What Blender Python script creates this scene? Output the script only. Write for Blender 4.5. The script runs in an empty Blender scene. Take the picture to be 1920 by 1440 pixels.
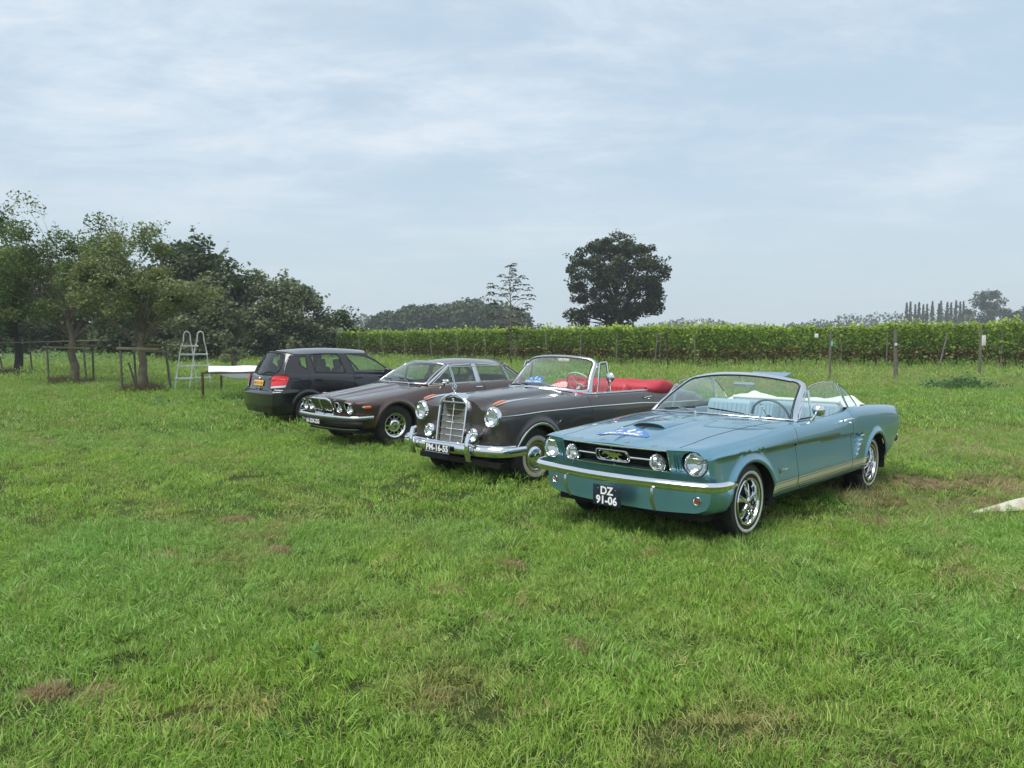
import bpy, bmesh, math, random
import numpy as np
from mathutils import Vector, Matrix
from mathutils.geometry import delaunay_2d_cdt
R = math.radians
scene = bpy.context.scene
COL = scene.collection
rng = np.random.default_rng(7)
random.seed(7)

# ---------------------------------------------------------------- camera
cam_d = bpy.data.cameras.new('camera')
cam = bpy.data.objects.new('camera', cam_d)
COL.objects.link(cam)
cam_d.sensor_width = 36.0
cam_d.lens = 36.0 * 1442 / 1920
cam_d.clip_end = 9000
cam.location = (0, 0, 1.63)
cam.rotation_euler = (R(90) - math.atan((720 - 632) / 1442), 0, 0)
scene.camera = cam

# ---------------------------------------------------------------- light
SUN_EL, SUN_AZ = R(62), R(-140)          # azimuth measured clockwise from +Y (ahead of the camera)
world = bpy.data.worlds.new('World')
scene.world = world
world.use_nodes = True
nt = world.node_tree
nt.nodes.clear()
def nd(tree, t, **kw):
    n = tree.nodes.new(t)
    for k, v in kw.items():
        if k in n.inputs and not hasattr(n, k):
            n.inputs[k].default_value = v
        else:
            setattr(n, k, v)
    return n
wout = nd(nt, 'ShaderNodeOutputWorld')
bg = nd(nt, 'ShaderNodeBackground')
bg.inputs['Strength'].default_value = 0.135
sky = nd(nt, 'ShaderNodeTexSky', sky_type='NISHITA', sun_disc=False)
sky.sun_elevation = SUN_EL
sky.sun_rotation = SUN_AZ
sky.air_density = 1.0
sky.dust_density = 2.5
sky.ozone_density = 1.5
tc = nd(nt, 'ShaderNodeTexCoord')
sep = nd(nt, 'ShaderNodeSeparateXYZ')
nt.links.new(tc.outputs['Generated'], sep.inputs[0])
def wm(op, a, b=None, c=None, clamp=False):
    n = nd(nt, 'ShaderNodeMath', operation=op)
    n.use_clamp = clamp
    for i, v in enumerate((a, b, c)):
        if v is None: continue
        if isinstance(v, (int, float)): n.inputs[i].default_value = v
        else: nt.links.new(v, n.inputs[i])
    return n.outputs[0]
zc = wm('MAXIMUM', sep.outputs[2], 0.0)
den = wm('ADD', zc, 0.16)
px_ = wm('DIVIDE', sep.outputs[0], den)
py_ = wm('DIVIDE', sep.outputs[1], den)
comb = nd(nt, 'ShaderNodeCombineXYZ')
nt.links.new(px_, comb.inputs[0]); nt.links.new(py_, comb.inputs[1])
def cloud_noise(scale, detail, rough, off, sx=1.0, sy=1.0, dist=0.3):
    mp = nd(nt, 'ShaderNodeMapping')
    mp.inputs['Location'].default_value = off
    mp.inputs['Scale'].default_value = (sx, sy, 1)
    mp.inputs['Rotation'].default_value = (0, 0, R(18))
    nt.links.new(comb.outputs[0], mp.inputs['Vector'])
    n = nd(nt, 'ShaderNodeTexNoise')
    n.inputs['Scale'].default_value = scale
    n.inputs['Detail'].default_value = detail
    n.inputs['Roughness'].default_value = rough
    n.inputs['Distortion'].default_value = dist
    nt.links.new(mp.outputs[0], n.inputs['Vector'])
    return n.outputs['Fac']
n1 = cloud_noise(0.55, 7, 0.55, (1.3, 4.2, 0), 1.0, 1.3)
n2 = cloud_noise(2.4, 9, 0.66, (7.1, 2.0, 0), 0.9, 1.4, 0.35)
f = wm('ADD', wm('MULTIPLY', n1, 0.68), wm('MULTIPLY', n2, 0.32))
ramp = nd(nt, 'ShaderNodeValToRGB')
ramp.color_ramp.elements[0].position = 0.42
ramp.color_ramp.elements[1].position = 0.62
ramp.color_ramp.interpolation = 'EASE'
nt.links.new(f, ramp.inputs[0])
hz = nd(nt, 'ShaderNodeMapRange')            # clouds thin into haze at the horizon
hz.inputs['From Min'].default_value = 0.02; hz.inputs['From Max'].default_value = 0.30
hz.inputs['To Min'].default_value = 0.25; hz.inputs['To Max'].default_value = 0.92
nt.links.new(sep.outputs[2], hz.inputs[0])
mask = wm('MULTIPLY', ramp.outputs[0], hz.outputs[0])
CLOUD_A = (4.6, 5.2, 5.85, 1); CLOUD_B = (6.1, 6.4, 6.75, 1)
cc = nd(nt, 'ShaderNodeMix', data_type='RGBA')
cc.inputs[6].default_value = CLOUD_A; cc.inputs[7].default_value = CLOUD_B
nt.links.new(n2, cc.inputs[0])
# thin high veil over the blue everywhere (hazy white sky)
veil = nd(nt, 'ShaderNodeMix', data_type='RGBA')
veil.inputs[0].default_value = 0.82
veil.inputs[7].default_value = (3.75, 4.75, 5.6, 1)
nt.links.new(sky.outputs[0], veil.inputs[6])
mx = nd(nt, 'ShaderNodeMix', data_type='RGBA')
nt.links.new(mask, mx.inputs[0]); nt.links.new(veil.outputs[2], mx.inputs[6]); nt.links.new(cc.outputs[2], mx.inputs[7])
hm = nd(nt, 'ShaderNodeMapRange')            # greyer haze low over the horizon, all round
hm.interpolation_type = 'SMOOTHSTEP'
hm.inputs['From Min'].default_value = 0.0; hm.inputs['From Max'].default_value = 0.26
hm.inputs['To Min'].default_value = 0.8; hm.inputs['To Max'].default_value = 0.0
nt.links.new(sep.outputs[2], hm.inputs[0])
mh = nd(nt, 'ShaderNodeMix', data_type='RGBA'); mh.inputs[7].default_value = (4.1, 4.85, 5.2, 1)
nt.links.new(hm.outputs[0], mh.inputs[0]); nt.links.new(mx.outputs[2], mh.inputs[6])
nt.links.new(mh.outputs[2], bg.inputs[0]); nt.links.new(bg.outputs[0], wout.inputs[0])

sun_d = bpy.data.lights.new('sun', 'SUN')
sun_d.energy = 3.4
sun_d.angle = R(40)
sun_d.color = (1.0, 0.96, 0.9)
sun = bpy.data.objects.new('sun', sun_d)
COL.objects.link(sun)
sdir = Vector((math.sin(SUN_AZ) * math.cos(SUN_EL), math.cos(SUN_AZ) * math.cos(SUN_EL), math.sin(SUN_EL)))
sun.rotation_euler = sdir.to_track_quat('Z', 'Y').to_euler()
scene.view_settings.view_transform = 'Standard'
scene.view_settings.look = 'None'
scene.view_settings.exposure = 0.2
scene.view_settings.gamma = 1.0
scene.view_settings.use_curve_mapping = False
scene.render.engine = 'CYCLES'
scene.cycles.max_bounces = 10
scene.cycles.transparent_max_bounces = 24
# ================================================================ materials
def mat(name, base, rough=0.5, metal=0.0, coat=0.0, spec=0.5, noise=None, bump=None, sheen=0, emis=None, coat_rough=0.03):
    m = bpy.data.materials.new(name)
    m.use_nodes = True
    t = m.node_tree
    b = t.nodes['Principled BSDF']
    b.inputs['Base Color'].default_value = (*base, 1)
    b.inputs['Roughness'].default_value = rough
    b.inputs['Metallic'].default_value = metal
    b.inputs['Coat Weight'].default_value = coat
    b.inputs['Coat Roughness'].default_value = coat_rough
    b.inputs['Specular IOR Level'].default_value = spec
    if noise:      # (scale, colour2, contrast lo, hi)
        co = t.nodes.new('ShaderNodeTexCoord')
        n = t.nodes.new('ShaderNodeTexNoise'); n.inputs['Scale'].default_value = noise[0]; n.inputs['Detail'].default_value = 6
        r = t.nodes.new('ShaderNodeMapRange'); r.inputs[1].default_value = noise[2]; r.inputs[2].default_value = noise[3]
        mxn = t.nodes.new('ShaderNodeMix'); mxn.data_type = 'RGBA'
        mxn.inputs[6].default_value = (*base, 1); mxn.inputs[7].default_value = (*noise[1], 1)
        t.links.new(co.outputs['Object'], n.inputs['Vector']); t.links.new(n.outputs['Fac'], r.inputs[0])
        t.links.new(r.outputs[0], mxn.inputs[0]); t.links.new(mxn.outputs[2], b.inputs['Base Color'])
    if bump:       # (scale, strength, distance)
        co = t.nodes.new('ShaderNodeTexCoord')
        n = t.nodes.new('ShaderNodeTexNoise'); n.inputs['Scale'].default_value = bump[0]; n.inputs['Detail'].default_value = 5
        bp = t.nodes.new('ShaderNodeBump'); bp.inputs['Strength'].default_value = bump[1]; bp.inputs['Distance'].default_value = bump[2]
        t.links.new(co.outputs['Object'], n.inputs['Vector']); t.links.new(n.outputs['Fac'], bp.inputs['Height'])
        t.links.new(bp.outputs[0], b.inputs['Normal'])
    return m
def glass_mat(name, tint, refl=1.0, alpha_keep=0.0, body=(0.3, 0.35, 0.33)):
    m = bpy.data.materials.new(name); m.use_nodes = True; t = m.node_tree
    t.nodes.clear()
    o = t.nodes.new('ShaderNodeOutputMaterial')
    tr = t.nodes.new('ShaderNodeBsdfTransparent'); tr.inputs[0].default_value = (*tint, 1)
    gl = t.nodes.new('ShaderNodeBsdfGlossy'); gl.inputs['Roughness'].default_value = 0.02; gl.inputs[0].default_value = (1, 1, 1, 1)
    fr = t.nodes.new('ShaderNodeFresnel')
    ge = t.nodes.new('ShaderNodeNewGeometry'); mr = t.nodes.new('ShaderNodeMapRange')
    mr.inputs[3].default_value = 1.52; mr.inputs[4].default_value = 1 / 1.52      # same reflectance from both sides of a thin pane
    t.links.new(ge.outputs['Backfacing'], mr.inputs[0]); t.links.new(mr.outputs[0], fr.inputs[0])
    mu = t.nodes.new('ShaderNodeMath'); mu.operation = 'MULTIPLY'; mu.inputs[1].default_value = refl; mu.use_clamp = True
    mxs = t.nodes.new('ShaderNodeMixShader')
    t.links.new(fr.outputs[0], mu.inputs[0]); t.links.new(mu.outputs[0], mxs.inputs[0])
    last = tr.outputs[0]
    if alpha_keep > 0:      # faint dust film on the pane
        df = t.nodes.new('ShaderNodeBsdfDiffuse'); df.inputs[0].default_value = (*body, 1)
        m2 = t.nodes.new('ShaderNodeMixShader'); m2.inputs[0].default_value = alpha_keep
        t.links.new(tr.outputs[0], m2.inputs[1]); t.links.new(df.outputs[0], m2.inputs[2]); last = m2.outputs[0]
    t.links.new(last, mxs.inputs[1]); t.links.new(gl.outputs[0], mxs.inputs[2])
    t.links.new(mxs.outputs[0], o.inputs[0])
    return m
def leaf_mat(name, c1, c2, c3=None, trans=0.35, rough=0.5, attr='v'):
    """foliage: colour varies leaf by leaf (attribute v) and in clumps"""
    m = bpy.data.materials.new(name); m.use_nodes = True; t = m.node_tree
    t.nodes.clear()
    o = t.nodes.new('ShaderNodeOutputMaterial')
    a = t.nodes.new('ShaderNodeAttribute'); a.attribute_name = attr
    cr = t.nodes.new('ShaderNodeValToRGB')
    cr.color_ramp.elements[0].color = (*c1, 1); cr.color_ramp.elements[1].color = (*c2, 1)
    cr.color_ramp.elements[1].position = 0.85 if c3 else 1.0
    if c3:
        e = cr.color_ramp.elements.new(1.0); e.color = (*c3, 1)
    t.links.new(a.outputs['Fac'], cr.inputs[0])
    p = t.nodes.new('ShaderNodeBsdfPrincipled'); p.inputs['Roughness'].default_value = rough
    p.inputs['Specular IOR Level'].default_value = 0.14
    tl = t.nodes.new('ShaderNodeBsdfTranslucent')
    mxs = t.nodes.new('ShaderNodeMixShader'); mxs.inputs[0].default_value = trans
    t.links.new(cr.outputs[0], p.inputs['Base Color']); t.links.new(cr.outputs[0], tl.inputs[0])
    t.links.new(p.outputs[0], mxs.inputs[1]); t.links.new(tl.outputs[0], mxs.inputs[2])
    t.links.new(mxs.outputs[0], o.inputs[0])
    return m
CHROME = mat('chrome', (0.82, 0.83, 0.85), 0.06, 1.0)
CHROME_DULL = mat('brushed_metal', (0.62, 0.63, 0.65), 0.22, 1.0)
BLACK = mat('black_rubber', (0.012, 0.012, 0.013), 0.55)
DARK = mat('dark_cavity', (0.006, 0.006, 0.007), 0.8)
TYRE = mat('tyre_rubber', (0.016, 0.016, 0.018), 0.62, noise=(9, (0.035, 0.032, 0.028), 0.45, 0.75), bump=(60, 0.3, 0.004))
WHITEWALL = mat('whitewall_rubber', (0.62, 0.60, 0.54), 0.5, noise=(14, (0.42, 0.39, 0.32), 0.5, 0.8))
AMBER = mat('amber_lens', (0.75, 0.16, 0.02), 0.15, coat=1)
DULL_AMBER = mat('brown_amber_lens', (0.35, 0.07, 0.02), 0.15, coat=1)
REDLENS = mat('red_lens', (0.65, 0.015, 0.02), 0.12, coat=1)
CLEARLENS = mat('clear_lens', (0.7, 0.72, 0.72), 0.12, 0.5, coat=1)
GLASS = glass_mat('window_glass', (0.80, 0.90, 0.86), 1.1, 0.05)
GLASS_DARK = glass_mat('tinted_window_glass', (0.55, 0.68, 0.64), 1.4, 0.05)
LAMPGLASS = glass_mat('lamp_glass', (0.92, 0.95, 0.94), 1.0, 0.12, (0.6, 0.64, 0.62))
PLATE_BLUE = mat('dark_blue_plate', (0.008, 0.013, 0.035), 0.35, coat=0.5)
PLATE_BLACK = mat('black_plate', (0.006, 0.006, 0.008), 0.35, coat=0.5)
PLATE_YELLOW = mat('yellow_plate', (0.75, 0.38, 0.03), 0.35, coat=0.5)
WHITE = mat('white_lettering', (0.8, 0.8, 0.8), 0.45)
RALLY_BLUE = mat('rally_blue', (0.03, 0.14, 0.50), 0.35, coat=0.6)
BLACK_TEXT = mat('black_lettering', (0.02, 0.02, 0.02), 0.5)

# ================================================================ object helpers
def tag(o, label=None, cat=None, group=None, kind=None):
    if label: o['label'] = label
    if cat: o['category'] = cat
    if group: o['group'] = group
    if kind: o['kind'] = kind
    return o
def empty(name, loc=(0, 0, 0), rot=(0, 0, 0)):
    o = bpy.data.objects.new(name, None)
    o.empty_display_size = 0.2
    o.location = loc; o.rotation_euler = rot
    COL.objects.link(o)
    return o
def copy_tree(o, parent=None):
    c = o.copy(); COL.objects.link(c)
    if parent: c.parent = parent
    for ch in list(o.children): copy_tree(ch, c)
    return c
def np_mesh(name, V, F, mats, attrs=None, smooth=False, parent=None, fmat=None):
    """V (n,3), F (m,3) or (m,4) int"""
    me = bpy.data.meshes.new(name)
    V = np.asarray(V, np.float32); F = np.asarray(F, np.int32)
    k = F.shape[1]
    me.vertices.add(len(V)); me.vertices.foreach_set('co', V.ravel())
    me.loops.add(F.size); me.loops.foreach_set('vertex_index', F.ravel())
    me.polygons.add(len(F))
    me.polygons.foreach_set('loop_start', np.arange(0, F.size, k, dtype=np.int32))
    me.polygons.foreach_set('loop_total', np.full(len(F), k, np.int32))
    if smooth: me.polygons.foreach_set('use_smooth', np.ones(len(F), bool))
    for m in (mats if isinstance(mats, (list, tuple)) else [mats]): me.materials.append(m)
    if fmat is not None: me.polygons.foreach_set('material_index', np.asarray(fmat, np.int32))
    for an, av in (attrs or {}).items():
        a = me.attributes.new(an, 'FLOAT', 'POINT'); a.data.foreach_set('value', np.asarray(av, np.float32))
    me.update(calc_edges=True)
    me.validate()
    o = bpy.data.objects.new(name, me); COL.objects.link(o)
    if parent: o.parent = parent
    return o
def nrm(v):
    v = np.asarray(v, float)
    return v / np.maximum(np.linalg.norm(v, axis=-1, keepdims=True), 1e-9)

class MB:
    """mesh collector: everything added becomes ONE mesh object"""
    def __init__(s): s.V = []; s.F = []; s.M = []; s.N = []; s.S = []; s.mats = []
    def mi(s, m):
        if not any(m is q for q in s.mats): s.mats.append(m)
        return [q is m for q in s.mats].index(True)
    def add(s, V, F, m, N=None, smooth=True):
        b = len(s.V); k = s.mi(m)
        s.V.extend([tuple(map(float, v)) for v in V])
        for f in F:
            s.F.append(tuple(b + i for i in f)); s.M.append(k); s.S.append(smooth)
            s.N.append(None if N is None else [tuple(N[i]) for i in f])
        return s
    def mirror(s):
        """append a copy mirrored in y"""
        b = len(s.V); n = len(s.F)
        s.V.extend([(v[0], -v[1], v[2]) for v in s.V[:b]])
        for i in range(n):
            s.F.append(tuple(b + j for j in reversed(s.F[i]))); s.M.append(s.M[i]); s.S.append(s.S[i])
            s.N.append(None if s.N[i] is None else [(a[0], -a[1], a[2]) for a in reversed(s.N[i])])
        return s
    def flipped(s):
        """a mirrored copy as a new collector"""
        q = MB(); q.mats = list(s.mats)
        q.V = [(v[0], -v[1], v[2]) for v in s.V]; q.F = [tuple(reversed(f)) for f in s.F]
        q.M = list(s.M); q.S = list(s.S)
        q.N = [None if a is None else [(b[0], -b[1], b[2]) for b in reversed(a)] for a in s.N]
        return q
    def xf(s, M, start=0):
        M = Matrix(M); M3 = M.to_3x3()
        for i in range(start, len(s.V)): s.V[i] = tuple(M @ Vector(s.V[i]))
        for i, a in enumerate(s.N):
            if a is not None and s.F[i][0] >= start: s.N[i] = [tuple((M3 @ Vector(b)).normalized()) for b in a]
        return s
    def box(s, c, size, m, rot=None, bev=0.0):
        hx, hy, hz_ = (d / 2 for d in size)
        if bev <= 0:
            V = [(x, y, z) for x in (-hx, hx) for y in (-hy, hy) for z in (-hz_, hz_)]
            F = [(0, 1, 3, 2), (4, 6, 7, 5), (0, 4, 5, 1), (2, 3, 7, 6), (0, 2, 6, 4), (1, 5, 7, 3)]
        else:
            bev = min(bev, hx * .95, hy * .95, hz_ * .95)
            bm = bmesh.new(); bmesh.ops.create_cube(bm, size=1)
            for v in bm.verts: v.co = Vector((v.co.x * 2 * hx, v.co.y * 2 * hy, v.co.z * 2 * hz_))
            bmesh.ops.bevel(bm, geom=bm.edges[:], offset=bev, segments=3, profile=0.5, affect='EDGES')
            bm.verts.index_update()
            V = [tuple(v.co) for v in bm.verts]; F = [tuple(v.index for v in f.verts) for f in bm.faces]; bm.free()
        Mx = Matrix.Translation(c) @ (rot.to_4x4() if rot is not None else Matrix())
        V = [tuple(Mx @ Vector(v)) for v in V]
        return s.add(V, F, m, smooth=bev > 0)
    def tube(s, pts, r, m, seg=8, cap=True, normals=None, rh=None, closed=False, up=(0, 0, 1)):
        """tube through pts; r radius (scalar or list) across, rh radius along the normal"""
        P = np.asarray(pts, float); n = len(P)
        rr = np.full(n, r, float) if np.isscalar(r) else np.asarray(r, float)
        rn = rr if rh is None else (np.full(n, rh, float) if np.isscalar(rh) else np.asarray(rh, float))
        if closed: T = nrm(np.roll(P, -1, 0) - np.roll(P, 1, 0))
        else:
            T = np.zeros_like(P); T[1:-1] = P[2:] - P[:-2]; T[0] = P[1] - P[0]; T[-1] = P[-1] - P[-2]; T = nrm(T)
        if normals is None:
            U = np.tile(np.array(up, float), (n, 1))
            bad = np.abs((U * T).sum(1)) > .95
            U[bad] = np.array([1.0, 0.1, 0.0])
            Nn = nrm(U - (U * T).sum(1, keepdims=True) * T)
        else:
            Nn = np.asarray(normals, float); Nn = nrm(Nn - (Nn * T).sum(1, keepdims=True) * T)
        B = nrm(np.cross(T, Nn))
        a = np.arange(seg) / seg * 2 * math.pi
        V = (P[:, None] + Nn[:, None] * (np.cos(a)[None, :, None] * rn[:, None, None]) + B[:, None] * (np.sin(a)[None, :, None] * rr[:, None, None])).reshape(-1, 3)
        F = []
        for i in range(n if closed else n - 1):
            j = (i + 1) % n
            for k in range(seg):
                k2 = (k + 1) % seg
                F.append((i * seg + k, i * seg + k2, j * seg + k2, j * seg + k))
        if cap and not closed:
            F.append(tuple(reversed(range(seg)))); F.append(tuple((n - 1) * seg + k for k in range(seg)))
        return s.add(V, [tuple(reversed(f)) for f in F], m)
    def lathe(s, prof, m, o=(0, 0, 0), axis=(0, 1, 0), seg=32, span=None):
        """prof list of (radius, height along axis)"""
        ax = Vector(axis).normalized(); q = Vector((0, 0, 1)).rotation_difference(ax); O = Vector(o)
        V = []; F = []; n = len(prof)
        a0, a1 = (0, 2 * math.pi) if span is None else span
        full = span is None
        ns = seg if full else seg + 1
        for k in range(ns):
            a = a0 + (a1 - a0) * k / seg
            for r_, h_ in prof: V.append(tuple(O + q @ Vector((r_ * math.cos(a), r_ * math.sin(a), h_))))
        for k in range(seg):
            k2 = (k + 1) % ns
            for i in range(n - 1): F.append((k * n + i, k2 * n + i, k2 * n + i + 1, k * n + i + 1))
        return s.add(V, F, m)
    def grid(s, fn, nu, nv, m, flip=False):
        V = [fn(i / nu, j / nv) for i in range(nu + 1) for j in range(nv + 1)]
        F = []
        for i in range(nu):
            for j in range(nv):
                a = i * (nv + 1) + j
                f = (a, a + nv + 1, a + nv + 2, a + 1)
                F.append(tuple(reversed(f)) if flip else f)
        return s.add(V, F, m)
    def build(s, name, parent=None, sharp=38, weld=False, loc=None):
        me = bpy.data.meshes.new(name)
        me.from_pydata(s.V, [], s.F)
        for m in s.mats: me.materials.append(m)
        me.polygons.foreach_set('material_index', np.array(s.M, np.int32))
        me.polygons.foreach_set('use_smooth', np.array(s.S, bool))
        me.update()
        if sharp: me.set_sharp_from_angle(angle=R(sharp))
        if any(a is not None for a in s.N):
            L = []
            for f, a in zip(s.F, s.N): L.extend(a if a is not None else [(0.0, 0.0, 0.0)] * len(f))
            me.normals_split_custom_set(L)
        o = bpy.data.objects.new(name, me); COL.objects.link(o)
        if loc is not None: o.location = loc
        if parent: o.parent = parent
        return o

def text_geo(txt, size=1.0, bold=0.0, res=3, space=1.0, shear=0.0):
    c = bpy.data.curves.new('text', 'FONT'); c.body = txt; c.size = size; c.align_x = 'CENTER'; c.align_y = 'CENTER'
    c.offset = bold; c.resolution_u = res; c.space_character = space; c.shear = shear
    o = bpy.data.objects.new('text', c); COL.objects.link(o)
    dg = bpy.context.evaluated_depsgraph_get()
    me = bpy.data.meshes.new_from_object(o.evaluated_get(dg))
    V = [tuple(v.co) for v in me.vertices]; F = [tuple(p.vertices) for p in me.polygons]
    bpy.data.objects.remove(o); bpy.data.curves.remove(c); bpy.data.meshes.remove(me)
    return V, F

# ================================================================ car body skins
def pslopes(h, Y, ax=0):
    """monotone cubic slopes along axis 0; h spacing (n-1,)"""
    hh = h.reshape((-1,) + (1,) * (Y.ndim - 1))
    d = np.diff(Y, axis=0) / hh
    m = np.zeros_like(Y)
    a, b = d[:-1], d[1:]
    same = a * b > 0
    hm = np.where(same, 2 * a * b / np.where(np.abs(a + b) < 1e-12, 1e-12, a + b), 0)
    m[1:-1] = hm; m[0] = d[0]; m[-1] = d[-1]
    return m
def hermite(t, h, y0, y1, m0, m1):
    t2 = t * t; t3 = t2 * t
    return (2*t3 - 3*t2 + 1) * y0 + (t3 - 2*t2 + t) * h * m0 + (-2*t3 + 3*t2) * y1 + (t3 - t2) * h * m1
def pchip(x, Y, xq):
    x = np.asarray(x, float); Y = np.asarray(Y, float); h = np.diff(x); m = pslopes(h, Y)
    i = np.clip(np.searchsorted(x, xq, side='right') - 1, 0, len(x) - 2)
    sh = (-1,) + (1,) * (Y.ndim - 1)
    t = ((xq - x[i]) / h[i]).reshape(sh)
    return hermite(t, h[i].reshape(sh), Y[i], Y[i+1], m[i], m[i+1])
def sstep(a, b, x):
    t = np.clip((x - a) / (b - a), 0, 1); return t * t * (3 - 2 * t)
class Skin:
    """half body (y>0): stations along x, each K (y,z) points from the sill over the shoulder to the centre line"""
    def __init__(s, st, ssh, sm=0.04, disp=None, warp=None):
        st = sorted(st, key=lambda a: a[0])
        xs = np.array([a[0] for a in st]); C = np.array([a[1] for a in st], float)
        s.x0, s.x1 = xs[0], xs[-1]; s.dx = 0.01
        n = int(round((s.x1 - s.x0) / s.dx)) + 1
        s.X = np.linspace(s.x0, s.x1, n); s.dx = s.X[1] - s.X[0]
        T = pchip(xs, C, s.X)
        k = int(3 * sm / s.dx)
        if k > 0:
            w = np.exp(-.5 * (np.arange(-k, k + 1) * s.dx / sm) ** 2); w /= w.sum()
            top = 2 * T[0] - T[k:0:-1]; bot = 2 * T[-1] - T[-2:-k-2:-1]
            Pd = np.concatenate([top, T, bot])
            T = sum(w[i] * Pd[i:i + n] for i in range(2 * k + 1))
        s.T = T; s.K = T.shape[1]; s.ssh = ssh
        L = np.linalg.norm(np.diff(T, axis=1), axis=2).mean(0)
        s.qk = np.concatenate([[0], np.cumsum(np.maximum(L, 0.01))]); s.qm = s.qk[-1]; s.qsh = s.qk[ssh]
        s.disp = disp; s.warp = warp
    def sec(s, x, sv):
        x = np.clip(x, s.x0, s.x1); i = np.clip(((x - s.x0) / s.dx).astype(int), 0, len(s.X) - 2)
        t = ((x - s.X[i]) / s.dx)[:, None, None]
        C = s.T[i] * (1 - t) + s.T[i + 1] * t           # N,K,2
        Y = np.moveaxis(C, 1, 0)
        m = pslopes(np.ones(s.K - 1), Y)
        sv = np.clip(sv, 0, s.K - 1); j = np.clip(sv.astype(int), 0, s.K - 2); ar = np.arange(len(x))
        tt = (sv - j)[:, None]
        return hermite(tt, 1.0, Y[j, ar], Y[j + 1, ar], m[j, ar], m[j + 1, ar])
    def s_of(s, q): return np.interp(q, s.qk, np.arange(s.K))
    def raw(s, x, q):
        P = s.sec(np.asarray(x, float), s.s_of(np.asarray(q, float)))
        return P[:, 0], P[:, 1]
    def pos(s, x, q):
        x = np.asarray(x, float); q = np.asarray(q, float)
        y, z = s.raw(x, q)
        if s.disp is not None:
            dy, dz = s.disp(x, y, z, q < s.qsh); y = y + dy; z = z + dz
        P = np.stack([x, y, z], 1)
        return s.warp(P) if s.warp is not None else P
    def pn(s, x, q, e=0.004):
        x = np.asarray(x, float); q = np.asarray(q, float)
        P = s.pos(x, q)
        a = s.pos(np.minimum(x + e, s.x1), q) - s.pos(np.maximum(x - e, s.x0), q)
        b = s.pos(x, np.minimum(q + e, s.qm)) - s.pos(x, np.maximum(q - e, 0))
        N = nrm(np.cross(a, b))
        H = P - np.array([0, 0, 0.5]); H[:, 0] = 0
        sg = np.sign((N * H).sum(1)); sg[sg == 0] = 1
        return P, N * sg[:, None]
    def q_side(s, x, z):
        """q on the side where height is z"""
        x = np.asarray(x, float); z = np.asarray(z, float); ns = 160
        qs = np.linspace(0, s.qsh, ns)
        out = np.empty(len(x))
        for i in range(len(x)):
            zz = s.raw(np.full(ns, x[i]), qs)[1]
            zz = np.maximum.accumulate(zz + np.arange(ns) * 1e-9)
            out[i] = np.interp(z[i], zz, qs)
        return out
    def q_top(s, x, y):
        x = np.asarray(x, float); y0_ = np.asarray(y, float); y = np.abs(y0_); ns = 160
        qs = np.linspace(s.qsh, s.qm, ns)
        out = np.empty(len(x))
        for i in range(len(x)):
            yy = s.raw(np.full(ns, x[i]), qs)[0]
            yy = np.minimum.accumulate(yy - np.arange(ns) * 1e-9)
            out[i] = np.interp(-y[i], -yy, qs)
        return np.where(y0_ < 0, s.qm + np.abs(y0_), out)
    def side(s, pts, dens=0.03, closed=True):
        p = densify(pts, dens, closed); return np.stack([p[:, 0], s.q_side(p[:, 0], p[:, 1])], 1)
    def top(s, pts, dens=0.03, closed=True):
        p = densify(pts, dens, closed); return np.stack([p[:, 0], s.q_top(p[:, 0], p[:, 1])], 1)
def densify(pts, d=0.03, closed=True):
    P = np.asarray(pts, float); out = []
    n = len(P)
    for i in range(n if closed else n - 1):
        a, b = P[i], P[(i + 1) % n]
        k = max(1, int(math.ceil(np.linalg.norm(b - a) / d)))
        for j in range(k): out.append(a + (b - a) * j / k)
    if not closed: out.append(P[-1])
    return np.array(out)
def smooth_poly(pts, n=6, closed=True):
    """Catmull-Rom through points"""
    P = np.asarray(pts, float); m = len(P); out = []
    rngi = range(m if closed else m - 1)
    for i in rngi:
        if closed: p0, p1, p2, p3 = P[i-1], P[i], P[(i+1) % m], P[(i+2) % m]
        else: p0, p1, p2, p3 = P[max(i-1, 0)], P[i], P[i+1], P[min(i+2, m-1)]
        for k in range(n):
            t = k / n
            out.append(.5 * ((2*p1) + (-p0+p2)*t + (2*p0-5*p1+4*p2-p3)*t*t + (-p0+3*p1-3*p2+p3)*t**3))
    if not closed: out.append(P[-1])
    return np.array(out)
def round_poly(pts, r=0.03, n=4):
    """polygon with rounded corners"""
    P = np.asarray(pts, float); m = len(P); out = []
    for i in range(m):
        a, b, c = P[i-1], P[i], P[(i+1) % m]
        ri = r[i] if isinstance(r, (list, tuple)) else r
        da, dc = np.linalg.norm(a-b), np.linalg.norm(c-b)
        ra = min(ri, da*.45); rc = min(ri, dc*.45)
        p = b + (a-b)/da*ra; q = b + (c-b)/dc*rc
        for k in range(n + 1):
            t = k / n; out.append((1-t)**2*p + 2*t*(1-t)*b + t*t*q)
    return np.array(out)
def offset_poly(P, d):
    """inset (d>0) of a closed polygon"""
    P = np.asarray(P, float)
    A = .5 * np.sum(P[:, 0] * np.roll(P[:, 1], -1) - np.roll(P[:, 0], -1) * P[:, 1])
    T = nrm(np.roll(P, -1, 0) - np.roll(P, 1, 0)); Nn = np.stack([-T[:, 1], T[:, 0]], 1) * np.sign(A)
    return P + Nn * d
def inside(P, poly):
    x, y = P[:, 0], P[:, 1]; c = np.zeros(len(P), bool); n = len(poly)
    for i in range(n):
        x1, y1 = poly[i]; x2, y2 = poly[(i + 1) % n]
        if y1 == y2: continue
        k = ((y1 > y) != (y2 > y)) & (x < (x2 - x1) * (y - y1) / (y2 - y1) + x1)
        c ^= k
    return c
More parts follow.
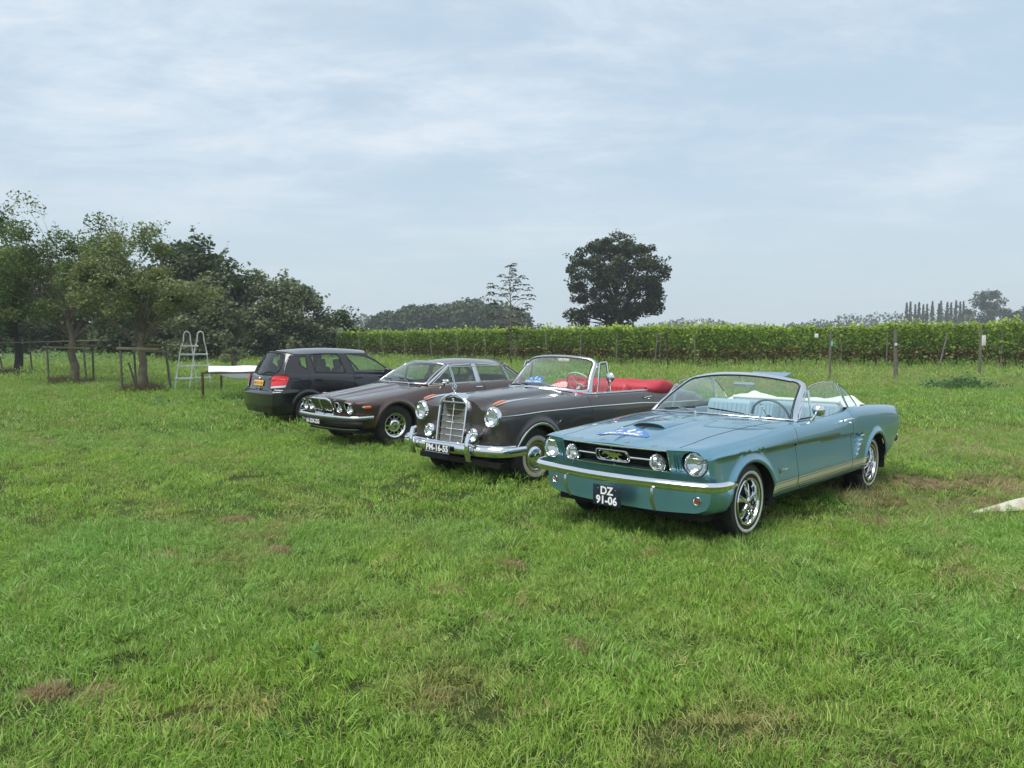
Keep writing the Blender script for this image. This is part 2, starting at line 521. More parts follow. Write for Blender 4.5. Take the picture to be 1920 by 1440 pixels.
def circle(cx, cy, r, n=24, a0=0, a1=360):
    full = abs(a1 - a0 - 360) < 1e-6
    k = n if full else n + 1
    return np.array([(cx + r * math.cos(R(a0 + (a1 - a0) * i / n)), cy + r * math.sin(R(a0 + (a1 - a0) * i / n))) for i in range(k)])
def chart_tris(outer, holes, step, lines=(), stepy=None):
    """constrained triangulation of a region with holes in chart space"""
    outer = np.asarray(outer, float); stepy = stepy or step
    V = [outer]; E = []; n = len(outer); E += [(i, (i + 1) % n) for i in range(n)]
    for h in holes:
        h = np.asarray(h, float); V.append(h); E += [(n + i, n + (i + 1) % len(h)) for i in range(len(h))]; n += len(h)
    for l in lines:
        l = np.asarray(l, float); V.append(l); E += [(n + i, n + i + 1) for i in range(len(l) - 1)]; n += len(l)
    lo, hi = outer.min(0), outer.max(0)
    gx = np.arange(lo[0] + step * .5, hi[0], step); gy = np.arange(lo[1] + stepy * .5, hi[1], stepy)
    G = np.stack(np.meshgrid(gx, gy, indexing='ij'), -1).reshape(-1, 2)
    if len(G):
        k = inside(G, outer)
        for h in holes: k &= ~inside(G, np.asarray(h))
        G = G[k]
        if len(lines):      # keep the filler points clear of the crease lines
            LP = np.concatenate([np.asarray(l, float) for l in lines]); D = np.full(len(G), 9.0)
            for i in range(0, len(LP), 200): D = np.minimum(D, np.sqrt(((G[:, None] - LP[None, i:i + 200]) ** 2).sum(2)).min(1))
            G = G[D > step * .55]
        V.append(G)
    V = np.concatenate(V)
    r = delaunay_2d_cdt([Vector(v) for v in V], E, [], 0, 1e-6)
    P = np.array([tuple(v) for v in r[0]]); T = np.array([f for f in r[2] if len(f) == 3], int)
    c = P[T].mean(1)
    k = inside(c, outer)
    for h in holes: k &= ~inside(c, np.asarray(h))
    ar = np.abs(np.cross(P[T[:, 1]] - P[T[:, 0]], P[T[:, 2]] - P[T[:, 0]]))
    k &= ar > 1e-9
    return P, T[k]
def panelf(mb, fn, outer, holes, m, step=0.04, flange=0.018, lines=(), skip=None, stepy=None, off=0.0, fm=None):
    """fn(a,b)->(P,N): sheet through chart space, with its edges turned inwards by flange"""
    C, T = chart_tris(outer, holes, step, lines, stepy)
    P, N = fn(C[:, 0], C[:, 1])
    P = P - N * off
    t = P[T]; fnm = np.cross(t[:, 1] - t[:, 0], t[:, 2] - t[:, 0])
    fl = (fnm * N[T].mean(1)).sum(1) < 0
    T = T.copy(); T[fl] = T[fl][:, ::-1]
    mb.add(P, [tuple(a) for a in T], m, N)
    if flange:
        cnt = {}
        for a, b, c in T:
            for e in ((a, b), (b, c), (c, a)):
                k = (min(e), max(e)); cnt[k] = None if k in cnt else e
        bd = [e for e in cnt.values() if e is not None]
        if skip is not None: bd = [e for e in bd if not (skip(C[e[0]]) and skip(C[e[1]]))]
        if bd:
            ids = sorted({i for e in bd for i in e}); mp = {v: i for i, v in enumerate(ids)}
            n = len(ids); A = P[ids]; B = A - N[ids] * flange
            mb.add(np.concatenate([A, B]), [(mp[b], mp[a], mp[a] + n, mp[b] + n) for a, b in bd], fm or m, smooth=True)
    return mb
def arch_poly(cx, cz, r, zlow=-0.5, n=28, rx=None):
    rx = rx or r
    P = [(cx + rx * math.cos(R(a)), cz + r * math.sin(R(a))) for a in np.linspace(0, 180, n)]
    return np.array([(cx + rx, zlow)] + P + [(cx - rx, zlow)])
def skin_trim(mb, skin, ch, m, w, h, off=0.0, seg=8, taper=0):
    """moulding laid along chart points ch (x,q)"""
    P, N = skin.pn(ch[:, 0], ch[:, 1])
    n = len(P); ww = np.full(n, w, float); hh = np.full(n, h, float)
    if taper:
        for k in range(taper):
            f_ = math.sqrt((k + .3) / taper); ww[k] *= f_; hh[k] *= f_; ww[-1-k] *= f_; hh[-1-k] *= f_
    mb.tube(P + N * off, ww, m, seg=seg, normals=N, rh=hh)

def arch_rings(sk, *arches):
    """extra mesh loops round the wheel openings so the flared lips stay smooth"""
    out = []
    for cx, cz, rx, rz in arches:
        for f in (1.02, 1.05, 1.09, 1.14, 1.20, 1.28):
            out.append(sk.side([(cx + rx*f*math.cos(R(a)), cz + rz*f*math.sin(R(a))) for a in np.linspace(6, 174, 44)], 9, False))
    return out
# ================================================================ terrain
def vnoise(x, y, scale, seed=0):
    """smooth value noise 0..1"""
    x = np.asarray(x, float) * scale + seed * 17.3; y = np.asarray(y, float) * scale + seed * 9.7
    xi = np.floor(x); yi = np.floor(y); fx = x - xi; fy = y - yi
    def h(a, b):
        v = np.sin(a * 127.1 + b * 311.7 + seed * 74.7) * 43758.5453; return v - np.floor(v)
    u = fx*fx*(3 - 2*fx); w = fy*fy*(3 - 2*fy)
    return (h(xi, yi)*(1-u) + h(xi+1, yi)*u)*(1-w) + (h(xi, yi+1)*(1-u) + h(xi+1, yi+1)*u)*w
def gz(x, y):
    x = np.asarray(x, float); y = np.asarray(y, float)
    near = sstep(2, 6, y)
    z = -.13 * sstep(8.5, 13.5, y)
    z = z + near * ((vnoise(x, y, .35, 3) - .5) * .05 + (vnoise(x, y, 1.3, 4) - .5) * .014) * sstep(900, 60, y)
    z = z + .28 * np.exp(-(((x + 31) / 7.5) ** 2 + ((y - 56) / 5) ** 2))          # low mound under the trees
    return z
def gcoords(lo, hi, fine_lo, fine_hi, fs, cs):
    a = np.arange(fine_lo, fine_hi + 1e-6, fs)
    def ext(s, e):
        out = [s]; st = fs
        while (out[-1] < e if e > s else out[-1] > e): st *= 1.25; out.append(out[-1] + (st if e > s else -st))
        return out[1:]
    return np.array(sorted(ext(fine_lo, lo) + list(a) + ext(fine_hi, hi)))
gx_ = gcoords(-520, 520, -30, 34, .25, 50); gy_ = gcoords(-40, 560, -2, 66, .25, 50)
GX, GY = np.meshgrid(gx_, gy_, indexing='ij'); GV = np.stack([GX, GY, gz(GX, GY)], -1).reshape(-1, 3)
ny = len(gy_); ii, jj = np.meshgrid(np.arange(len(gx_) - 1), np.arange(ny - 1), indexing='ij'); a0 = (ii * ny + jj).ravel()
GF = np.stack([a0, a0 + ny, a0 + ny + 1, a0 + 1], 1)
def turf_nodes(t, dry_attr=None):
    """world-space colour of the turf, shared by soil sheet and blades"""
    g = t.nodes.new('ShaderNodeNewGeometry')
    def noise(sc, det=3):
        n = t.nodes.new('ShaderNodeTexNoise'); n.inputs['Scale'].default_value = sc; n.inputs['Detail'].default_value = det
        t.links.new(g.outputs['Position'], n.inputs['Vector']); return n.outputs['Fac']
    return g, noise
GROUND = bpy.data.materials.new('turf_soil'); GROUND.use_nodes = True
t_ = GROUND.node_tree; p_ = t_.nodes['Principled BSDF']; p_.inputs['Roughness'].default_value = .95; p_.inputs['Specular IOR Level'].default_value = .1
g_, noise_ = turf_nodes(t_)
r1 = t_.nodes.new('ShaderNodeValToRGB'); cr = r1.color_ramp
cr.elements[0].position = .30; cr.elements[0].color = (.040, .060, .018, 1); cr.elements[1].position = .72; cr.elements[1].color = (.085, .115, .034, 1)
e_ = cr.elements.new(.52); e_.color = (.06, .085, .025, 1)
t_.links.new(noise_(.35, 8), r1.inputs[0])
r2 = t_.nodes.new('ShaderNodeMapRange'); r2.inputs[1].default_value = .60; r2.inputs[2].default_value = .74; t_.links.new(noise_(1.1, 6), r2.inputs[0])
mxx = t_.nodes.new('ShaderNodeMix'); mxx.data_type = 'RGBA'; mxx.inputs[7].default_value = (.11, .095, .04, 1)
t_.links.new(r2.outputs[0], mxx.inputs[0]); t_.links.new(r1.outputs[0], mxx.inputs[6]); t_.links.new(mxx.outputs[2], p_.inputs['Base Color'])
bp_ = t_.nodes.new('ShaderNodeBump'); bp_.inputs['Strength'].default_value = 1.0; bp_.inputs['Distance'].default_value = .06; t_.links.new(noise_(38, 10), bp_.inputs['Height']); t_.links.new(bp_.outputs[0], p_.inputs['Normal'])
tag(np_mesh('ground', GV, GF, GROUND, smooth=True), kind='structure')

# ================================================================ scattered stuff: templates + points inside one mesh, instanced by its own node tree
def blade_patch(n, rad, hlo, hhi, wid, lean=.9, seg=3, curl=.5, seed=0, flat=0.0, core=.5):
    r = np.random.default_rng(seed); V = []; F = []; v = []
    main = r.uniform(0, 2*math.pi)
    for i in range(n):
        rr = rad * r.uniform(0, 1) ** core; a = r.uniform(0, 2*math.pi); bx, by = rr*math.cos(a), rr*math.sin(a)
        h = r.uniform(hlo, hhi); az = main + r.normal(0, 1.1); ln = lean * r.uniform(.35, 1.25); w = wid * r.uniform(.7, 1.3); fa = az + math.pi/2 + r.normal(0, .5)
        dx, dy = math.cos(az), math.sin(az); sx, sy = math.cos(fa)*w/2, math.sin(fa)*w/2
        b = len(V); val = r.random(); x, y, z = bx, by, -.01; th = ln * .35
        for k in range(seg + 1):
            ww = (1 - (k/seg)**1.6) if k < seg else 0
            if k < seg: V += [(x - sx*ww, y - sy*ww, z), (x + sx*ww, y + sy*ww, z)]; v += [val, val]
            else: V.append((x, y, z)); v.append(val)
            st = h/seg; x += dx*math.sin(th)*st; y += dy*math.sin(th)*st; z += math.cos(th)*st; th += curl*ln
        for k in range(seg - 1): F.append((b + 2*k, b + 2*k + 1, b + 2*k + 3, b + 2*k + 2))
        F.append((b + 2*(seg-1), b + 2*(seg-1) + 1, b + 2*seg, b + 2*seg))
    return np.array(V), F, v
def broad_patch(n, rad, size, seed=0, up=.4):
    """rosette of broad leaves (dandelion, clover, dock)"""
    r = np.random.default_rng(seed); V = []; F = []; v = []
    for i in range(n):
        az = 2*math.pi*i/n + r.normal(0, .3); L = size * r.uniform(.6, 1.2); w = L * r.uniform(.16, .28); el = up * r.uniform(.4, 1.4); ox, oy = r.normal(0, rad, 2); b = len(V); val = r.random()
        dx, dy = math.cos(az), math.sin(az)
        for k, (tt, ww) in enumerate(((0, .25), (.35, .8), (.7, 1.0), (1, .0))):
            x = ox + dx*L*tt; y = oy + dy*L*tt; z = .01 + L*tt*math.sin(el)*(1 - .5*tt)
            if ww: V += [(x - dy*w*ww, y + dx*w*ww, z), (x + dy*w*ww, y - dx*w*ww, z)]; v += [val]*2
            else: V.append((x, y, z)); v.append(val)
        F += [(b, b+1, b+3, b+2), (b+2, b+3, b+5, b+4), (b+4, b+5, b+6, b+6)]
    return np.array(V), F, v
def scatter(name, templates, P, rot, scl, pick, tint, dry, material):
    """one object: its mesh holds the template tufts and the points they stand on"""
    V = []; F = []; tid = []; vv = []; n = 0
    for k, (tv, tf, tval) in enumerate(templates):
        V.append(tv); F += [tuple(n + i for i in dict.fromkeys(f)) for f in tf]; tid += [k]*len(tv); vv += list(tval); n += len(tv)
    V = np.concatenate(V + [P]); m = len(P)
    me = bpy.data.meshes.new(name); me.from_pydata(V.tolist(), [], F); me.materials.append(material)
    def at(nm, ty, arr):
        a = me.attributes.new(nm, ty, 'POINT'); a.data.foreach_set('vector' if ty == 'FLOAT_VECTOR' else 'value', np.ascontiguousarray(arr).ravel())
    z = np.zeros(n, np.float32)
    at('tid', 'INT', np.concatenate([np.array(tid, np.int32), np.full(m, -1, np.int32)]).astype(np.int32))
    at('v', 'FLOAT', np.concatenate([np.array(vv, np.float32), np.zeros(m, np.float32)]).astype(np.float32))
    at('rot', 'FLOAT_VECTOR', np.concatenate([np.zeros((n, 3)), rot]).astype(np.float32))
    at('scl', 'FLOAT', np.concatenate([z, scl]).astype(np.float32)); at('tint', 'FLOAT', np.concatenate([z, tint]).astype(np.float32)); at('dry', 'FLOAT', np.concatenate([z, dry]).astype(np.float32))
    at('pick', 'INT', np.concatenate([np.zeros(n, np.int32), pick.astype(np.int32)]).astype(np.int32))
    o = bpy.data.objects.new(name, me); COL.objects.link(o); o['kind'] = 'stuff'
    ng = bpy.data.node_groups.new(name + '_scatter', 'GeometryNodeTree')
    ng.interface.new_socket('Geometry', in_out='INPUT', socket_type='NodeSocketGeometry'); ng.interface.new_socket('Geometry', in_out='OUTPUT', socket_type='NodeSocketGeometry')
    N = ng.nodes; L = ng.links; gi = N.new('NodeGroupInput'); go = N.new('NodeGroupOutput')
    def named(nm, ty):
        a = N.new('GeometryNodeInputNamedAttribute'); a.data_type = ty; a.inputs['Name'].default_value = nm; return a.outputs['Attribute']
    def sepa(k):
        c = N.new('FunctionNodeCompare'); c.data_type = 'INT'; c.operation = 'EQUAL'; L.new(named('tid', 'INT'), [s for s in c.inputs if s.name == 'A' and s.type == 'INT'][0]); [s for s in c.inputs if s.name == 'B' and s.type == 'INT'][0].default_value = k
        s = N.new('GeometryNodeSeparateGeometry'); s.domain = 'POINT'; L.new(gi.outputs[0], s.inputs['Geometry']); L.new(c.outputs[0], s.inputs['Selection']); return s.outputs['Selection']
    tg = N.new('GeometryNodeGeometryToInstance')
    for k in range(len(templates)): L.new(sepa(k), tg.inputs[0])
    pts = N.new('GeometryNodeMeshToPoints'); L.new(sepa(-1), pts.inputs['Mesh'])
    ip = N.new('GeometryNodeInstanceOnPoints'); L.new(pts.outputs[0], ip.inputs['Points']); L.new(tg.outputs[0], ip.inputs['Instance']); ip.inputs['Pick Instance'].default_value = True
    L.new(named('pick', 'INT'), ip.inputs['Instance Index'])
    er = N.new('FunctionNodeEulerToRotation'); L.new(named('rot', 'FLOAT_VECTOR'), er.inputs[0]); L.new(er.outputs[0], ip.inputs['Rotation'])
    cx_ = N.new('ShaderNodeCombineXYZ'); sc_ = named('scl', 'FLOAT')
    for i in range(3): L.new(sc_, cx_.inputs[i])
    L.new(cx_.outputs[0], ip.inputs['Scale']); L.new(ip.outputs[0], go.inputs[0])
    md = o.modifiers.new('scatter', 'NODES'); md.node_group = ng
    return o
def grass_mat(name, ramp, cool, straw, trans=.4):
    m = bpy.data.materials.new(name); m.use_nodes = True; t = m.node_tree; t.nodes.clear()
    o = t.nodes.new('ShaderNodeOutputMaterial')
    def att(n, ty): a = t.nodes.new('ShaderNodeAttribute'); a.attribute_name = n; a.attribute_type = ty; return a.outputs['Fac']
    cr = t.nodes.new('ShaderNodeValToRGB'); cr.color_ramp.elements[0].color = (*ramp[0][1], 1); cr.color_ramp.elements[0].position = ramp[0][0]
    cr.color_ramp.elements[1].color = (*ramp[-1][1], 1); cr.color_ramp.elements[1].position = ramp[-1][0]
    for p, c in ramp[1:-1]: e = cr.color_ramp.elements.new(p); e.color = (*c, 1)
    t.links.new(att('v', 'GEOMETRY'), cr.inputs[0])
    m1 = t.nodes.new('ShaderNodeMix'); m1.data_type = 'RGBA'; m1.blend_type = 'MULTIPLY'; m1.inputs[0].default_value = 1; m1.inputs[7].default_value = (1, 1, 1, 1)
    c2 = t.nodes.new('ShaderNodeValToRGB'); c2.color_ramp.elements[0].color = (*cool, 1); c2.color_ramp.elements[1].color = (1.07, 1.06, .82, 1); e = c2.color_ramp.elements.new(.5); e.color = (1, 1, 1, 1)
    t.links.new(att('tint', 'INSTANCER'), c2.inputs[0]); t.links.new(cr.outputs[0], m1.inputs[6]); t.links.new(c2.outputs[0], m1.inputs[7])
    m2 = t.nodes.new('ShaderNodeMix'); m2.data_type = 'RGBA'; m2.inputs[7].default_value = (*straw, 1)
    t.links.new(att('dry', 'INSTANCER'), m2.inputs[0]); t.links.new(m1.outputs[2], m2.inputs[6])
    p = t.nodes.new('ShaderNodeBsdfPrincipled'); p.inputs['Roughness'].default_value = .5; p.inputs['Specular IOR Level'].default_value = .25
    tl = t.nodes.new('ShaderNodeBsdfTranslucent'); ms = t.nodes.new('ShaderNodeMixShader'); ms.inputs[0].default_value = trans
    t.links.new(m2.outputs[2], p.inputs['Base Color']); t.links.new(m2.outputs[2], tl.inputs[0]); t.links.new(p.outputs[0], ms.inputs[1]); t.links.new(tl.outputs[0], ms.inputs[2]); t.links.new(ms.outputs[0], o.inputs[0])
    return m
GREEN = [(0, (.115, .235, .030)), (.35, (.205, .380, .052)), (.7, (.315, .505, .090)), (.88, (.43, .56, .18)), (.96, (.46, .46, .20)), (1, (.50, .43, .22))]
GRASS = grass_mat('grass_blades', GREEN, (.90, 1.0, 1.12), (.44, .33, .17))
# bare brownish thatch spots (x, y, radius)
DRY = [(-2.42, 6.68, .10), (-2.59, 5.57, .09), (-1.77, 5.71, .09), (-.42, 4.75, .075), (-2.14, 3.42, .062), (-1.87, 3.40, .055), (1.02, 5.54, .09), (.33, 3.93, .055), (-.08, 4.29, .06), (-.02, 5.29, .05),
       (3.51, 7.82, .42), (3.75, 7.32, .40), (3.1, 6.6, .30), (4.6, 8.4, .65), (5.2, 8.24, .6), (-7.75, 12.76, .35), (5.6, 7.7, .5), (3.4, 5.6, .12), (4.4, 7.3, .4), (6.5, 9.0, .7)]
def dryness(x, y):
    d = np.zeros_like(x)
    for cx, cy, r in DRY:
        q = np.sqrt((x - cx)**2 + ((y - cy)/.8)**2) / r + (vnoise(x, y, 9, 5) - .5)*.9
        d = np.maximum(d, 1 - sstep(.55, 1.15, q))
    return d
def zone(y0, y1, dens, seed, margin=2.6, keep=None, jit=1.0):
    r = np.random.default_rng(seed); A = 0
    n = int(dens * (.72*(y1**2 - y0**2) + 2*margin*(y1 - y0)))
    y = np.sqrt(r.uniform(y0**2, y1**2, n)); x = r.uniform(-1, 1, n) * (.72*y + margin)
    return x, y, r
def tuft_points(y0, y1, dens, seed, nt, s0, s1, drymul=1.0, thin=True, tintsh=0.0):
    x, y, r = zone(y0, y1, dens, seed)
    d = dryness(x, y)
    k = r.random(len(x)) > (.35*d if thin else 0*d)
    for cx, cy, rr_ in DRY:
        if rr_ < .3: k &= (np.hypot(x - cx, (y - cy)/.8) > rr_ + .04) | (r.random(len(x)) > .9)
    x, y, d = x[k], y[k], d[k]; n = len(x)
    big = vnoise(x, y, .9, 11)*.55 + vnoise(x, y, 2.6, 12)*.45
    scl = r.uniform(s0, s1, n) * (.86 + .50*big) * (1 - .5*d)
    ln = np.stack([r.normal(0, .28, n), r.normal(0, .28, n), r.uniform(0, 2*math.pi, n)], 1)
    flow = vnoise(x, y, .5, 21)*4*math.pi; ln[:, 2] = flow + r.normal(0, 1.0, n)
    tint = np.clip(.5 + 1.5*(vnoise(x, y, .42, 31) - .5)*.5 + .9*(vnoise(x, y, 1.7, 32) - .5) + r.normal(0, .13, n) + tintsh, 0, 1)
    strw = np.clip(np.maximum(d*drymul, .65*sstep(.68, .9, vnoise(x, y, 1.7, 41)*.55 + vnoise(x, y, 4.1, 42)*.45)) + (r.random(n) > .975)*.6 + r.normal(0, .05, n), 0, 1)
    # faint wheel tracks of flattened paler grass
    for off in (-.75, .75):
        tx_ = np.interp(y, [3.5, 5.5, 8.6, 12.5, 17, 24], [.6, -1.0, -3.8, -7.0, -10.6, -15.5]) + off; tr_ = np.exp(-((x - tx_)/.30)**2)*(.6 + .4*vnoise(x, y, 1.2, 77)); strw = np.clip(strw + .16*tr_, 0, 1); tint = np.clip(tint + .18*tr_, 0, 1); scl = scl*(1 - .22*tr_)
    P = np.stack([x, y, gz(x, y) + .008], 1)
    return P, ln, scl, r.integers(0, nt, n), tint, strw
T1 = [blade_patch(125, .15, .030, .082, .0042, 1.15, 3, .55, s) for s in range(6)]
scatter('grass', T1, *tuft_points(2.0, 6.5, 105, 101, 6, .8, 1.1), GRASS)
gxx, gyy = np.meshgrid(np.arange(-5.5, 5.6, .12), np.arange(2.0, 6.6, .12)); rg_ = np.random.default_rng(909); fx_ = gxx.ravel() + rg_.uniform(-.06, .06, gxx.size); fy_ = gyy.ravel() + rg_.uniform(-.06, .06, gxx.size)
kk = (np.abs(fx_) < .72*fy_ + 1.6) & (rg_.random(fx_.size) < .55*sstep(6.6, 4.2, fy_)) & (vnoise(fx_, fy_, 1.7, 41)*.55 + vnoise(fx_, fy_, 4.1, 42)*.45 < .66)
for cx, cy, rr_ in DRY: kk &= np.hypot(fx_ - cx, (fy_ - cy)/.8) > rr_ + .10
fx_, fy_ = fx_[kk], fy_[kk]; nf = len(fx_)
scatter('grass', T1, np.stack([fx_, fy_, gz(fx_, fy_) + .012], 1), np.stack([rg_.normal(0, .25, nf), rg_.normal(0, .25, nf), rg_.uniform(0, 6.28, nf)], 1), rg_.uniform(.8, 1.15, nf), rg_.integers(0, 6, nf), np.clip(.5 + .5*(vnoise(fx_, fy_, .42, 31) - .5) + .9*(vnoise(fx_, fy_, 1.7, 32) - .5) + rg_.normal(0, .12, nf), 0, 1), np.clip(rg_.normal(.03, .08, nf), 0, 1), GRASS)
T2 = [blade_patch(95, .20, .034, .08, .0062, 1.1, 3, .55, 20 + s) for s in range(5)]
scatter('grass', T2, *tuft_points(6.5, 14, 42, 102, 5, .72, 1.1), GRASS)
T3 = [blade_patch(75, .38, .045, .09, .011, 1.0, 2, .5, 40 + s) for s in range(4)]
scatter('grass', T3, *tuft_points(14, 30, 18, 103, 4, .75, 1.15), GRASS)
T4 = [blade_patch(60, .7, .06, .13, .022, 1.0, 2, .5, 50 + s) for s in range(4)]
scatter('grass', T4, *tuft_points(30, 75, 4.5, 104, 4, .8, 1.3), GRASS)
# matted dead thatch on the bare spots
TD = [blade_patch(130, .07, .03, .075, .0040, 2.6, 3, .25, 160 + s_) for s_ in range(4)]
THM = grass_mat('dead_thatch', [(0, (.22, .16, .085)), (.5, (.36, .27, .15)), (.85, (.48, .38, .23)), (1, (.18, .27, .07))], (.95, 1, 1), (.34, .25, .15))
rt = np.random.default_rng(444); tx, ty = [], []
for cx, cy, rr_ in DRY:
    n_ = int(26 + 900*rr_*rr_) if rr_ < .3 else int(60*rr_); a_ = rt.uniform(0, 6.28, n_); q_ = np.sqrt(rt.random(n_))*rr_*1.05; tx += list(cx + q_*np.cos(a_)); ty += list(cy + q_*np.sin(a_)*.8)
tx, ty = np.array(tx), np.array(ty); n_ = len(tx)
scatter('dead_thatch', TD, np.stack([tx, ty, gz(tx, ty) + .006], 1), np.stack([rt.normal(0, .15, n_), rt.normal(0, .15, n_), rt.uniform(0, 6.28, n_)], 1), rt.uniform(.6, 1.15, n_), rt.integers(0, 4, n_), rt.uniform(.3, .8, n_), rt.uniform(0, .6, n_), THM)
# longer laid-over tussocks
T5 = [blade_patch(70, .07, .11, .20, .0048, 1.5, 5, .36, 60 + s, core=.7) for s in range(6)]
P5 = tuft_points(2.2, 9, 1.6, 105, 6, .65, 1.15, thin=False, tintsh=-.12); scatter('tussock_grass', T5, *P5, GRASS)
# rough uncut strip behind and right of the blue car
TALLM = grass_mat('rough_grass', [(0, (.10, .19, .035)), (.4, (.16, .28, .05)), (.75, (.25, .35, .10)), (1, (.48, .42, .22))], (.85, 1, 1.2), (.50, .39, .20))
T6 = [blade_patch(60, .14, .10, .26, .0075, 1.3, 4, .42, 80 + s, core=.6) for s in range(5)]
def strip(n, box, seed, s0, s1, dr, nt=5):
    r = np.random.default_rng(seed); x = r.uniform(box[0], box[1], n); y = r.uniform(box[2], box[3], n)
    k = vnoise(x, y, .8, 61)*.6 + vnoise(x, y, 2.5, 62)*.4 + r.normal(0, .07, n) > .44; x, y = x[k], y[k]; n = len(x)
    ln = np.stack([r.normal(0, .3, n), r.normal(0, .3, n), r.uniform(0, 6.28, n)], 1)
    return np.stack([x, y, gz(x, y)], 1), ln, r.uniform(s0, s1, n), r.integers(0, nt, n), np.clip(r.normal(.5, .22, n), 0, 1), np.clip(dr + .9*(vnoise(x, y, 1.1, 63) - .5) + r.normal(0, .15, n), 0, 1)
scatter('rough_grass', T6, *strip(2600, (3.2, 11.0, 6.4, 14.5), 201, .40, .85, .38), TALLM)
T7 = [blade_patch(50, .28, .15, .42, .016, 1.0, 3, .4, 90 + s, core=.6) for s in range(5)]
scatter('rough_grass', T7, *strip(3200, (5, 34, 25, 42), 202, .45, .95, .45), TALLM)
scatter('rough_grass', T7, *strip(1600, (-8, 20, 38, 54), 203, .5, 1.1, .35), TALLM)
scatter('rough_grass', T7, *strip(700, (-34, -14, 36, 60), 204, .5, 1.0, .25), TALLM)
# broad-leaved weeds in the turf
WEED = grass_mat('broad_leaves', [(0, (.07, .16, .04)), (.6, (.12, .24, .06)), (1, (.20, .32, .10))], (.8, 1, 1.3), (.3, .25, .12))
T8 = [broad_patch(7, .01, .055, s) for s in range(3)] + [broad_patch(9, .03, .03, 5 + s, .2) for s in range(3)]
xw, yw, rw = zone(2.3, 12, 3.4, 301); nw = len(xw)
scatter('broadleaf_weeds', T8, np.stack([xw, yw, gz(xw, yw) + .03], 1), np.stack([rw.normal(0, .2, nw), rw.normal(0, .2, nw), rw.uniform(0, 6, nw)], 1), rw.uniform(.4, 1.05, nw), rw.integers(0, 6, nw), rw.uniform(0, 1, nw), np.zeros(nw), WEED)
T9 = [broad_patch(14, .22, .16, 30 + s, .9) for s in range(4)]
def clump(cx, cy, rx, ry, n, seed, s0=.7, s1=1.3, zoff=.0):
    r = np.random.default_rng(seed); a = r.uniform(0, 6.28, n); q = np.sqrt(r.random(n)); x = cx + rx*q*np.cos(a); y = cy + ry*q*np.sin(a)
    return np.stack([x, y, gz(x, y) + zoff*(1 - q)], 1), np.stack([r.normal(0, .4, n), r.normal(0, .4, n), r.uniform(0, 6, n)], 1), r.uniform(s0, s1, n), r.integers(0, 4, n), r.uniform(0, .4, n), np.zeros(n)
DOCK = grass_mat('dock_leaves', [(0, (.06, .13, .035)), (.6, (.11, .21, .06)), (1, (.18, .28, .10))], (.85, 1, 1.2), (.3, .25, .12))
scatter('weed_patch', T9, *clump(-7.4, 20.2, 2.4, .9, 120, 401, .35, .75), DOCK)
PALE = grass_mat('pale_leaves', [(0, (.12, .22, .06)), (.6, (.22, .36, .12)), (1, (.45, .52, .34))], (.9, 1, 1.1), (.3, .25, .12))
scatter('pale_leaf_patch', T9, *clump(-31, 53, 6.2, 3.0, 240, 402, .8, 1.7, .15), PALE)
scatter('bramble_mound', T9, *clump(15.0, 25.6, 1.5, .7, 190, 403, .45, .9, .35), DOCK)

# air: thin even haze, sky outside it
hb = MB(); hb.box((0, 280, 10.9), (1300, 760, 25.0), None)
hz_m = bpy.data.materials.new('haze_air'); hz_m.use_nodes = True; t_ = hz_m.node_tree; t_.nodes.clear()
o_ = t_.nodes.new('ShaderNodeOutputMaterial'); pv = t_.nodes.new('ShaderNodeVolumePrincipled'); pv.inputs['Color'].default_value = (.90, .94, 1.0, 1); pv.inputs['Density'].default_value = .0007; pv.inputs['Anisotropy'].default_value = .2
t_.links.new(pv.outputs[0], o_.inputs['Volume'])
hb.mats = [hz_m]; hb.M = [0]*len(hb.M); hzo = hb.build('haze'); hzo['kind'] = 'stuff'
# ================================================================ trees
BARK = mat('bark', (.10, .082, .062), .9, noise=(6, (.16, .14, .10), .4, .7), bump=(14, .8, .03))
BARK_PALE = mat('pale_bark', (.17, .145, .10), .9, noise=(5, (.10, .085, .055), .4, .65), bump=(12, .8, .03))
BARK_DARK = mat('dark_bark', (.030, .026, .022), .9, bump=(10, .8, .03))
def leaves(P, size, r, up=.5, val=None, droop=0.0, aspect=.5):
    """two-triangle leaves at points P"""
    n = len(P); Nn = r.normal(0, 1, (n, 3)); Nn[:, 2] = np.abs(Nn[:, 2]) + up; Nn = nrm(Nn)
    T = nrm(np.cross(Nn, r.normal(0, 1, (n, 3)))); T[:, 2] -= droop; T = nrm(T); B = nrm(np.cross(Nn, T)); s = size * r.uniform(.6, 1.35, (n, 1))
    V = np.stack([P - T*s*.5, P + B*s*aspect*.5 + Nn*s*.08, P + T*s*.5, P - B*s*aspect*.5 + Nn*s*.08], 1).reshape(-1, 3)
    b = np.arange(n)*4; F = np.concatenate([np.stack([b, b+1, b+2], 1), np.stack([b, b+2, b+3], 1)])
    v = np.repeat(np.clip((val if val is not None else .5) + r.normal(0, .16, n), 0, 1), 4)
    return V, F, v
def crown_clusters(c, rad, k, r, shell=.45, zmin=None, lump=.0):
    out = []
    while len(out) < k:
        d = nrm(r.normal(0, 1, 3)); q = r.random() ** shell; p = np.array(c) + d*q*np.array(rad)
        if zmin is not None and p[2] < zmin: continue
        out.append(p)
    return np.array(out)
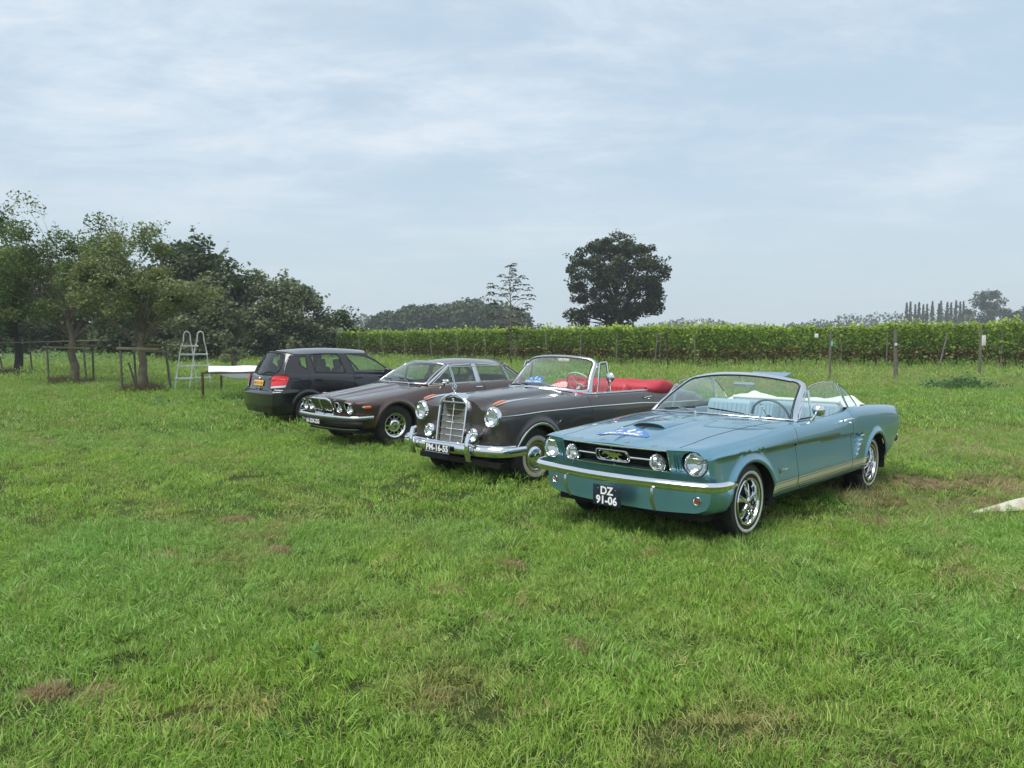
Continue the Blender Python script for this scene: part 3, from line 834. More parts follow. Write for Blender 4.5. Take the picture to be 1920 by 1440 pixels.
def crown_even(c, rad, k, r, zmin=None, inner=.4):
    """clusters spread evenly over an egg-shaped crown with some inside"""
    i = np.arange(k) + .5; ph = np.arccos(1 - 2*i/k); th = math.pi*(1 + 5**.5)*i
    d = np.stack([np.cos(th)*np.sin(ph), np.sin(th)*np.sin(ph), np.cos(ph)], 1); d = nrm(d + r.normal(0, .10, d.shape)); q = r.uniform(.80, 1.0, (k, 1))
    m = int(k*inner); d2 = nrm(r.normal(0, 1, (m, 3))); P = np.concatenate([d*q, d2*r.uniform(.15, .8, (m, 1))])*np.array(rad) + np.array(c)
    return P[P[:, 2] > zmin] if zmin is not None else P
def make_tree(name, label, cat, base, trunk_h, tr, clusters, csize, nleaf, lsize, lm, bark=None, group=None, seed=0, twigs=0, lean=0.0, limb_r=.35, limbs=True, up=.5, droop=0.0, shadev=None, aspect=.5, flatz=.75, fork=None):
    bark = bark or BARK
    r = np.random.default_rng(seed); bx, by = base; bz = float(gz(bx, by)) - .08
    root = empty(name, (bx, by, bz)); tag(root, label, cat, group)
    C = np.array(clusters) - np.array([bx, by, bz]); top = np.array([lean, 0, trunk_h])
    cen = C.mean(0)
    b = MB(); n = 9
    hi = np.array([cen[0]*.6 + lean, cen[1]*.4, max(trunk_h*1.15, cen[2])])
    tp = [np.array([0, 0, 0]) + (np.array([lean*.4, 0, 0]))*0 for _ in range(1)]
    for i in range(1, n):
        t = i/(n-1); p = (1-t)**2*np.array([0, 0, 0]) + 2*t*(1-t)*np.array([lean*.3, 0, trunk_h*.7]) + t*t*hi; tp.append(p + r.normal(0, tr*.25, 3)*(t > .1)*[1, 1, 0])
    rr = [tr*(1.35 if i == 0 else 1)*(1 - .75*(i/(n-1))**1.3) for i in range(n)]
    b.tube(tp, rr, bark, seg=10)
    tp = np.array(tp)
    if limbs:
        for c in C:
            low = min(max(trunk_h*.85, c[2]*.55), hi[2]*.95); i0 = int(np.argmin(np.abs(tp[:, 2] - low))); s = tp[i0]; d = c - s
            mid = s + d*.5 + np.array([0, 0, np.linalg.norm(d)*.10]) + r.normal(0, np.linalg.norm(d)*.06, 3)
            ts = np.linspace(0, 1, 6)[:, None]; pts = (1-ts)**2*s + 2*ts*(1-ts)*mid + ts**2*c
            r0 = max(.012, rr[i0]*limb_r*r.uniform(.6, 1.1)); b.tube(pts, np.linspace(r0, r0*.22, 6), bark, seg=6, cap=False)
    tw_pts = []
    if twigs:
        for q in range(twigs):
            c = C[r.integers(0, len(C))]; d = nrm((c - cen)*[1, 1, 1] + r.normal(0, .3, 3)*np.linalg.norm(c - cen) + [0, 0, .35*np.linalg.norm(c - cen)]); L = csize*r.uniform(1.0, 2.1)
            pts = [c + d*L*t + np.array([0, 0, .06*L*t*t]) + r.normal(0, .02*L, 3) for t in np.linspace(0, 1, 5)]
            b.tube(pts, np.linspace(.012, .003, 5)*max(1, csize), bark, seg=4, cap=False)
            for t in r.uniform(.25, 1.05, 16): tw_pts.append(c + d*L*t + r.normal(0, .085*L, 3))
    b.build('trunk', root, sharp=None)
    k = len(C); per = r.dirichlet(np.full(k, 3.0)); P = []; val = []
    for i, c in enumerate(C):
        m = max(3, int(nleaf*per[i])); s = csize*r.uniform(.65, 1.3)
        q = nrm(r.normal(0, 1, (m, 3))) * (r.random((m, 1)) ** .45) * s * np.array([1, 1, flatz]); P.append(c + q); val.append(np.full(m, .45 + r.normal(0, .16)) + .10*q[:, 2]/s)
    if len(tw_pts): P.append(np.array(tw_pts)); val.append(np.full(len(tw_pts), .55))
    P = np.concatenate(P); val = np.concatenate(val); kz = P[:, 2] > .03; P, val = P[kz], val[kz]
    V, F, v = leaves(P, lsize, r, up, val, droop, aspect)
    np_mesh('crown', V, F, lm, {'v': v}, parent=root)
    return root
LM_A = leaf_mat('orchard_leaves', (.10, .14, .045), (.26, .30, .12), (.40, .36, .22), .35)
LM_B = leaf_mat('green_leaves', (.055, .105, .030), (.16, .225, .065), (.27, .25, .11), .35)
LM_D = leaf_mat('dark_leaves', (.035, .065, .026), (.095, .135, .052), (.14, .16, .08), .25)
LM_W = leaf_mat('willow_leaves', (.085, .12, .055), (.21, .25, .125), (.30, .31, .18), .3)
LM_O = leaf_mat('oak_leaves', (.018, .038, .014), (.060, .085, .030), (.11, .082, .040), .18)
LM_P = leaf_mat('reddish_leaves', (.035, .052, .022), (.095, .10, .045), (.16, .09, .06), .25)
r0 = np.random.default_rng(5)
# orchard tree with stake guard, nearest (pale mottled crown)
C = np.concatenate([crown_clusters((-11.7, 24.0, 3.4), (1.75, 1.6, 1.35), 34, r0, .45, 2.0), crown_clusters((-9.8, 23.7, 2.75), (1.5, .8, .45), 11, r0), crown_clusters((-13.2, 24.1, 2.75), (.9, .8, .5), 8, r0), [(-13.0, 24, 4.15), (-12.4, 24, 4.7), (-11.3, 24, 4.9)]])
make_tree('orchard_tree', 'old orchard tree with mottled grey-green crown inside the stake guard nearest the ladder', 'tree', (-11.61, 24.2), 1.75, .155, C, .42, 11500, .115, LM_A, BARK_PALE, 'orchard trees in stake guards', 11, twigs=34, limb_r=.22)
# second, taller tree to the left
C = np.concatenate([crown_clusters((-17.6, 28.3, 4.2), (2.3, 1.9, 2.0), 52, r0, .4, 2.0), crown_clusters((-14.6, 28.0, 4.6), (1.5, 1.2, 1.15), 22, r0), [(-17.6, 28, 6.5), (-17.0, 28, 6.2), (-18.5, 28, 6.1), (-18.2, 28, 5.9), (-12.9, 28, 5.3), (-13.3, 28, 4.9), (-14.8, 28, 5.7)], crown_clusters((-15.0, 28.0, 2.7), (1.6, 1.0, .6), 10, r0)])
make_tree('orchard_tree', 'taller spreading orchard tree with a leaning side limb, between two other orchard trees', 'tree', (-16.2, 28.4), 1.9, .17, C, .52, 16500, .125, LM_B, BARK_PALE, 'orchard trees in stake guards', 12, twigs=75, limb_r=.22)
C = np.concatenate([crown_clusters((-22.8, 34.8, 4.2), (2.8, 2.2, 2.6), 44, r0, .4, 2.0)])
make_tree('orchard_tree', 'dark-trunked orchard tree at the left edge of the lawn', 'tree', (-22.4, 34.9), 2.0, .20, C, .85, 15000, .17, LM_B, BARK_DARK, 'orchard trees in stake guards', 13, twigs=20, limb_r=.22)
# big bushes behind
def bush(name, label, c, rad, n, k, ls, lm, seed, cs, twigs=0, group='large bushes behind the orchard', zc=None, bark=BARK_DARK):
    r = np.random.default_rng(seed); zc = zc if zc is not None else rad[2]*.35
    C = crown_even((c[0], c[1], zc), (rad[0]*.92, rad[1]*.92, rad[2]*.92), int(k*.85), r, .35, .45)
    return make_tree(name, label, 'tree', (c[0], c[1]), 1.0, .18, C, cs, n, ls, lm, bark, group, seed, twigs=twigs, limb_r=.2, aspect=.65)
bush('bushy_tree', 'tall rounded dark green bushy tree behind the tree nearest the ladder', (-24.2, 58), (4.4, 3.5, 6.4), 26000, 120, .34, LM_D, 21, 1.15, 40, zc=2.9)
bush('bushy_tree', 'broad grey-green willow-like bush behind the black hatchback', (-18.6, 60), (4.6, 3.6, 4.9), 26000, 130, .30, LM_W, 22, 1.05, 60, zc=1.9)
bush('bushy_tree', 'lower olive bush between the ladder and the willow-like bush', (-20.6, 51.5), (2.6, 2.2, 4.3), 13000, 60, .25, LM_W, 23, .85, 24, zc=1.5)
bush('bushy_tree', 'shadowy hedge-like bush low behind the stake guard nearest the ladder', (-28.6, 60), (4.2, 3, 4.5), 17000, 80, .36, LM_D, 24, 1.2, 10, zc=1.6)
bush('bushy_tree', 'dark bush standing behind the tree with the leaning limb', (-35.0, 62), (5.2, 3, 4.6), 17000, 80, .36, LM_D, 25, 1.3, 10, zc=1.8)
bush('bushy_tree', 'dark bush at the far left behind the dark-trunked tree', (-42.5, 63), (5.6, 3, 5.2), 17000, 80, .36, LM_D, 26, 1.3, 10, zc=2.0)
bush('bushy_tree', 'small dark bush at the left end of the vineyard', (-14.2, 63), (2.2, 2, 2.7), 8000, 40, .28, LM_D, 27, .8, 16, zc=1.0)
bush('small_bush', 'small round olive shrub in the grass before the dark bushes', (-14.8, 41.0), (.75, .6, .75), 1500, 12, .09, LM_W, 28, .28, 5, zc=.35, group=None, bark=BARK)
# solitary oak
C = crown_even((12.9, 90, 8.4), (5.65, 5.2, 5.05), 105, np.random.default_rng(31), 2.4, .32)
C = np.concatenate([C, crown_clusters((8.3, 90, 3.9), (1.0, 1.2, 1.3), 6, r0), crown_clusters((17.2, 90, 6.2), (1.3, 1.5, 1.2), 7, r0), [(13, 90, 2.6), (14.2, 90, 2.9), (11.4, 89, 2.7), (12.6, 88.5, 3.6), (14.6, 88.8, 4.0), (10.6, 89, 4.2)]])
C[:, 0] -= .75
make_tree('oak_tree', 'large solitary round-crowned dark oak standing beyond the vineyard', 'tree', (12.0, 90), 3.2, .42, C, 1.0, 23000, .36, LM_O, BARK_DARK, None, 32, twigs=26, aspect=.7)
# young tree with whorled drooping leaves
def sapling():
    r = np.random.default_rng(44); base = (-.07, 45.0); bz = float(gz(*base)); root = empty('young_tree', (*base, bz)); tag(root, 'slender young tree with sparse drooping leaf whorls in front of the vineyard', 'tree')
    b = MB(); tops = []
    b.tube([(0, 0, 0), (.02, 0, 1.5), (0, 0, 3.0), (-.05, 0, 4.4), (-.08, 0, 5.9)], [.055, .05, .04, .025, .008], BARK_PALE, seg=8)
    spec = [(5.9, -.08, 0, .30), (5.6, .25, .1, .28), (5.45, -.45, 0, .3), (5.2, .55, 0, .3), (5.05, -.15, .2, .3), (4.75, -.95, 0, .32), (4.7, .85, .1, .32), (4.5, .2, -.2, .3), (4.3, -1.1, .1, .32), (4.25, -.5, 0, .3), (4.15, 1.05, 0, .32), (4.0, .55, .2, .3), (3.75, -.9, .1, .3),
            (3.6, 1.0, 0, .3), (3.5, .3, .1, .3), (3.3, .75, .1, .32), (3.15, -1.25, 0, .3), (3.05, .5, 0, .3), (2.9, -.75, 0, .28), (2.6, .45, 0, .28), (2.5, -.4, .2, .28), (2.4, 1.3, 0, .26), (2.38, 1.65, 0, .22), (2.15, 1.25, .1, .24), (1.9, 1.1, 0, .24), (1.65, .85, 0, .2), (2.2, .25, 0, .3), (2.0, -.2, 0, .28), (1.7, .2, .1, .25), (4.9, .4, 0, .3), (4.6, -.35, 0, .3), (5.3, .1, .1, .25)]
    P = []; 
    for z, x, y, s in spec:
        zb = max(.9, z - abs(x)*.9 - .15); b.tube([(0, 0, zb), (x*.5, y*.5, (zb + z)/2 + .08), (x, y, z)], [.018, .012, .006], BARK_PALE, seg=5, cap=False)
        for w in range(4):
            cx, cy, cz = x + r.normal(0, .17), y + r.normal(0, .17), z + r.normal(0, .11)
            for k in range(6):
                a = 2*math.pi*k/7 + r.uniform(-.3, .3); L = s*r.uniform(.65, 1.0); P.append((cx, cy, cz, a, L))
    V = []; F = []; v = []
    for cx, cy, cz, a, L in P:
        d = np.array([math.cos(a), math.sin(a), 0]); s_ = np.array([-d[1], d[0], 0])*L*.16; n = len(V); c = np.array([cx, cy, cz])
        V += [c, c + d*L*.5 + s_ + [0, 0, -.02*L], c + d*L + [0, 0, -.45*L], c + d*L*.5 - s_ + [0, 0, -.02*L]]; F += [(n, n+1, n+2), (n, n+2, n+3)]; v += [r.uniform(0, .9)]*4
    b.build('trunk', root, sharp=None); np_mesh('crown', np.array(V), F, LM_P, {'v': v}, parent=root)
sapling()

# ================================================================ vineyard
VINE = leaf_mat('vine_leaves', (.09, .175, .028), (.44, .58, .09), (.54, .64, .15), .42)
VINE_DRY = leaf_mat('withered_vine_leaves', (.09, .065, .028), (.26, .15, .07), (.30, .27, .09), .3)
POST = mat('weathered_post', (.16, .145, .12), .9, noise=(5, (.09, .08, .065), .4, .7), bump=(20, .6, .02))
POST_DARK = mat('dark_post', (.035, .03, .026), .9)
VT = mat('vine_wood', (.032, .024, .018), .95)
WIRE = mat('wire', (.12, .12, .12), .5, .8)
rdir = np.array([.965, .262])
vtrunks = []
for s in range(3):
    r = np.random.default_rng(500 + s); b = MB(); p = [(r.normal(0, .02)*i, r.normal(0, .02)*i, h) for i, h in enumerate((0, .25, .5, .8))]; b.tube(p, [.030, .022, .022, .018], VT, seg=6)
    for k in range(3): a = r.uniform(0, 6.28); b.tube([p[-1], (p[-1][0] + .15*math.cos(a), p[-1][1] + .06*math.sin(a), 1.05), (p[-1][0] + .3*math.cos(a), p[-1][1] + .05, 1.3)], [.012, .008, .005], VT, seg=5, cap=False)
    o = b.build('vine_trunk'); vtrunks.append(o.data); bpy.data.objects.remove(o)
bpost = MB(); bpost.tube([(0, 0, -.2), (0, 0, 2.05)], .035, POST, seg=8); o = bpost.build('post'); POSTME = o.data; bpy.data.objects.remove(o)
def vine_row(i, start, L, H, lab, seed, dens=1.0):
    r = np.random.default_rng(seed); z0 = float(gz(*start)); root = empty('vine_row', (start[0], start[1], z0)); tag(root, lab, 'vine row', 'rows of the vineyard')
    n = int(L*430*dens); t = r.uniform(-.25, L, n)
    lump = .72 + .42*np.interp(t, np.arange(-2, L + 2, .7), r.uniform(0, 1, len(np.arange(-2, L + 2, .7))))
    h = r.random(n) ** .85; top = H * (.93 + .16*(lump - .9)) ; z = .92 + (top - .92)*h
    th = .30*(1 - .35*h) * lump; w = r.choice([-1, 1], n) * th * np.sqrt(r.random(n))
    ns = int(L*5); k_ = 9; ts = np.repeat(r.uniform(-.2, L, ns), k_); hs = np.repeat(r.uniform(.10, .42, ns)*r.uniform(.5, 1, ns), k_); u_ = np.tile(np.linspace(0, 1, k_), ns); t2 = ts + np.repeat(r.normal(0, .16, ns), k_)*u_**1.5 + r.normal(0, .03, ns*k_); z2 = H*.88 + hs*u_*1.3; w2 = np.repeat(r.normal(0, .16, ns), k_) + np.repeat(r.normal(0, .15, ns), k_)*u_ + r.normal(0, .03, ns*k_)      # loose shoots on top
    sag = n//7; t3 = r.uniform(-.25, L, sag); z3 = r.uniform(.45, 1.05, sag); w3 = r.normal(0, .22, sag)
    def P(t, w, z): return np.stack([t*rdir[0] - w*rdir[1], t*rdir[1] + w*rdir[0], z], 1)
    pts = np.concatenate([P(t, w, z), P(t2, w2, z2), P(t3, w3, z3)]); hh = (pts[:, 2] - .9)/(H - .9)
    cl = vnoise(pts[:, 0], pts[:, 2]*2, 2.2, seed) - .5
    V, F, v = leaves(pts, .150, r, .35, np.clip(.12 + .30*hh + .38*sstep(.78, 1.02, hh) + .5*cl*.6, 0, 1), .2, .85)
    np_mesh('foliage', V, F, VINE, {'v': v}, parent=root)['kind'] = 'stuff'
    q = int(n*.42); t4 = r.uniform(-.1, L, q); z4 = r.normal(.88, .19, q); V, F, v = leaves(P(t4, r.normal(0, .2, q), np.clip(z4, .38, 1.4)), .13, r, .3, np.clip(r.normal(.5, .25, q), 0, 1), .4, .8)
    np_mesh('withered_leaves', V, F, VINE_DRY, {'v': v}, parent=root)['kind'] = 'stuff'
    for k in range(int(L/1.05)):
        o = bpy.data.objects.new('vine_trunk', vtrunks[r.integers(0, 3)]); COL.objects.link(o); o.parent = root; tt = .4 + k*1.05 + r.normal(0, .08); o.location = (tt*rdir[0], tt*rdir[1], 0); o.rotation_euler = (0, 0, r.uniform(0, 6))
    for k in range(int(L/9) + 1):
        o = bpy.data.objects.new('post', POSTME); COL.objects.link(o); o.parent = root; tt = -.15 + k*9; o.location = (tt*rdir[0] + .05, tt*rdir[1] - .26, 0); o.rotation_euler = (r.normal(0, .03), r.normal(0, .03), r.uniform(0, 6))
    b = MB()
    for z_ in (.75, 1.4): b.tube([(-.6*rdir[0], -.6*rdir[1], z_), (L*rdir[0], L*rdir[1], z_)], .004, WIRE, seg=4)
    b.build('trellis_wire', root)
rows = []
for k in range(12): rows.append(((-13.4 + 1.96*k, 60 - 1.475*k), 9.0, 2.28 + .02*k))
rows += [((10.1, 42.3), 17.0, 2.50), ((18.0, 42.1), 9, 2.5), ((20.2, 41.6), 14.0, 2.66), ((24.3, 38.4), 16, 2.74), ((28.0, 36.6), 10, 2.8)]
ordn = ['first', 'second', 'third', 'fourth', 'fifth', 'sixth', 'seventh', 'eighth', 'ninth', 'tenth', 'eleventh', 'twelfth', 'thirteenth', 'fourteenth', 'fifteenth', 'sixteenth', 'seventeenth']
for k, (s_, L_, H_) in enumerate(rows):
    vine_row(k, s_, L_, H_, 'leafy green vine row on wires, its end the %s from the left' % ordn[k], 600 + k)
# vineyard fill seen over and between the front rows
rf = np.random.default_rng(77); n = 42000; u = rf.uniform(0, 1, n); t = rf.uniform(2, 26, n); fx = -13.4 + 37.7*u + 4 + t*.965*.6; fy = 60 - 21.6*u + 3 + t*.8
V, F, v = leaves(np.stack([fx, fy, rf.uniform(.55, 2.25, n) + .12*u + gz(fx, fy)], 1), .22, rf, .4, np.clip(rf.normal(.35, .2, n), 0, 1), .2, .85)
tag(np_mesh('far_vines', V, F, VINE, {'v': v}), 'dense green mass of further vine rows behind the front ones', 'vines', kind='stuff')
def vpost(x, y, h, lab, m=POST, r_=.05, leanx=0.0, labelkind=None):
    z = float(gz(x, y)); root = empty('vineyard_post', (x, y, z)); tag(root, lab, 'post', 'posts before the vineyard')
    b = MB(); b.tube([(0, 0, -.2), (leanx*.5, 0, h*.5), (leanx, 0, h)], [r_*1.05, r_, r_*.9], m, seg=10); b.build('pole', root)
    if labelkind:
        b = MB(); w_, h_, zz, c_, dx = labelkind; b.box((dx + leanx, -r_ - .02, zz), (w_, .03, h_), mat('post_tag_' + str(round(x)), c_, .5), bev=.006); b.build('tag', root)
vpost(8.39, 43.6, 1.9, 'slim pale post at the vineyard edge, left of the dark leaning post')
vpost(7.95, 39.1, 1.95, 'dark leaning post right behind the red-trimmed convertible', POST_DARK, .045, -.12)
vpost(13.11, 31.7, 2.02, 'grey post with small turquoise tag behind the blue convertible', POST, .05, 0, (.07, .2, 1.5, (.15, .5, .45), .03))
vpost(15.3, 30.6, 2.05, 'stout grey post with small blue and white tag', POST, .075, -.09, (.10, .10, 1.48, (.5, .65, .75), .0))
vpost(19.29, 31.7, 2.12, 'grey post carrying a white box tag near the right edge', POST, .055, 0, (.16, .42, 1.62, (.62, .64, .58), .08))
vpost(19.8, 35.8, 1.95, 'thin post leaning right beside the white-tagged post', POST, .04, .45)
vpost(20.3, 43.0, 2.0, 'brown post at the gap between two vine row ends', POST, .07)
vpost(14.96, 44.0, 1.0, 'short thin dark stake in front of the vines behind the blue car', POST_DARK, .03)
b = MB(); b.box((0, 0, 0), (.20, .03, .22), mat('white_tag', (.7, .7, .66), .5), bev=.02); o = b.build('hanging_tag', None, loc=(16.4, 41.5, 1.70)); tag(o, 'round-cornered white tag hanging in the vine leaves left of the turquoise-tagged post', 'tag')

# ================================================================ far trees
FARL = leaf_mat('far_leaves', (.045, .075, .034), (.09, .125, .055), None, .2)
def far_mass(name, segs, d, n, ls, lab, seed, kind='stuff'):
    r = np.random.default_rng(seed); P = []
    xs = np.array([s[0] for s in segs]); hs = np.array([s[1] for s in segs])
    blobs = []
    x = xs[0]
    while x < xs[-1]:
        h = np.interp(x, xs, hs); w = r.uniform(.30, .55)*max(h, 4); blobs.append((x, d + r.uniform(-6, 6), h*r.uniform(.82, 1.03), w)); x += w*.55
    per = max(60, n//len(blobs))
    for bx, by, h, w in blobs:
        k = per; q = nrm(r.normal(0, 1, (k, 3)))*r.random((k, 1))**.35; q = q*np.array([w, w*.8, h*.42]) + np.array([bx, by, h*.58]); lo = r.uniform(0, h*.5, k//3); P.append(q); P.append(np.stack([bx + r.normal(0, w*.6, k//3), np.full(k//3, by), lo], 1))
    P = np.concatenate(P); V, F, v = leaves(P, ls, r, .3, .45, 0, .8)
    return tag(np_mesh(name, V, F, FARL, {'v': v}), lab, 'woods', kind=kind)
far_mass('far_woods', [(-38, 7.5), (-35.5, 9.5), (-30, 9.6), (-26, 12.0), (-20, 12.5), (-13, 12.6), (-9, 13.0), (-4, 13.6), (0, 12.0), (3, 7), (4, 5)], 215, 16000, 1.0, 'dark rounded woodland left of the young tree on the horizon', 71)
far_mass('far_woods', [(-130, 12), (-92, 13), (-82, 15.5), (-70, 14), (-45, 9), (0, 6), (8, 5)], 420, 7000, 1.7, 'pale distant woodland at the left end of the vineyard horizon', 72)
far_mass('far_hedge', [(2, 5), (20, 7.5), (45, 6.0), (70, 8.0), (95, 12.5), (105, 14), (125, 9.5), (150, 8.5), (175, 13), (205, 17), (230, 19), (262, 21)], 430, 13000, 1.5, 'low bluish tree line along the right horizon', 73)
far_mass('far_hedge', [(30, 4), (55, 5.5), (90, 5), (130, 6)], 330, 3500, 1.2, 'thin far hedge under the tree line right of the oak', 74)
for k, (ux, top, w) in enumerate([(1697, 568, 8), (1704, 566, 7), (1713, 572, 6), (1720, 567, 7), (1728, 571, 6), (1735, 570, 6), (1745, 565, 8), (1757, 570, 4), (1761, 564, 9), (1773, 567, 7), (1780, 568, 6), (1789, 564, 7), (1797, 566, 6), (1803, 565, 5)]):
    D = 330.; x = (ux - 960)/1442*D; h = (632 - top)/1442*D + 1.7; r = np.random.default_rng(800 + k); n = 520
    z = r.uniform(.5, 1, n)*0 + r.random(n)**.8*h; wd = w/1442*D*.5*np.clip(1.1 - (z/h)**3, .12, 1)
    a = r.uniform(0, 6.28, n); q = np.sqrt(r.random(n)); P = np.stack([q*wd*np.cos(a), q*wd*np.sin(a), z], 1)
    V, F, v = leaves(P, .75, r, .2, .45, 0, .8); root = empty('poplar_tree', (x, D, -.1)); tag(root, ['tall narrow poplar, the %s from the left in the far row' % ordn[k]][0], 'tree', 'row of far poplars')
    np_mesh('crown', V, F, FARL, {'v': v}, parent=root); b = MB(); b.tube([(0, 0, 0), (0, 0, h*.8)], [.4, .1], BARK_DARK, seg=6); b.build('trunk', root)
def far_tree(x, D, h, rad, lab, seed, n=4200, zc=.62, rz=.42):
    r = np.random.default_rng(seed); C = crown_clusters((x, D, h*zc), (rad, rad*.7, h*rz), 34, r, .4, 1.5)
    make_tree('far_tree', lab, 'tree', (x, D), h*.3, .55, C, rad*.26, n, .95, FARL, BARK_DARK, 'broad trees on the far right', seed, aspect=.75)
far_tree(190, 310, 19.5, 9.4, 'broad spreading tree right of the poplar row', 91)
far_tree(205, 312, 13.5, 5.5, 'lower tree right of the broad spreading one, at the picture edge', 92, 2500)
far_tree(212, 300, 12.5, 5.5, 'lowest tree cut by the right edge of the picture', 93, 2500)
# ================================================================ shared car pieces
def paint(name, base, metal=0.55, rough=0.32):
    m = mat(name, base, rough, metal, coat=1.0, coat_rough=0.015)
    t = m.node_tree; b = t.nodes['Principled BSDF']
    co = t.nodes.new('ShaderNodeTexCoord')
    n = t.nodes.new('ShaderNodeTexNoise'); n.inputs['Scale'].default_value = 2.2; n.inputs['Detail'].default_value = 7
    r = t.nodes.new('ShaderNodeMapRange'); r.inputs[1].default_value = .35; r.inputs[2].default_value = .75
    r.inputs[3].default_value = 0.0; r.inputs[4].default_value = 0.09
    t.links.new(co.outputs['Object'], n.inputs['Vector']); t.links.new(n.outputs['Fac'], r.inputs[0])
    t.links.new(r.outputs[0], b.inputs['Coat Roughness'])
    return m
def tyre_prof(rb, rt, w):
    g = .006
    return [(rb - .01, -.40*w), (rb + .012, -.47*w), (rb + (rt-rb)*.5, -.5*w), (rt - .025, -.46*w), (rt - .006, -.39*w), (rt, -.33*w),
            (rt, -.2*w), (rt - g, -.19*w), (rt - g, -.15*w), (rt + .001, -.14*w), (rt + .001, -.03*w), (rt - g, -.02*w), (rt - g, .02*w), (rt + .001, .03*w),
            (rt + .001, .14*w), (rt - g, .15*w), (rt - g, .19*w), (rt, .2*w), (rt, .33*w), (rt - .006, .39*w), (rt - .025, .46*w),
            (rb + (rt-rb)*.5, .5*w), (rb + .012, .47*w), (rb - .01, .40*w)]
def wheel(rb, rt, w, style, ww=None, wwmat=None, body=None):
    root = empty('wheel')
    pr = tyre_prof(rb, rt, w)
    tb = MB(); tb.lathe(pr, TYRE, seg=48)
    ty = tb.build('tyre', root, sharp=30)
    if ww:
        b = MB(); rs = np.linspace(ww[0], ww[1], 7)
        rr = [p[0] for p in pr[18:]][::-1]; hh = [p[1] for p in pr[18:]][::-1]
        prof = [(r_, np.interp(r_, rr, hh) + .003 * math.sin(math.pi * i / 6) + .0015) for i, r_ in enumerate(rs)]
        b.lathe(prof[::-1], wwmat or WHITEWALL, seg=48); b.build('whitewall_band', ty)
    b = MB(); k = rb / .178
    if style == 'spoked':
        b.lathe([(rb + .012, .47*w + .002), (rb + .008, .47*w + .009), (rb - .006, .47*w + .006), (rb - .014, .47*w - .012), (rb - .018, .2*w), (rb - .024, .02*w)][::-1], CHROME, seg=48)
        b.lathe([(0.0, .0), (rb - .02, .0)][::-1], DARK, o=(0, .10*w, 0), seg=32)
        for i in range(5):
            a = 2*math.pi*i/5 + .3
            c, s_ = math.cos(a), math.sin(a)
            def at(r_, t_, h_): return (r_*c - t_*s_, h_, r_*s_ + t_*c)
            h0, h1 = .46*w, .20*w
            for sg in (-1, 1):       # forked spoke: two bright ribs with a dark slot
                b.tube([at(.035*k, sg*.008*k, h0), at(.08*k, sg*.012*k, h0 - .004), at(.125*k, sg*.024*k, .36*w), at(rb - .02, sg*.040*k, h1)], [.007, .0075, .008, .009], CHROME, seg=6)
            b.add([at(.03*k, -.012*k, h0 - .008), at(.03*k, .012*k, h0 - .008), at(.12*k, .022*k, .33*w), at(.12*k, -.022*k, .33*w), at(rb - .02, .036*k, h1 - .008), at(rb - .02, -.036*k, h1 - .008)], [(0, 3, 2, 1), (3, 5, 4, 2)], CHROME_DULL, smooth=False)
        b.build('rim', root)
        b = MB(); b.lathe([(0, .50*w + .006), (.014, .50*w + .005), (.024, .49*w), (.034, .47*w), (.036, .40*w)][::-1], CHROME, seg=24)
        b.lathe([(0, .51*w + .006), (.013, .51*w + .004)][::-1], mat('red_centre', (.35, .02, .02), .2, coat=1), seg=16)
        b.build('hubcap', root)
    elif style == 'slotted':
        b.lathe([(rb + .012, .47*w + .002), (rb + .006, .47*w + .010), (rb - .010, .47*w + .004), (rb - .022, .40*w), (rb - .03, .30*w), (rb - .055, .31*w), (.09, .37*w), (.04, .38*w), (0, .38*w)][::-1], CHROME, seg=48)
        for i in range(12):
            a = 2*math.pi*(i + .5)/12; c, s_ = math.cos(a), math.sin(a); q = []
            for r_, t_ in ((.113, -.019), (.113, .019), (.150, .026), (.150, -.026)):
                q.append((r_*c - t_*s_, .355*w + .002 - (r_-.113)*.25, r_*s_ + t_*c))
            b.add(q, [(0, 1, 2, 3)], DARK, smooth=False)
            b.add([tuple(v) for v in q], [(3, 2, 1, 0)], DARK, smooth=False)
        b.build('rim', root)
        b = MB(); b.lathe([(0, .50*w + .004), (.012, .5*w + .004), (.020, .485*w), (.030, .485*w), (.045, .50*w), (.070, .475*w), (.088, .42*w), (.094, .36*w)][::-1], CHROME, seg=32)
        b.lathe([(.012, .5*w + .007), (.019, .49*w + .003)][::-1], BLACK, seg=20)
        b.build('hubcap', root)
    elif style == 'capped':
        b.lathe([(rb + .012, .47*w), (rb + .004, .47*w + .006), (rb - .008, .45*w), (rb - .02, .36*w)][::-1], body, seg=48)
        b.lathe([(rb - .012, .455*w + .004), (rb - .024, .44*w + .006), (rb - .034, .39*w)][::-1], CHROME, seg=48)
        b.lathe([(rb - .034, .34*w), (.10, .30*w), (0, .30*w)][::-1], body, seg=32)
        b.build('rim', root)
        b = MB(); b.lathe([(0, .53*w), (.03, .525*w), (.05, .50*w), (.055, .49*w), (.085, .465*w), (.112, .40*w), (.122, .32*w)][::-1], CHROME, seg=40)
        b.lathe([(.034, .53*w + .003), (.04, .525*w + .004), (.046, .515*w)][::-1], CHROME_DULL, seg=30)
        b.build('hubcap', root)
    else:   # alloy, five double spokes
        AL = mat('silver_alloy', (.55, .56, .58), .3, .8, coat=.5)
        b.lathe([(rb + .010, .47*w), (rb + .004, .47*w + .008), (rb - .012, .45*w), (rb - .02, .2*w), (rb - .024, -.1*w)][::-1], AL, seg=48)
        b.lathe([(0.0, .0), (rb - .02, .0)][::-1], DARK, o=(0, .0, 0), seg=32)
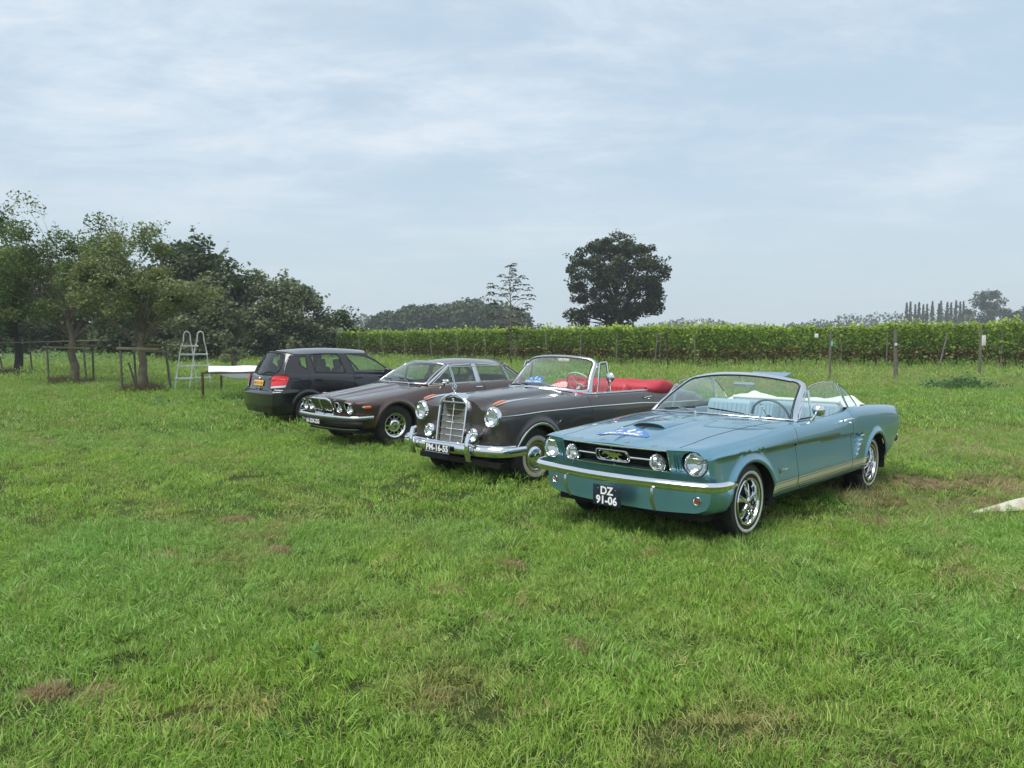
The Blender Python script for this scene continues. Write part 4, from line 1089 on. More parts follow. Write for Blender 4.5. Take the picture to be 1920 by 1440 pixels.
        for i in range(5):
            a = 2*math.pi*i/5 + .2; c, s_ = math.cos(a), math.sin(a)
            def at(r_, t_, h_): return (r_*c - t_*s_, h_, r_*s_ + t_*c)
            for sg in (-1, 1):
                b.tube([at(.03, sg*.012, .40*w), at(.09, sg*.018, .42*w), at(rb - .012, sg*.032, .40*w)], [.012, .011, .012], AL, seg=6)
        b.lathe([(0, .45*w), (.03, .44*w), (.045, .38*w)][::-1], AL, seg=24)
        b.build('rim', root)
    return root
def place_wheels(car, proto, fx, rx, yc, zf, zr=None, steer=0):
    zr = zf if zr is None else zr
    for i, (x, sg, z) in enumerate(((fx, 1, zf), (fx, -1, zf), (rx, 1, zr), (rx, -1, zr))):
        o = proto if i == 0 else copy_tree(proto)
        o.parent = car; o.location = (x, sg * yc, z)
        o.rotation_euler = (0, R(17 * i), (0 if sg > 0 else math.pi) + (R(steer) if x > 0 else 0))
def lamp(name, parent, c, r, ax=(1, 0, 0), ring=.014, ringmat=None, lens=None, depth=.05, dome=.018, bezel_h=.02):
    """round lamp: chrome ring, bowl reflector and a domed lens"""
    ringmat = ringmat or CHROME
    b = MB()
    b.lathe([(r - .004, -.01), (r - .004, bezel_h*.6), (r + ring*.4, bezel_h), (r + ring, bezel_h*.4), (r + ring*1.1, -.02)], ringmat, o=c, axis=ax, seg=32)
    b.lathe([(0, -depth), (r*.35, -depth*.93), (r*.7, -depth*.6), (r, -.004)], CHROME, o=c, axis=ax, seg=28)
    b.lathe([(0, -depth*.3), (r*.12, -depth*.35), (r*.14, -depth*.9)], CHROME_DULL, o=c, axis=ax, seg=12)
    o = b.build(name, parent, sharp=50)
    l = MB(); l.lathe([(r*math.sin(t), dome*math.cos(t) * 1.0) for t in np.linspace(0, math.pi/2, 7)], lens or LAMPGLASS, o=c, axis=ax, seg=28)
    l.build('lens', o)
    return o
def ring_pts(c, r1, r2, ax, n=32, rot=0):
    """ellipse loop of points round axis"""
    q = Vector((0, 0, 1)).rotation_difference(Vector(ax).normalized())
    return [tuple(Vector(c) + q @ Vector((r1*math.cos(a), r2*math.sin(a), 0))) for a in np.linspace(0, 2*math.pi, n, endpoint=False)]
def steering(parent, c, r, tilt, m, hub=CHROME):
    ax = (-math.cos(R(tilt)), 0, math.sin(R(tilt)))
    b = MB(); b.tube(ring_pts(c, r, r, ax), .011, m, seg=8, closed=True)
    q = Vector((0, 0, 1)).rotation_difference(Vector(ax))
    for a in (R(90), R(210), R(-30)):
        p = Vector(c) + q @ Vector((r*math.cos(a), r*math.sin(a), 0))
        b.tube([tuple(Vector(c) - Vector(ax)*.03), tuple(p)], .006, hub, seg=6)
    b.lathe([(0, .0), (.03, -.005), (.04, -.03)], hub, o=c, axis=ax, seg=16)
    b.tube([tuple(Vector(c) - Vector(ax)*.03), tuple(Vector(c) - Vector(ax)*.42)], .02, m, seg=8)
    return b.build('steering_wheel', parent)
def cushion(b, c, size, m, ribs=0, rot=None, bev=.05, axis='y'):
    """padded seat piece with raised piping ribs"""
    n0 = len(b.V)
    b.box((0, 0, 0), size, m, bev=bev)
    if ribs:
        lx, ly, lz = size
        for i in range(ribs):
            y = (-.5 + (i + .5) / ribs) * (ly - 2*bev)
            if axis == 'x': b.tube([(lx/2 + .002, y, -lz/2 + bev*1.1), (lx/2 + .002, y, lz/2 - bev*1.1)], (ly - 2*bev) / ribs * .46, m, seg=6, rh=.012, normals=[(1, 0, 0)]*2)
            else: b.tube([(-lx/2 + bev, y, lz/2 + .002), (lx/2 - bev, y, lz/2 + .002)], (ly - 2*bev) / ribs * .46, m, seg=6, rh=.012)
    Mx = Matrix.Translation(c) @ (rot.to_4x4() if rot is not None else Matrix())
    for i in range(n0, len(b.V)): b.V[i] = tuple(Mx @ Vector(b.V[i]))
def ry(deg): return Matrix.Rotation(R(deg), 3, 'Y')
def text_part(name, parent, txt, size, m, Mx, bold=0.0, depth=0.002, **kw):
    V, F = text_geo(txt, size, bold, **kw)
    b = MB(); b.add([tuple(Mx @ Vector(v)) for v in V], F, m, smooth=False)
    return b.build(name, parent, sharp=None)
def plane_frame(c, right, up):
    r_ = Vector(right).normalized(); u = Vector(up).normalized(); n = r_.cross(u)
    return Matrix(((r_.x, u.x, n.x, c[0]), (r_.y, u.y, n.y, c[1]), (r_.z, u.z, n.z, c[2]), (0, 0, 0, 1)))
class Screen:
    """windscreen surface: a across -1..1, b up 0..1"""
    def __init__(s, base, top, bulge=0.03): s.b = base; s.t = top; s.bulge = bulge
    def f(s, a, b):
        a = np.asarray(a, float)[:, None]; b = np.asarray(b, float)[:, None]
        def rail(p, a):   # p = (x_centre, x_side, y_half, z_centre, z_side)
            return np.concatenate([p[0] + (p[1] - p[0]) * np.abs(a)**2.4, p[2] * a, p[3] + (p[4] - p[3]) * np.abs(a)**2.2], 1)
        P = rail(s.b, a) * (1 - b) + rail(s.t, a) * b
        P[:, 0:1] += s.bulge * 4 * b * (1 - b)
        return P
    def pn(s, a, b, e=.01):
        P = s.f(a, b); N = nrm(np.cross(s.f(a + e, b) - s.f(a - e, b), s.f(a, b + e) - s.f(a, b - e)))
        sg = np.sign(N[:, 0]); sg[sg == 0] = 1
        return P, N * sg[:, None]
def wiper(name, parent, sc, a0, a1, b0, b1, pivot, L=.0, flip=False):
    """arm from the cowl up to a blade lying on the glass between two chart points"""
    A = np.array([a0, a1]); B = np.array([b0, b1]); n = 9
    aa = np.linspace(a0, a1, n); bb = np.linspace(b0, b1, n)
    P, N = sc.pn(aa, bb)
    b = MB(); b.tube(P + N*.014, .004, BLACK, seg=5, rh=.009, normals=N)
    mid = P[n//2] + N[n//2]*.022
    pv = Vector(pivot)
    b.tube([tuple(pv), tuple(pv + Vector((0, 0, .018))), tuple((pv + Vector(mid)) / 2 + Vector(N[4])*.02), tuple(mid)], [.008, .007, .005, .004], CHROME_DULL, seg=6)
    b.lathe([(0, .02), (.012, .015), (.016, -.01)], CHROME_DULL, o=pivot, axis=(0, 0, 1), seg=12)
    return b.build(name, parent)
def mirror_loop(chart): return chart
def liner(b, cx, cz, r, y0, y1, n=20, rx=None):
    """dark wheel housing"""
    rx = rx or r
    V = []; 
    for i in range(n + 1):
        a = math.pi * (-.08 + 1.16 * i / n); V += [(cx + rx*math.cos(a), y0, cz + r*math.sin(a)), (cx + rx*math.cos(a), y1, cz + r*math.sin(a))]
    F = [(2*i, 2*i+1, 2*i+3, 2*i+2) for i in range(n)]
    b.add(V, F, DARK)
    V2 = [(cx, y0, cz)] + [V[2*i] for i in range(n + 1)]
    b.add(V2, [(0, i + 1, i + 2) for i in range(n)], DARK)
    for k in (0, n):
        x_, z_ = V[2*k][0], V[2*k][2]
        b.add([(x_, y0, z_), (x_, y1, z_), (x_, y1 - .06, .22), (x_, y0, .22)], [(0, 1, 2, 3)], DARK, smooth=False)
def horse_outline():
    """small running horse emblem, head to the left as seen from ahead, unit about 1 wide"""
    return [(-.50, .04), (-.42, .14), (-.36, .20), (-.30, .17), (-.24, .20), (-.12, .16), (.02, .13), (.14, .16), (.24, .12), (.36, .15), (.50, .06),
            (.38, .07), (.27, .02), (.34, -.08), (.46, -.14), (.42, -.18), (.28, -.12), (.18, -.05), (.10, -.07), (.16, -.18), (.28, -.26), (.24, -.29), (.08, -.20), (.0, -.08),
            (-.14, -.06), (-.24, -.14), (-.38, -.16), (-.40, -.20), (-.22, -.19), (-.12, -.12), (-.16, -.0), (-.26, .04), (-.30, .08), (-.40, .06), (-.46, .0)]
# ================================================================ light blue convertible
def build_blue(loc, rot):
    car = empty('convertible_car', loc, rot)
    tag(car, 'light blue convertible with its top down and dark two-line plate, nearest of the four cars', 'car')
    PM = paint('metallic_blue_paint', (.18, .385, .50), .85, .38)
    WHV = mat('white_vinyl', (.72, .73, .68), .5, bump=(5, .5, .03))
    BLV = mat('light_blue_vinyl', (.30, .43, .53), .45)
    DKV = mat('dark_blue_vinyl', (.08, .13, .17), .5)
    def sect(w, zt, zc, zs):
        k2 = max(.41, zs + .07); k3 = max(.55, k2 + .06)
        return [(w - .11, zs), (w - .035, zs + .035), (w - .004, k2), (w, k3), (w, .66), (w - .004, .72), (w - .022, zt - .055), (w - .052, zt - .008), (w - .115, zt + .004), (w * .5, zc - .012), (0, zc)]
    st = [(2.04, sect(.795, .768, .775, .29)), (2.01, sect(.808, .777, .787, .28)), (1.9, sect(.82, .788, .80, .26)), (1.6, sect(.836, .808, .848, .26)), (1.2, sect(.845, .832, .88, .255)),
          (.6, sect(.85, .866, .905, .25)), (0, sect(.853, .872, .90, .25)), (-.5, sect(.855, .886, .895, .25)), (-.68, sect(.857, .90, .90, .25)), (-.84, sect(.86, .927, .92, .25)), (-1.4, sect(.857, .915, .92, .265)),
          (-1.9, sect(.838, .892, .90, .31)), (-2.25, sect(.81, .868, .88, .42)), (-2.34, sect(.79, .86, .87, .455)), (-2.37, sect(.775, .848, .86, .47))]
    def zch(x): return np.interp(x, [-1.05, -.98, -.19, .54, 1.64, 2.0], [.655, .661, .690, .702, .712, .703])
    def disp(x, y, z, side):
        # sculpted cove below the character line, closed at the back by the slanted scoop
        zl = zch(x); u = zl - z
        prof = sstep(0, .010, u) * np.clip((z - .425) / (zl - .437), 0, 1) ** .8
        xl = np.interp(z, [.40, .425, .661, .70], [-.785, -.802, -.984, -1.01])
        mask = sstep(-.004, .012, x - xl) * (1 - sstep(1.86, 2.0, x))
        d = -.034 * prof * mask
        for cx, cz, rx, rz in ((1.40, .30, .372, .325), (-1.415, .30, .335, .325)):
            r_ = np.sqrt(((x - cx) / rx) ** 2 + ((z - cz) / rz) ** 2)
            d = d + np.where(z > .2, .020 * np.exp(-((r_ - 1.06) / .085) ** 2), 0)
        d = np.where(side, d, 0)
        # hood: raised centre panel
        t = sstep(.8, 1.0, x) * (1 - sstep(1.9, 2.02, x))
        dz = np.where(side, 0, .012 * t * (1 - sstep(.20, .30, np.abs(y) + .04 * (x - 1.0))))
        return d, dz
    def warp(P):
        P = P.copy(); x, y, z = P[:, 0].copy(), P[:, 1], P[:, 2]
        w = sstep(1.1, 2.04, x)
        P[:, 0] += w * .10 * (1 - np.clip(np.abs(y) / .8, 0, 1.1) ** 2.2)
        w2 = sstep(1.85, 2.04, x)
        P[:, 0] += w2 * np.clip((z - .60) * .32, -.035, .07)
        w3 = sstep(-1.9, -2.37, x)
        P[:, 0] -= w3 * (.07 * np.exp(-((z - .68) / .12) ** 2) - .10 * sstep(.62, .42, z) + .03 * (1 - (y / .8) ** 2))
        return P
    sk = Skin(st, 7, .035, disp, warp)
    QM = sk.qm
    rect = densify([(sk.x0, 0), (sk.x1, 0), (sk.x1, QM), (sk.x0, QM)], .035)
    def qy(x, y): return sk.q_top(np.array([x]), np.array([y]))[0]
    def topl(p, **k): return sk.top(p, **k)
    hood = [(2.04, -.05), (2.04, .565), (1.6, .575), (1.1, .60), (.70, .655), (.665, .60), (.72, .3), (.735, -.05)]
    cock = smooth_poly([(.60, -.05), (.59, .3), (.54, .62), (.42, .735), (.15, .757), (-.4, .762), (-.85, .765), (-1.1, .73), (-1.27, .62), (-1.36, .4), (-1.385, .15), (-1.385, -.05)], 4)
    trunk = [(-1.62, -.05), (-1.62, .60), (-2.30, .60), (-2.345, -.05)]
    dside = [(-.723, .80), (-.728, .34), (-.66, .295), (.48, .295), (.556, .36), (.575, .62), (.60, .80)]
    ds = sk.side(dside, closed=False)
    dt = sk.top([(.60, .775), (-.72, .775)], closed=False)
    door = np.concatenate([ds, dt[:1] * 0 + np.array([[.60, qy(.60, .76)]]), [[.2, qy(.2, .765)]], [[-.3, qy(-.3, .767)]], [[-.72, qy(-.72, .768)]]])
    door = densify(door, .03)
    archs = [sk.side(arch_poly(1.40, .30, .325, .31, rx=.365)), sk.side(arch_poly(-1.415, .30, .325, .31, rx=.328))]
    archs = [np.concatenate([[[a[0, 0], -.1]], a[1:-1] if False else a, [[a[-1, 0], -.1]]]) for a in [np.array([p for p in sk.side(arch_poly(1.40, .30, .325, .20, rx=.365), closed=False)]), np.array([p for p in sk.side(arch_poly(-1.415, .30, .325, .20, rx=.328), closed=False)])]]
    lines = [sk.side([(x, zch(x) - d) for x in np.linspace(-.97, 1.98, 110)], closed=False) for d in (0.0, .0025, .005, .0075, .0105)]
    lines += [sk.side([(-.984 + d, .655), (-.802 + d, .425)], .02, False) for d in (-.002, .010)]
    lines += [sk.side([(x, .425) for x in np.linspace(-.78, 1.0, 40)], closed=False)]
    lines += arch_rings(sk, (1.40, .30, .365, .325), (-1.415, .30, .328, .325))
    sk_skip = lambda c: c[1] > QM - 1e-4 or c[0] > sk.x1 - 1e-4 or c[0] < sk.x0 + 1e-4
    b = MB()
    panelf(b, sk.pn, rect, [topl(hood), topl(cock), topl(trunk), door] + archs, PM, .035, lines=lines, skip=sk_skip, fm=DARK)
    # nose panel
    def capf(x_):
        def fn(a, c):
            P = warp(np.stack([np.full(len(a), x_), a, c], 1)); e = .004
            A = warp(np.stack([np.full(len(a), x_), a + e, c], 1)) - P; B = warp(np.stack([np.full(len(a), x_), a, c + e], 1)) - P
            N = nrm(np.cross(A, B)); return P, N * np.sign(N[:, :1]) * np.sign(x_)
        return fn
    q = np.linspace(0, QM, 60); yy, zz = sk.raw(np.full(60, sk.x1), q)
    out = np.concatenate([np.stack([yy, zz], 1), [[0, .5], [0, .275], [.4, .275]]])
    grille = [(-.1, .595), (.49, .595), (.505, .62), (.505, .745), (.49, .752), (-.1, .752)]
    lampc = (.695, .668)
    panelf(b, capf(2.04), densify(out, .04), [np.array(grille), circle(*lampc, .098, 28), circle(.69, .385, .034, 16)], PM, .04, flange=.05, skip=lambda c: c[0] < 1e-4)
    yy, zz = sk.raw(np.full(60, sk.x0), q)
    out = np.concatenate([np.stack([yy, zz], 1), [[0, .6], [0, .46]]])
    tl = [[(.50 + .075 * i, .60), (.55 + .075 * i, .60), (.55 + .075 * i, .74), (.50 + .075 * i, .74)] for i in range(3)]
    panelf(b, capf(sk.x0), densify(out, .05), [np.array(t_) for t_ in tl], PM, .05, flange=.02, skip=lambda c: c[0] < 1e-4)
    liner(b, 1.40, .30, .335, .40, .835, rx=.375); liner(b, -1.415, .30, .335, .40, .835, rx=.338)
    b.mirror()
    b.box((0, 0, .235), (3.9, 1.40, .05), DARK)
    body = b.build('body', car, sharp=None)
    def part(name, outer, m=PM, mirror=True, step=.035, off=0, fl=.018, lns=(), lab=None, holes=(), mb=None):
        p = MB(); panelf(p, sk.pn, outer, list(holes), m, step, flange=fl, lines=lns, skip=sk_skip, off=off, fm=DARK)
        if mirror: p.mirror()
        return p.build(name, car, sharp=None) if mb is None else p
    sc_h = [(1.44, -.05), (1.44, .12), (1.5, .15), (1.58, .15), (1.585, -.05)]
    ho = part('hood', offset_poly(topl(hood), .008), step=.04)
    # scoop on the hood: raised lip with a dark mouth
    p = MB()
    def scoop(u, v):
        y = (u * 2 - 1) * .16; x = 1.12 + .46 * v
        base = sk.pos([x], [qy(x, abs(y))])[0]
        h = .030 * sstep(0, 1, np.array(v)) * (1 - abs(u * 2 - 1) ** 4 * .98)
        return (base[0], y, base[2] + .001 + float(h))
    p.grid(scoop, 16, 12, PM)
    m0 = [scoop(u, 1) for u in np.linspace(0, 1, 17)]
    lo = [(a[0] - .001, a[1], sk.pos([a[0]], [qy(1.58, abs(a[1]))])[0][2] + .002) for a in m0]
    p.add(m0 + lo, [(i, i + 1, i + 18, i + 17) for i in range(16)], DARK, smooth=False)
    p.tube(m0, .005, PM, seg=6)
    p.build('hood_scoop', car)
    part('trunk_lid', offset_poly(topl(trunk), .003), step=.06)
    di = offset_poly(door, .006)
    for sgn in (1, -1):
        p = MB(); panelf(p, sk.pn, di, [], PM, .03, lines=[l[(l[:, 0] > -.70) & (l[:, 0] < .55)] for l in lines[:5] + lines[7:8]], flange=.02, fm=DARK)
        dr = (p if sgn > 0 else p.flipped()).build('door', car, sharp=None)
        h = MB(); P, N = sk.pn(np.array([-.50, -.66]), sk.q_side(np.array([-.50, -.66]), np.array([.822, .826]))); P = P + N*.028
        h.tube([P[0] - N[0]*.022, P[0], (P[0] + P[1])/2 + N[0]*.004, P[1], P[1] - N[1]*.022], [.010, .011, .012, .011, .009], CHROME, seg=8, rh=.007, normals=[N[0]]*5)
        h.lathe([(0, .012), (.012, .008), (.014, -.004)], CHROME, o=tuple(P[1] + np.array([0.0, -.022, -.045])), axis=(0, 1, 0), seg=12)
        (h if sgn > 0 else h.flipped()).build('door_handle', dr)
    # side stripe, cream, three lines
    CREAM = mat('cream_stripe', (.62, .57, .36), .5)
    for sgn in (1, -1):
        p = MB()
        for z0, z1 in ((.398, .407), (.349, .391), (.332, .341)):
            for xa, xb in ((.575, 1.045), (-.72, .555), (-1.075, -.735)):
                o_ = sk.side([(xa, z0), (xb, z0), (xb, z1), (xa, z1)], .03)
                panelf(p, sk.pn, o_, [], CREAM, .03, flange=0, off=-.0025)
        (p if sgn > 0 else p.flipped()).build('side_stripe', car, sharp=None)
        # chrome gills on the scoop
        p = MB()
        for k in range(5):
            t = (k + .5) / 5; x = -.984 + .182*t; z = .655 - .225*t
            P, N = sk.pn(np.array([x + .022, x - .012]), sk.q_side(np.array([x + .022, x - .012]), np.array([z, z + .012])))
            p.tube([P[0] + N[0]*.008, P[1] + N[1]*.012], [.005, .010], CHROME, seg=6, normals=N, rh=.008)
        (p if sgn > 0 else p.flipped()).build('gill_trim', car)
        # running-horse badge and script on the fender
        p = MB(); c0 = np.array([.90, .50]); 
        P, N = sk.pn(np.array([c0[0]]), sk.q_side(np.array([c0[0]]), np.array([c0[1]])))
        P = P[0] + N[0]*.006
        hs = [(P[0] - u*.07, P[1], P[2] + v*.11) for u, v in horse_outline()]
        p.add(hs, [tuple(reversed(range(len(hs))))], CHROME, smooth=False)
        p.tube([(P[0] + .004, P[1], P[2] - .055), (P[0], P[1], P[2] + .055)], .005, CHROME, seg=5)
        p.tube([(P[0] - .03 - .012*i, P[1] + .002, P[2] + .010*math.sin(i*2.1)) for i in range(8)], .003, CHROME, seg=5)
        (p if sgn > 0 else p.flipped()).build('fender_badge', car)
    # ---- nose fittings
    def fp(y, z, dx=0.0):
        p_ = warp(np.array([[2.04, y, z]]))[0]; return (p_[0] + dx, p_[1], p_[2])
    g = MB()
    n = 24; ys = np.linspace(-.51, .51, n + 1)
    g.add([fp(y, .585, -.07) for y in ys] + [fp(y, .765, -.07) for y in ys], [(i, i + 1, i + n + 2, i + n + 1) for i in range(n)], DARK)
    MESHM = mat('grille_mesh', (.03, .028, .028), .4, .6)
    for zz_ in np.linspace(.61, .735, 9): g.tube([fp(y, zz_, -.045) for y in ys], .0022, MESHM, seg=4)
    for y in np.linspace(-.49, .49, 46): g.tube([fp(y, .597, -.045), fp(y, .75, -.045)], .0018, MESHM, seg=4, up=(1, 0, 0))
    gr = g.build('grille', car)
    t = MB()
    t.tube([fp(y, .592, .006) for y in np.linspace(-.50, .50, 25)], .006, CHROME, seg=6)
    t.tube([fp(y, .757, .010) for y in np.linspace(-.50, .50, 25)], .006, CHROME, seg=6)
    for sg in (1, -1):
        t.tube([fp(sg*.50, .592, .006), fp(sg*.508, .62, .006), fp(sg*.508, .74, .006), fp(sg*.50, .757, .008)], .005, CHROME, seg=6, up=(1, 0, 0))
        t.tube([fp(sg*y, .672, -.012) for y in np.linspace(.165, .345, 6)], .010, CHROME, seg=8)
    t.tube([fp(0, .755, -.01), fp(0, .71, -.01)], .004, CHROME, seg=6, up=(1, 0, 0)); t.tube([fp(0, .635, -.01), fp(0, .597, -.01)], .004, CHROME, seg=6, up=(1, 0, 0))
    t.build('grille_trim', car)
    e = MB()
    cr = round_poly([(-.150, -.045), (.150, -.045), (.165, 0), (.150, .045), (-.150, .045), (-.165, 0)], .03)
    e.tube([fp(u, .672 + v, -.006) for u, v in cr], .0065, CHROME_DULL, seg=8, closed=True, up=(1, 0, 0))
    e.tube([fp(u*.86, .672 + v*.8, -.016) for u, v in cr], .005, CHROME, seg=6, closed=True, up=(1, 0, 0))
    ho_ = horse_outline()
    hv = [fp(u*.20, .670 + v*.19, -.004 ) for u, v in ho_]; hb = [fp(u*.20, .670 + v*.19, -.018) for u, v in ho_]
    k = len(hv); e.add(hv + hb, [tuple(range(k))] + [(i, (i+1) % k, (i+1) % k + k, i + k) for i in range(k)], mat('gilt_emblem', (.75, .72, .55), .2, 1.0), smooth=False)
    e.build('horse_emblem', car)
    for sg in (1, -1):
        c = fp(sg*lampc[0], lampc[1], -.036)
        lamp('headlight', car, c, .088, (1, sg*.05, 0), ring=.006)
        lamp('fog_light', car, fp(sg*.413, .662, -.01), .060, (1, sg*.05, 0), ring=.012, bezel_h=.03)
        a = fp(sg*.69, .385, -.012)
        lamp('indicator_lamp', car, a, .026, (1, sg*.1, 0), ring=.008, lens=DULL_AMBER, depth=.02, dome=.01)
        v = MB()
        for i in range(3):
            y = sg * (.550 + .020*i); v.tube([fp(y, .60, .006 ), fp(y, .64, .010), fp(y, .70, .012), fp(y, .735, .010)], .0055, PM, seg=6, up=(1, 0, 0))
        v.build('gill_fins', car)
    # bumper
    bp = MB()
    ctr = smooth_poly([(1.80, .878), (1.92, .888), (2.03, .872), (2.115, .80), (2.16, .64), (2.20, .42), (2.228, .2), (2.235, 0), (2.228, -.2), (2.20, -.42), (2.16, -.64), (2.115, -.80), (2.03, -.872), (1.92, -.888), (1.80, -.878)], 5, False)
    nn = len(ctr); T = np.gradient(ctr, axis=0); Nn = nrm(np.stack([T[:, 1] * -1, T[:, 0], 0*T[:, 0]], 1)); Nn *= np.sign(Nn[:, :1] * 0 + (Nn[:, 0:1]*(ctr[:, 0:1] - 1.6) + Nn[:, 1:2]*ctr[:, 1:2]))
    tp = np.clip(np.minimum(np.arange(nn), nn - 1 - np.arange(nn)) / 8 + .25, 0, 1) ** .5
    prof = [(0, -1.0), (.45, -.86), (.72, -.45), (.62, -.1), (1.0, .18), (1.0, .40), (.55, .62), (.30, .95), (0, 1.0), (-.35, .9), (-.3, -.9)]
    V = []
    for i in range(nn):
        for pn_, pz in prof: V.append((ctr[i, 0] + Nn[i, 0]*pn_*.030, ctr[i, 1] + Nn[i, 1]*pn_*.030, .510 + pz*.039*tp[i]))
    kp = len(prof)
    bp.add(V, [(i*kp + j, i*kp + (j+1) % kp, (i+1)*kp + (j+1) % kp, (i+1)*kp + j) for i in range(nn-1) for j in range(kp)] + [tuple(range(kp)), tuple(reversed([(nn-1)*kp + j for j in range(kp)]))], CHROME)
    bp.build('front_bumper', car, sharp=60)
    for sg in (1, -1):
        gd = MB(); gd.tube([(2.225, sg*.42, .475), (2.235, sg*.42, .43), (2.215, sg*.415, .36), (2.17, sg*.41, .30)], [.014, .016, .014, .010], CHROME_DULL, seg=10, up=(1, 0, .3))
        gd.build('bumper_guard', car)
    rb_ = MB(); ctr2 = smooth_poly([(-2.30, .775), (-2.35, .77), (-2.40, .73), (-2.44, .6), (-2.47, 0), (-2.44, -.6), (-2.40, -.73), (-2.35, -.77), (-2.30, -.775)], 5, False)
    rb_.tube([(p_[0], p_[1], .50) for p_ in ctr2], .022, CHROME, rh=.05, normals=[(0, 0, 1)]*len(ctr2), seg=12); rb_.build('rear_bumper', car)
    for sg in (1, -1):
        tlm = MB()
        for t_ in tl:
            cy_, cz_ = (t_[0][0] + t_[1][0])/2, .67
            q_ = warp(np.array([[sk.x0, cy_, cz_]]))[0]; tlm.box((q_[0] + .006, sg*cy_, cz_), (.03, .044, .13), REDLENS, bev=.008)
        tlm.build('tail_light', car)
    # number plate: dark blue, two lines
    pl = MB(); pl.box((0, 0, 0), (.006, .270, .165), PLATE_BLUE, bev=.003)
    for u, v in ((-.085, .052), (.085, .052), ): pl.lathe([(0, .002), (.005, 0)], CHROME_DULL, o=(.004, u, v), axis=(1, 0, 0), seg=8)
    plo = pl.build('license_plate', car, loc=(2.225, .0, .358))
    text_part('lettering', plo, 'DZ', .088, WHITE, plane_frame((.005, 0, .036), (0, 1, 0), (0, 0, 1)), bold=.003)
    text_part('lettering', plo, '91-06', .088, WHITE, plane_frame((.005, 0, -.040), (0, 1, 0), (0, 0, 1)), bold=.003)
    # rally sticker on the hood
    def onhood(u, v, off=.003):    # u to the car's left, v backwards
        x = 1.93 - v - .06; y = -.06 + u
        P, N = sk.pn(np.array([x]), np.array([qy(x, abs(y))])); N = N[0] * np.array([1, np.sign(y) or 1, 1]); P = P[0] * np.array([1, np.sign(y) or 1, 1])
        return tuple(P + N*off)
    oc = [(-.235, .0), (.185, .0), (.235, .055), (.16, .13), (.06, .185), (-.06, .185), (-.16, .12), (-.235, .05)]
    oc = smooth_poly(oc, 3)
    C, T_ = chart_tris(oc, [], .03)
    d = MB(); d.add([onhood(u, v) for u, v in C], [tuple(t_) for t_ in T_], mat('sticker_blue', (.10, .25, .58), .4, coat=.4), [(0, 0, 1)]*len(C))
    dec = d.build('rally_sticker', car, sharp=None)
    for txt, sz, cu, cv, bo in (('RALLY NMHC', .060, -.02, .036, .003), ('0', .095, .01, .115, .005), ('25', .048, -.09, .10, .002), ('20', .048, .10, .10, .002)):
        V, F = text_geo(txt, sz, bo, shear=.25)
        d = MB(); d.add([onhood(cu + a[0], cv + a[1], .0055) for a in V], F, WHITE, smooth=False); d.build('lettering', dec, sharp=None)
    # letters along the hood lip
    for ch, y in (('F', -.36), ('O', -.12), ('R', .12), ('D', .36)):
        V, F = text_geo(ch, .05, .002)
        d = MB(); x = 1.985 
        def hp(u, v, o_):
            yy_ = y + u; xx = x - v
            P, N = sk.pn(np.array([xx]), np.array([qy(xx, abs(yy_))])); return tuple(P[0] * np.array([1, np.sign(yy_) or 1, 1]) + N[0] * np.array([1, np.sign(yy_) or 1, 1]) * o_)
        d.add([hp(a[0], a[1], .004) for a in V], F, CHROME_DULL, smooth=False); d.build('letter', car, sharp=None)
    # ---- windscreen
    W = Screen((.64, .43, .745, .902, .878), (.02, -.10, .615, 1.268, 1.190), .05)
    fr = MB()
    lo_ = [(a, 0.02) for a in np.linspace(-1, 1, 21)]; hi_ = [(a, 1.0) for a in np.linspace(-1, 1, 21)]
    def wt(pts, w_, h_, m_=CHROME, off=0.0):
        A = np.array(pts); P, N = W.pn(A[:, 0], A[:, 1]); fr.tube(P + N*off, w_, m_, seg=8, normals=N, rh=h_)
    wt(lo_, .010, .008, CHROME_DULL); 
    corner = [(1, .0), (1, .25), (1, .5), (1, .75), (.995, .9), (.975, .965), (.93, .992), (.86, 1.0)]
    top_ = corner[-1:] + [(a, 1.0) for a in np.linspace(.8, -.8, 15)] + [(-.86, 1.0)]
    wt([(a, b_) for a, b_ in corner], .030, .016, off=-.004); wt([(-a, b_) for a, b_ in corner], .030, .016, off=-.004); wt(top_, .024, .018, off=-.004)
    wt([(a*.955, b_*.95 + .02) for a, b_ in corner] , .005, .010, BLACK); wt([(-a*.955, b_*.95 + .02) for a, b_ in corner], .005, .010, BLACK)
    wt([(a*.96, .955) for a, _ in top_], .005, .010, BLACK)
    fr.build('windscreen_frame', car)
    g = MB()
    ol = round_poly([(-.97, .02), (.97, .02), (.965, .97), (-.965, .97)], [.02, .02, .12, .12], 5)
    panelf(g, W.pn, densify(ol, .08), [], GLASS, .12, flange=0); g.build('windscreen', car, sharp=None)
    wiper('wiper', car, W, -.72, -.22, .05, .12, (.66, -.12, .905)); wiper('wiper', car, W, -.02, .52, .12, .05, (.60, .50, .895))
    m = MB(); P, N = W.pn(np.array([.0]), np.array([.97])); P = P[0]
    m.tube([tuple(P), (P[0] - .05, 0, P[2] - .04), (P[0] - .06, .03, P[2] - .085)], .006, CHROME, seg=6); m.box((P[0] - .06, .03, P[2] - .10), (.02, .22, .05), CHROME, bev=.012); m.build('rear_view_mirror', car)
    v = MB()
    for sg in (1,): v.box((-.17, .22, 1.262), (.15, .40, .014), mat('sun_visor_blue', (.16, .24, .33), .5), rot=ry(12), bev=.007)
    v.build('sun_visor', car)
    # ---- side glass
    def yside(z): return .742 - .19 * (z - .88)
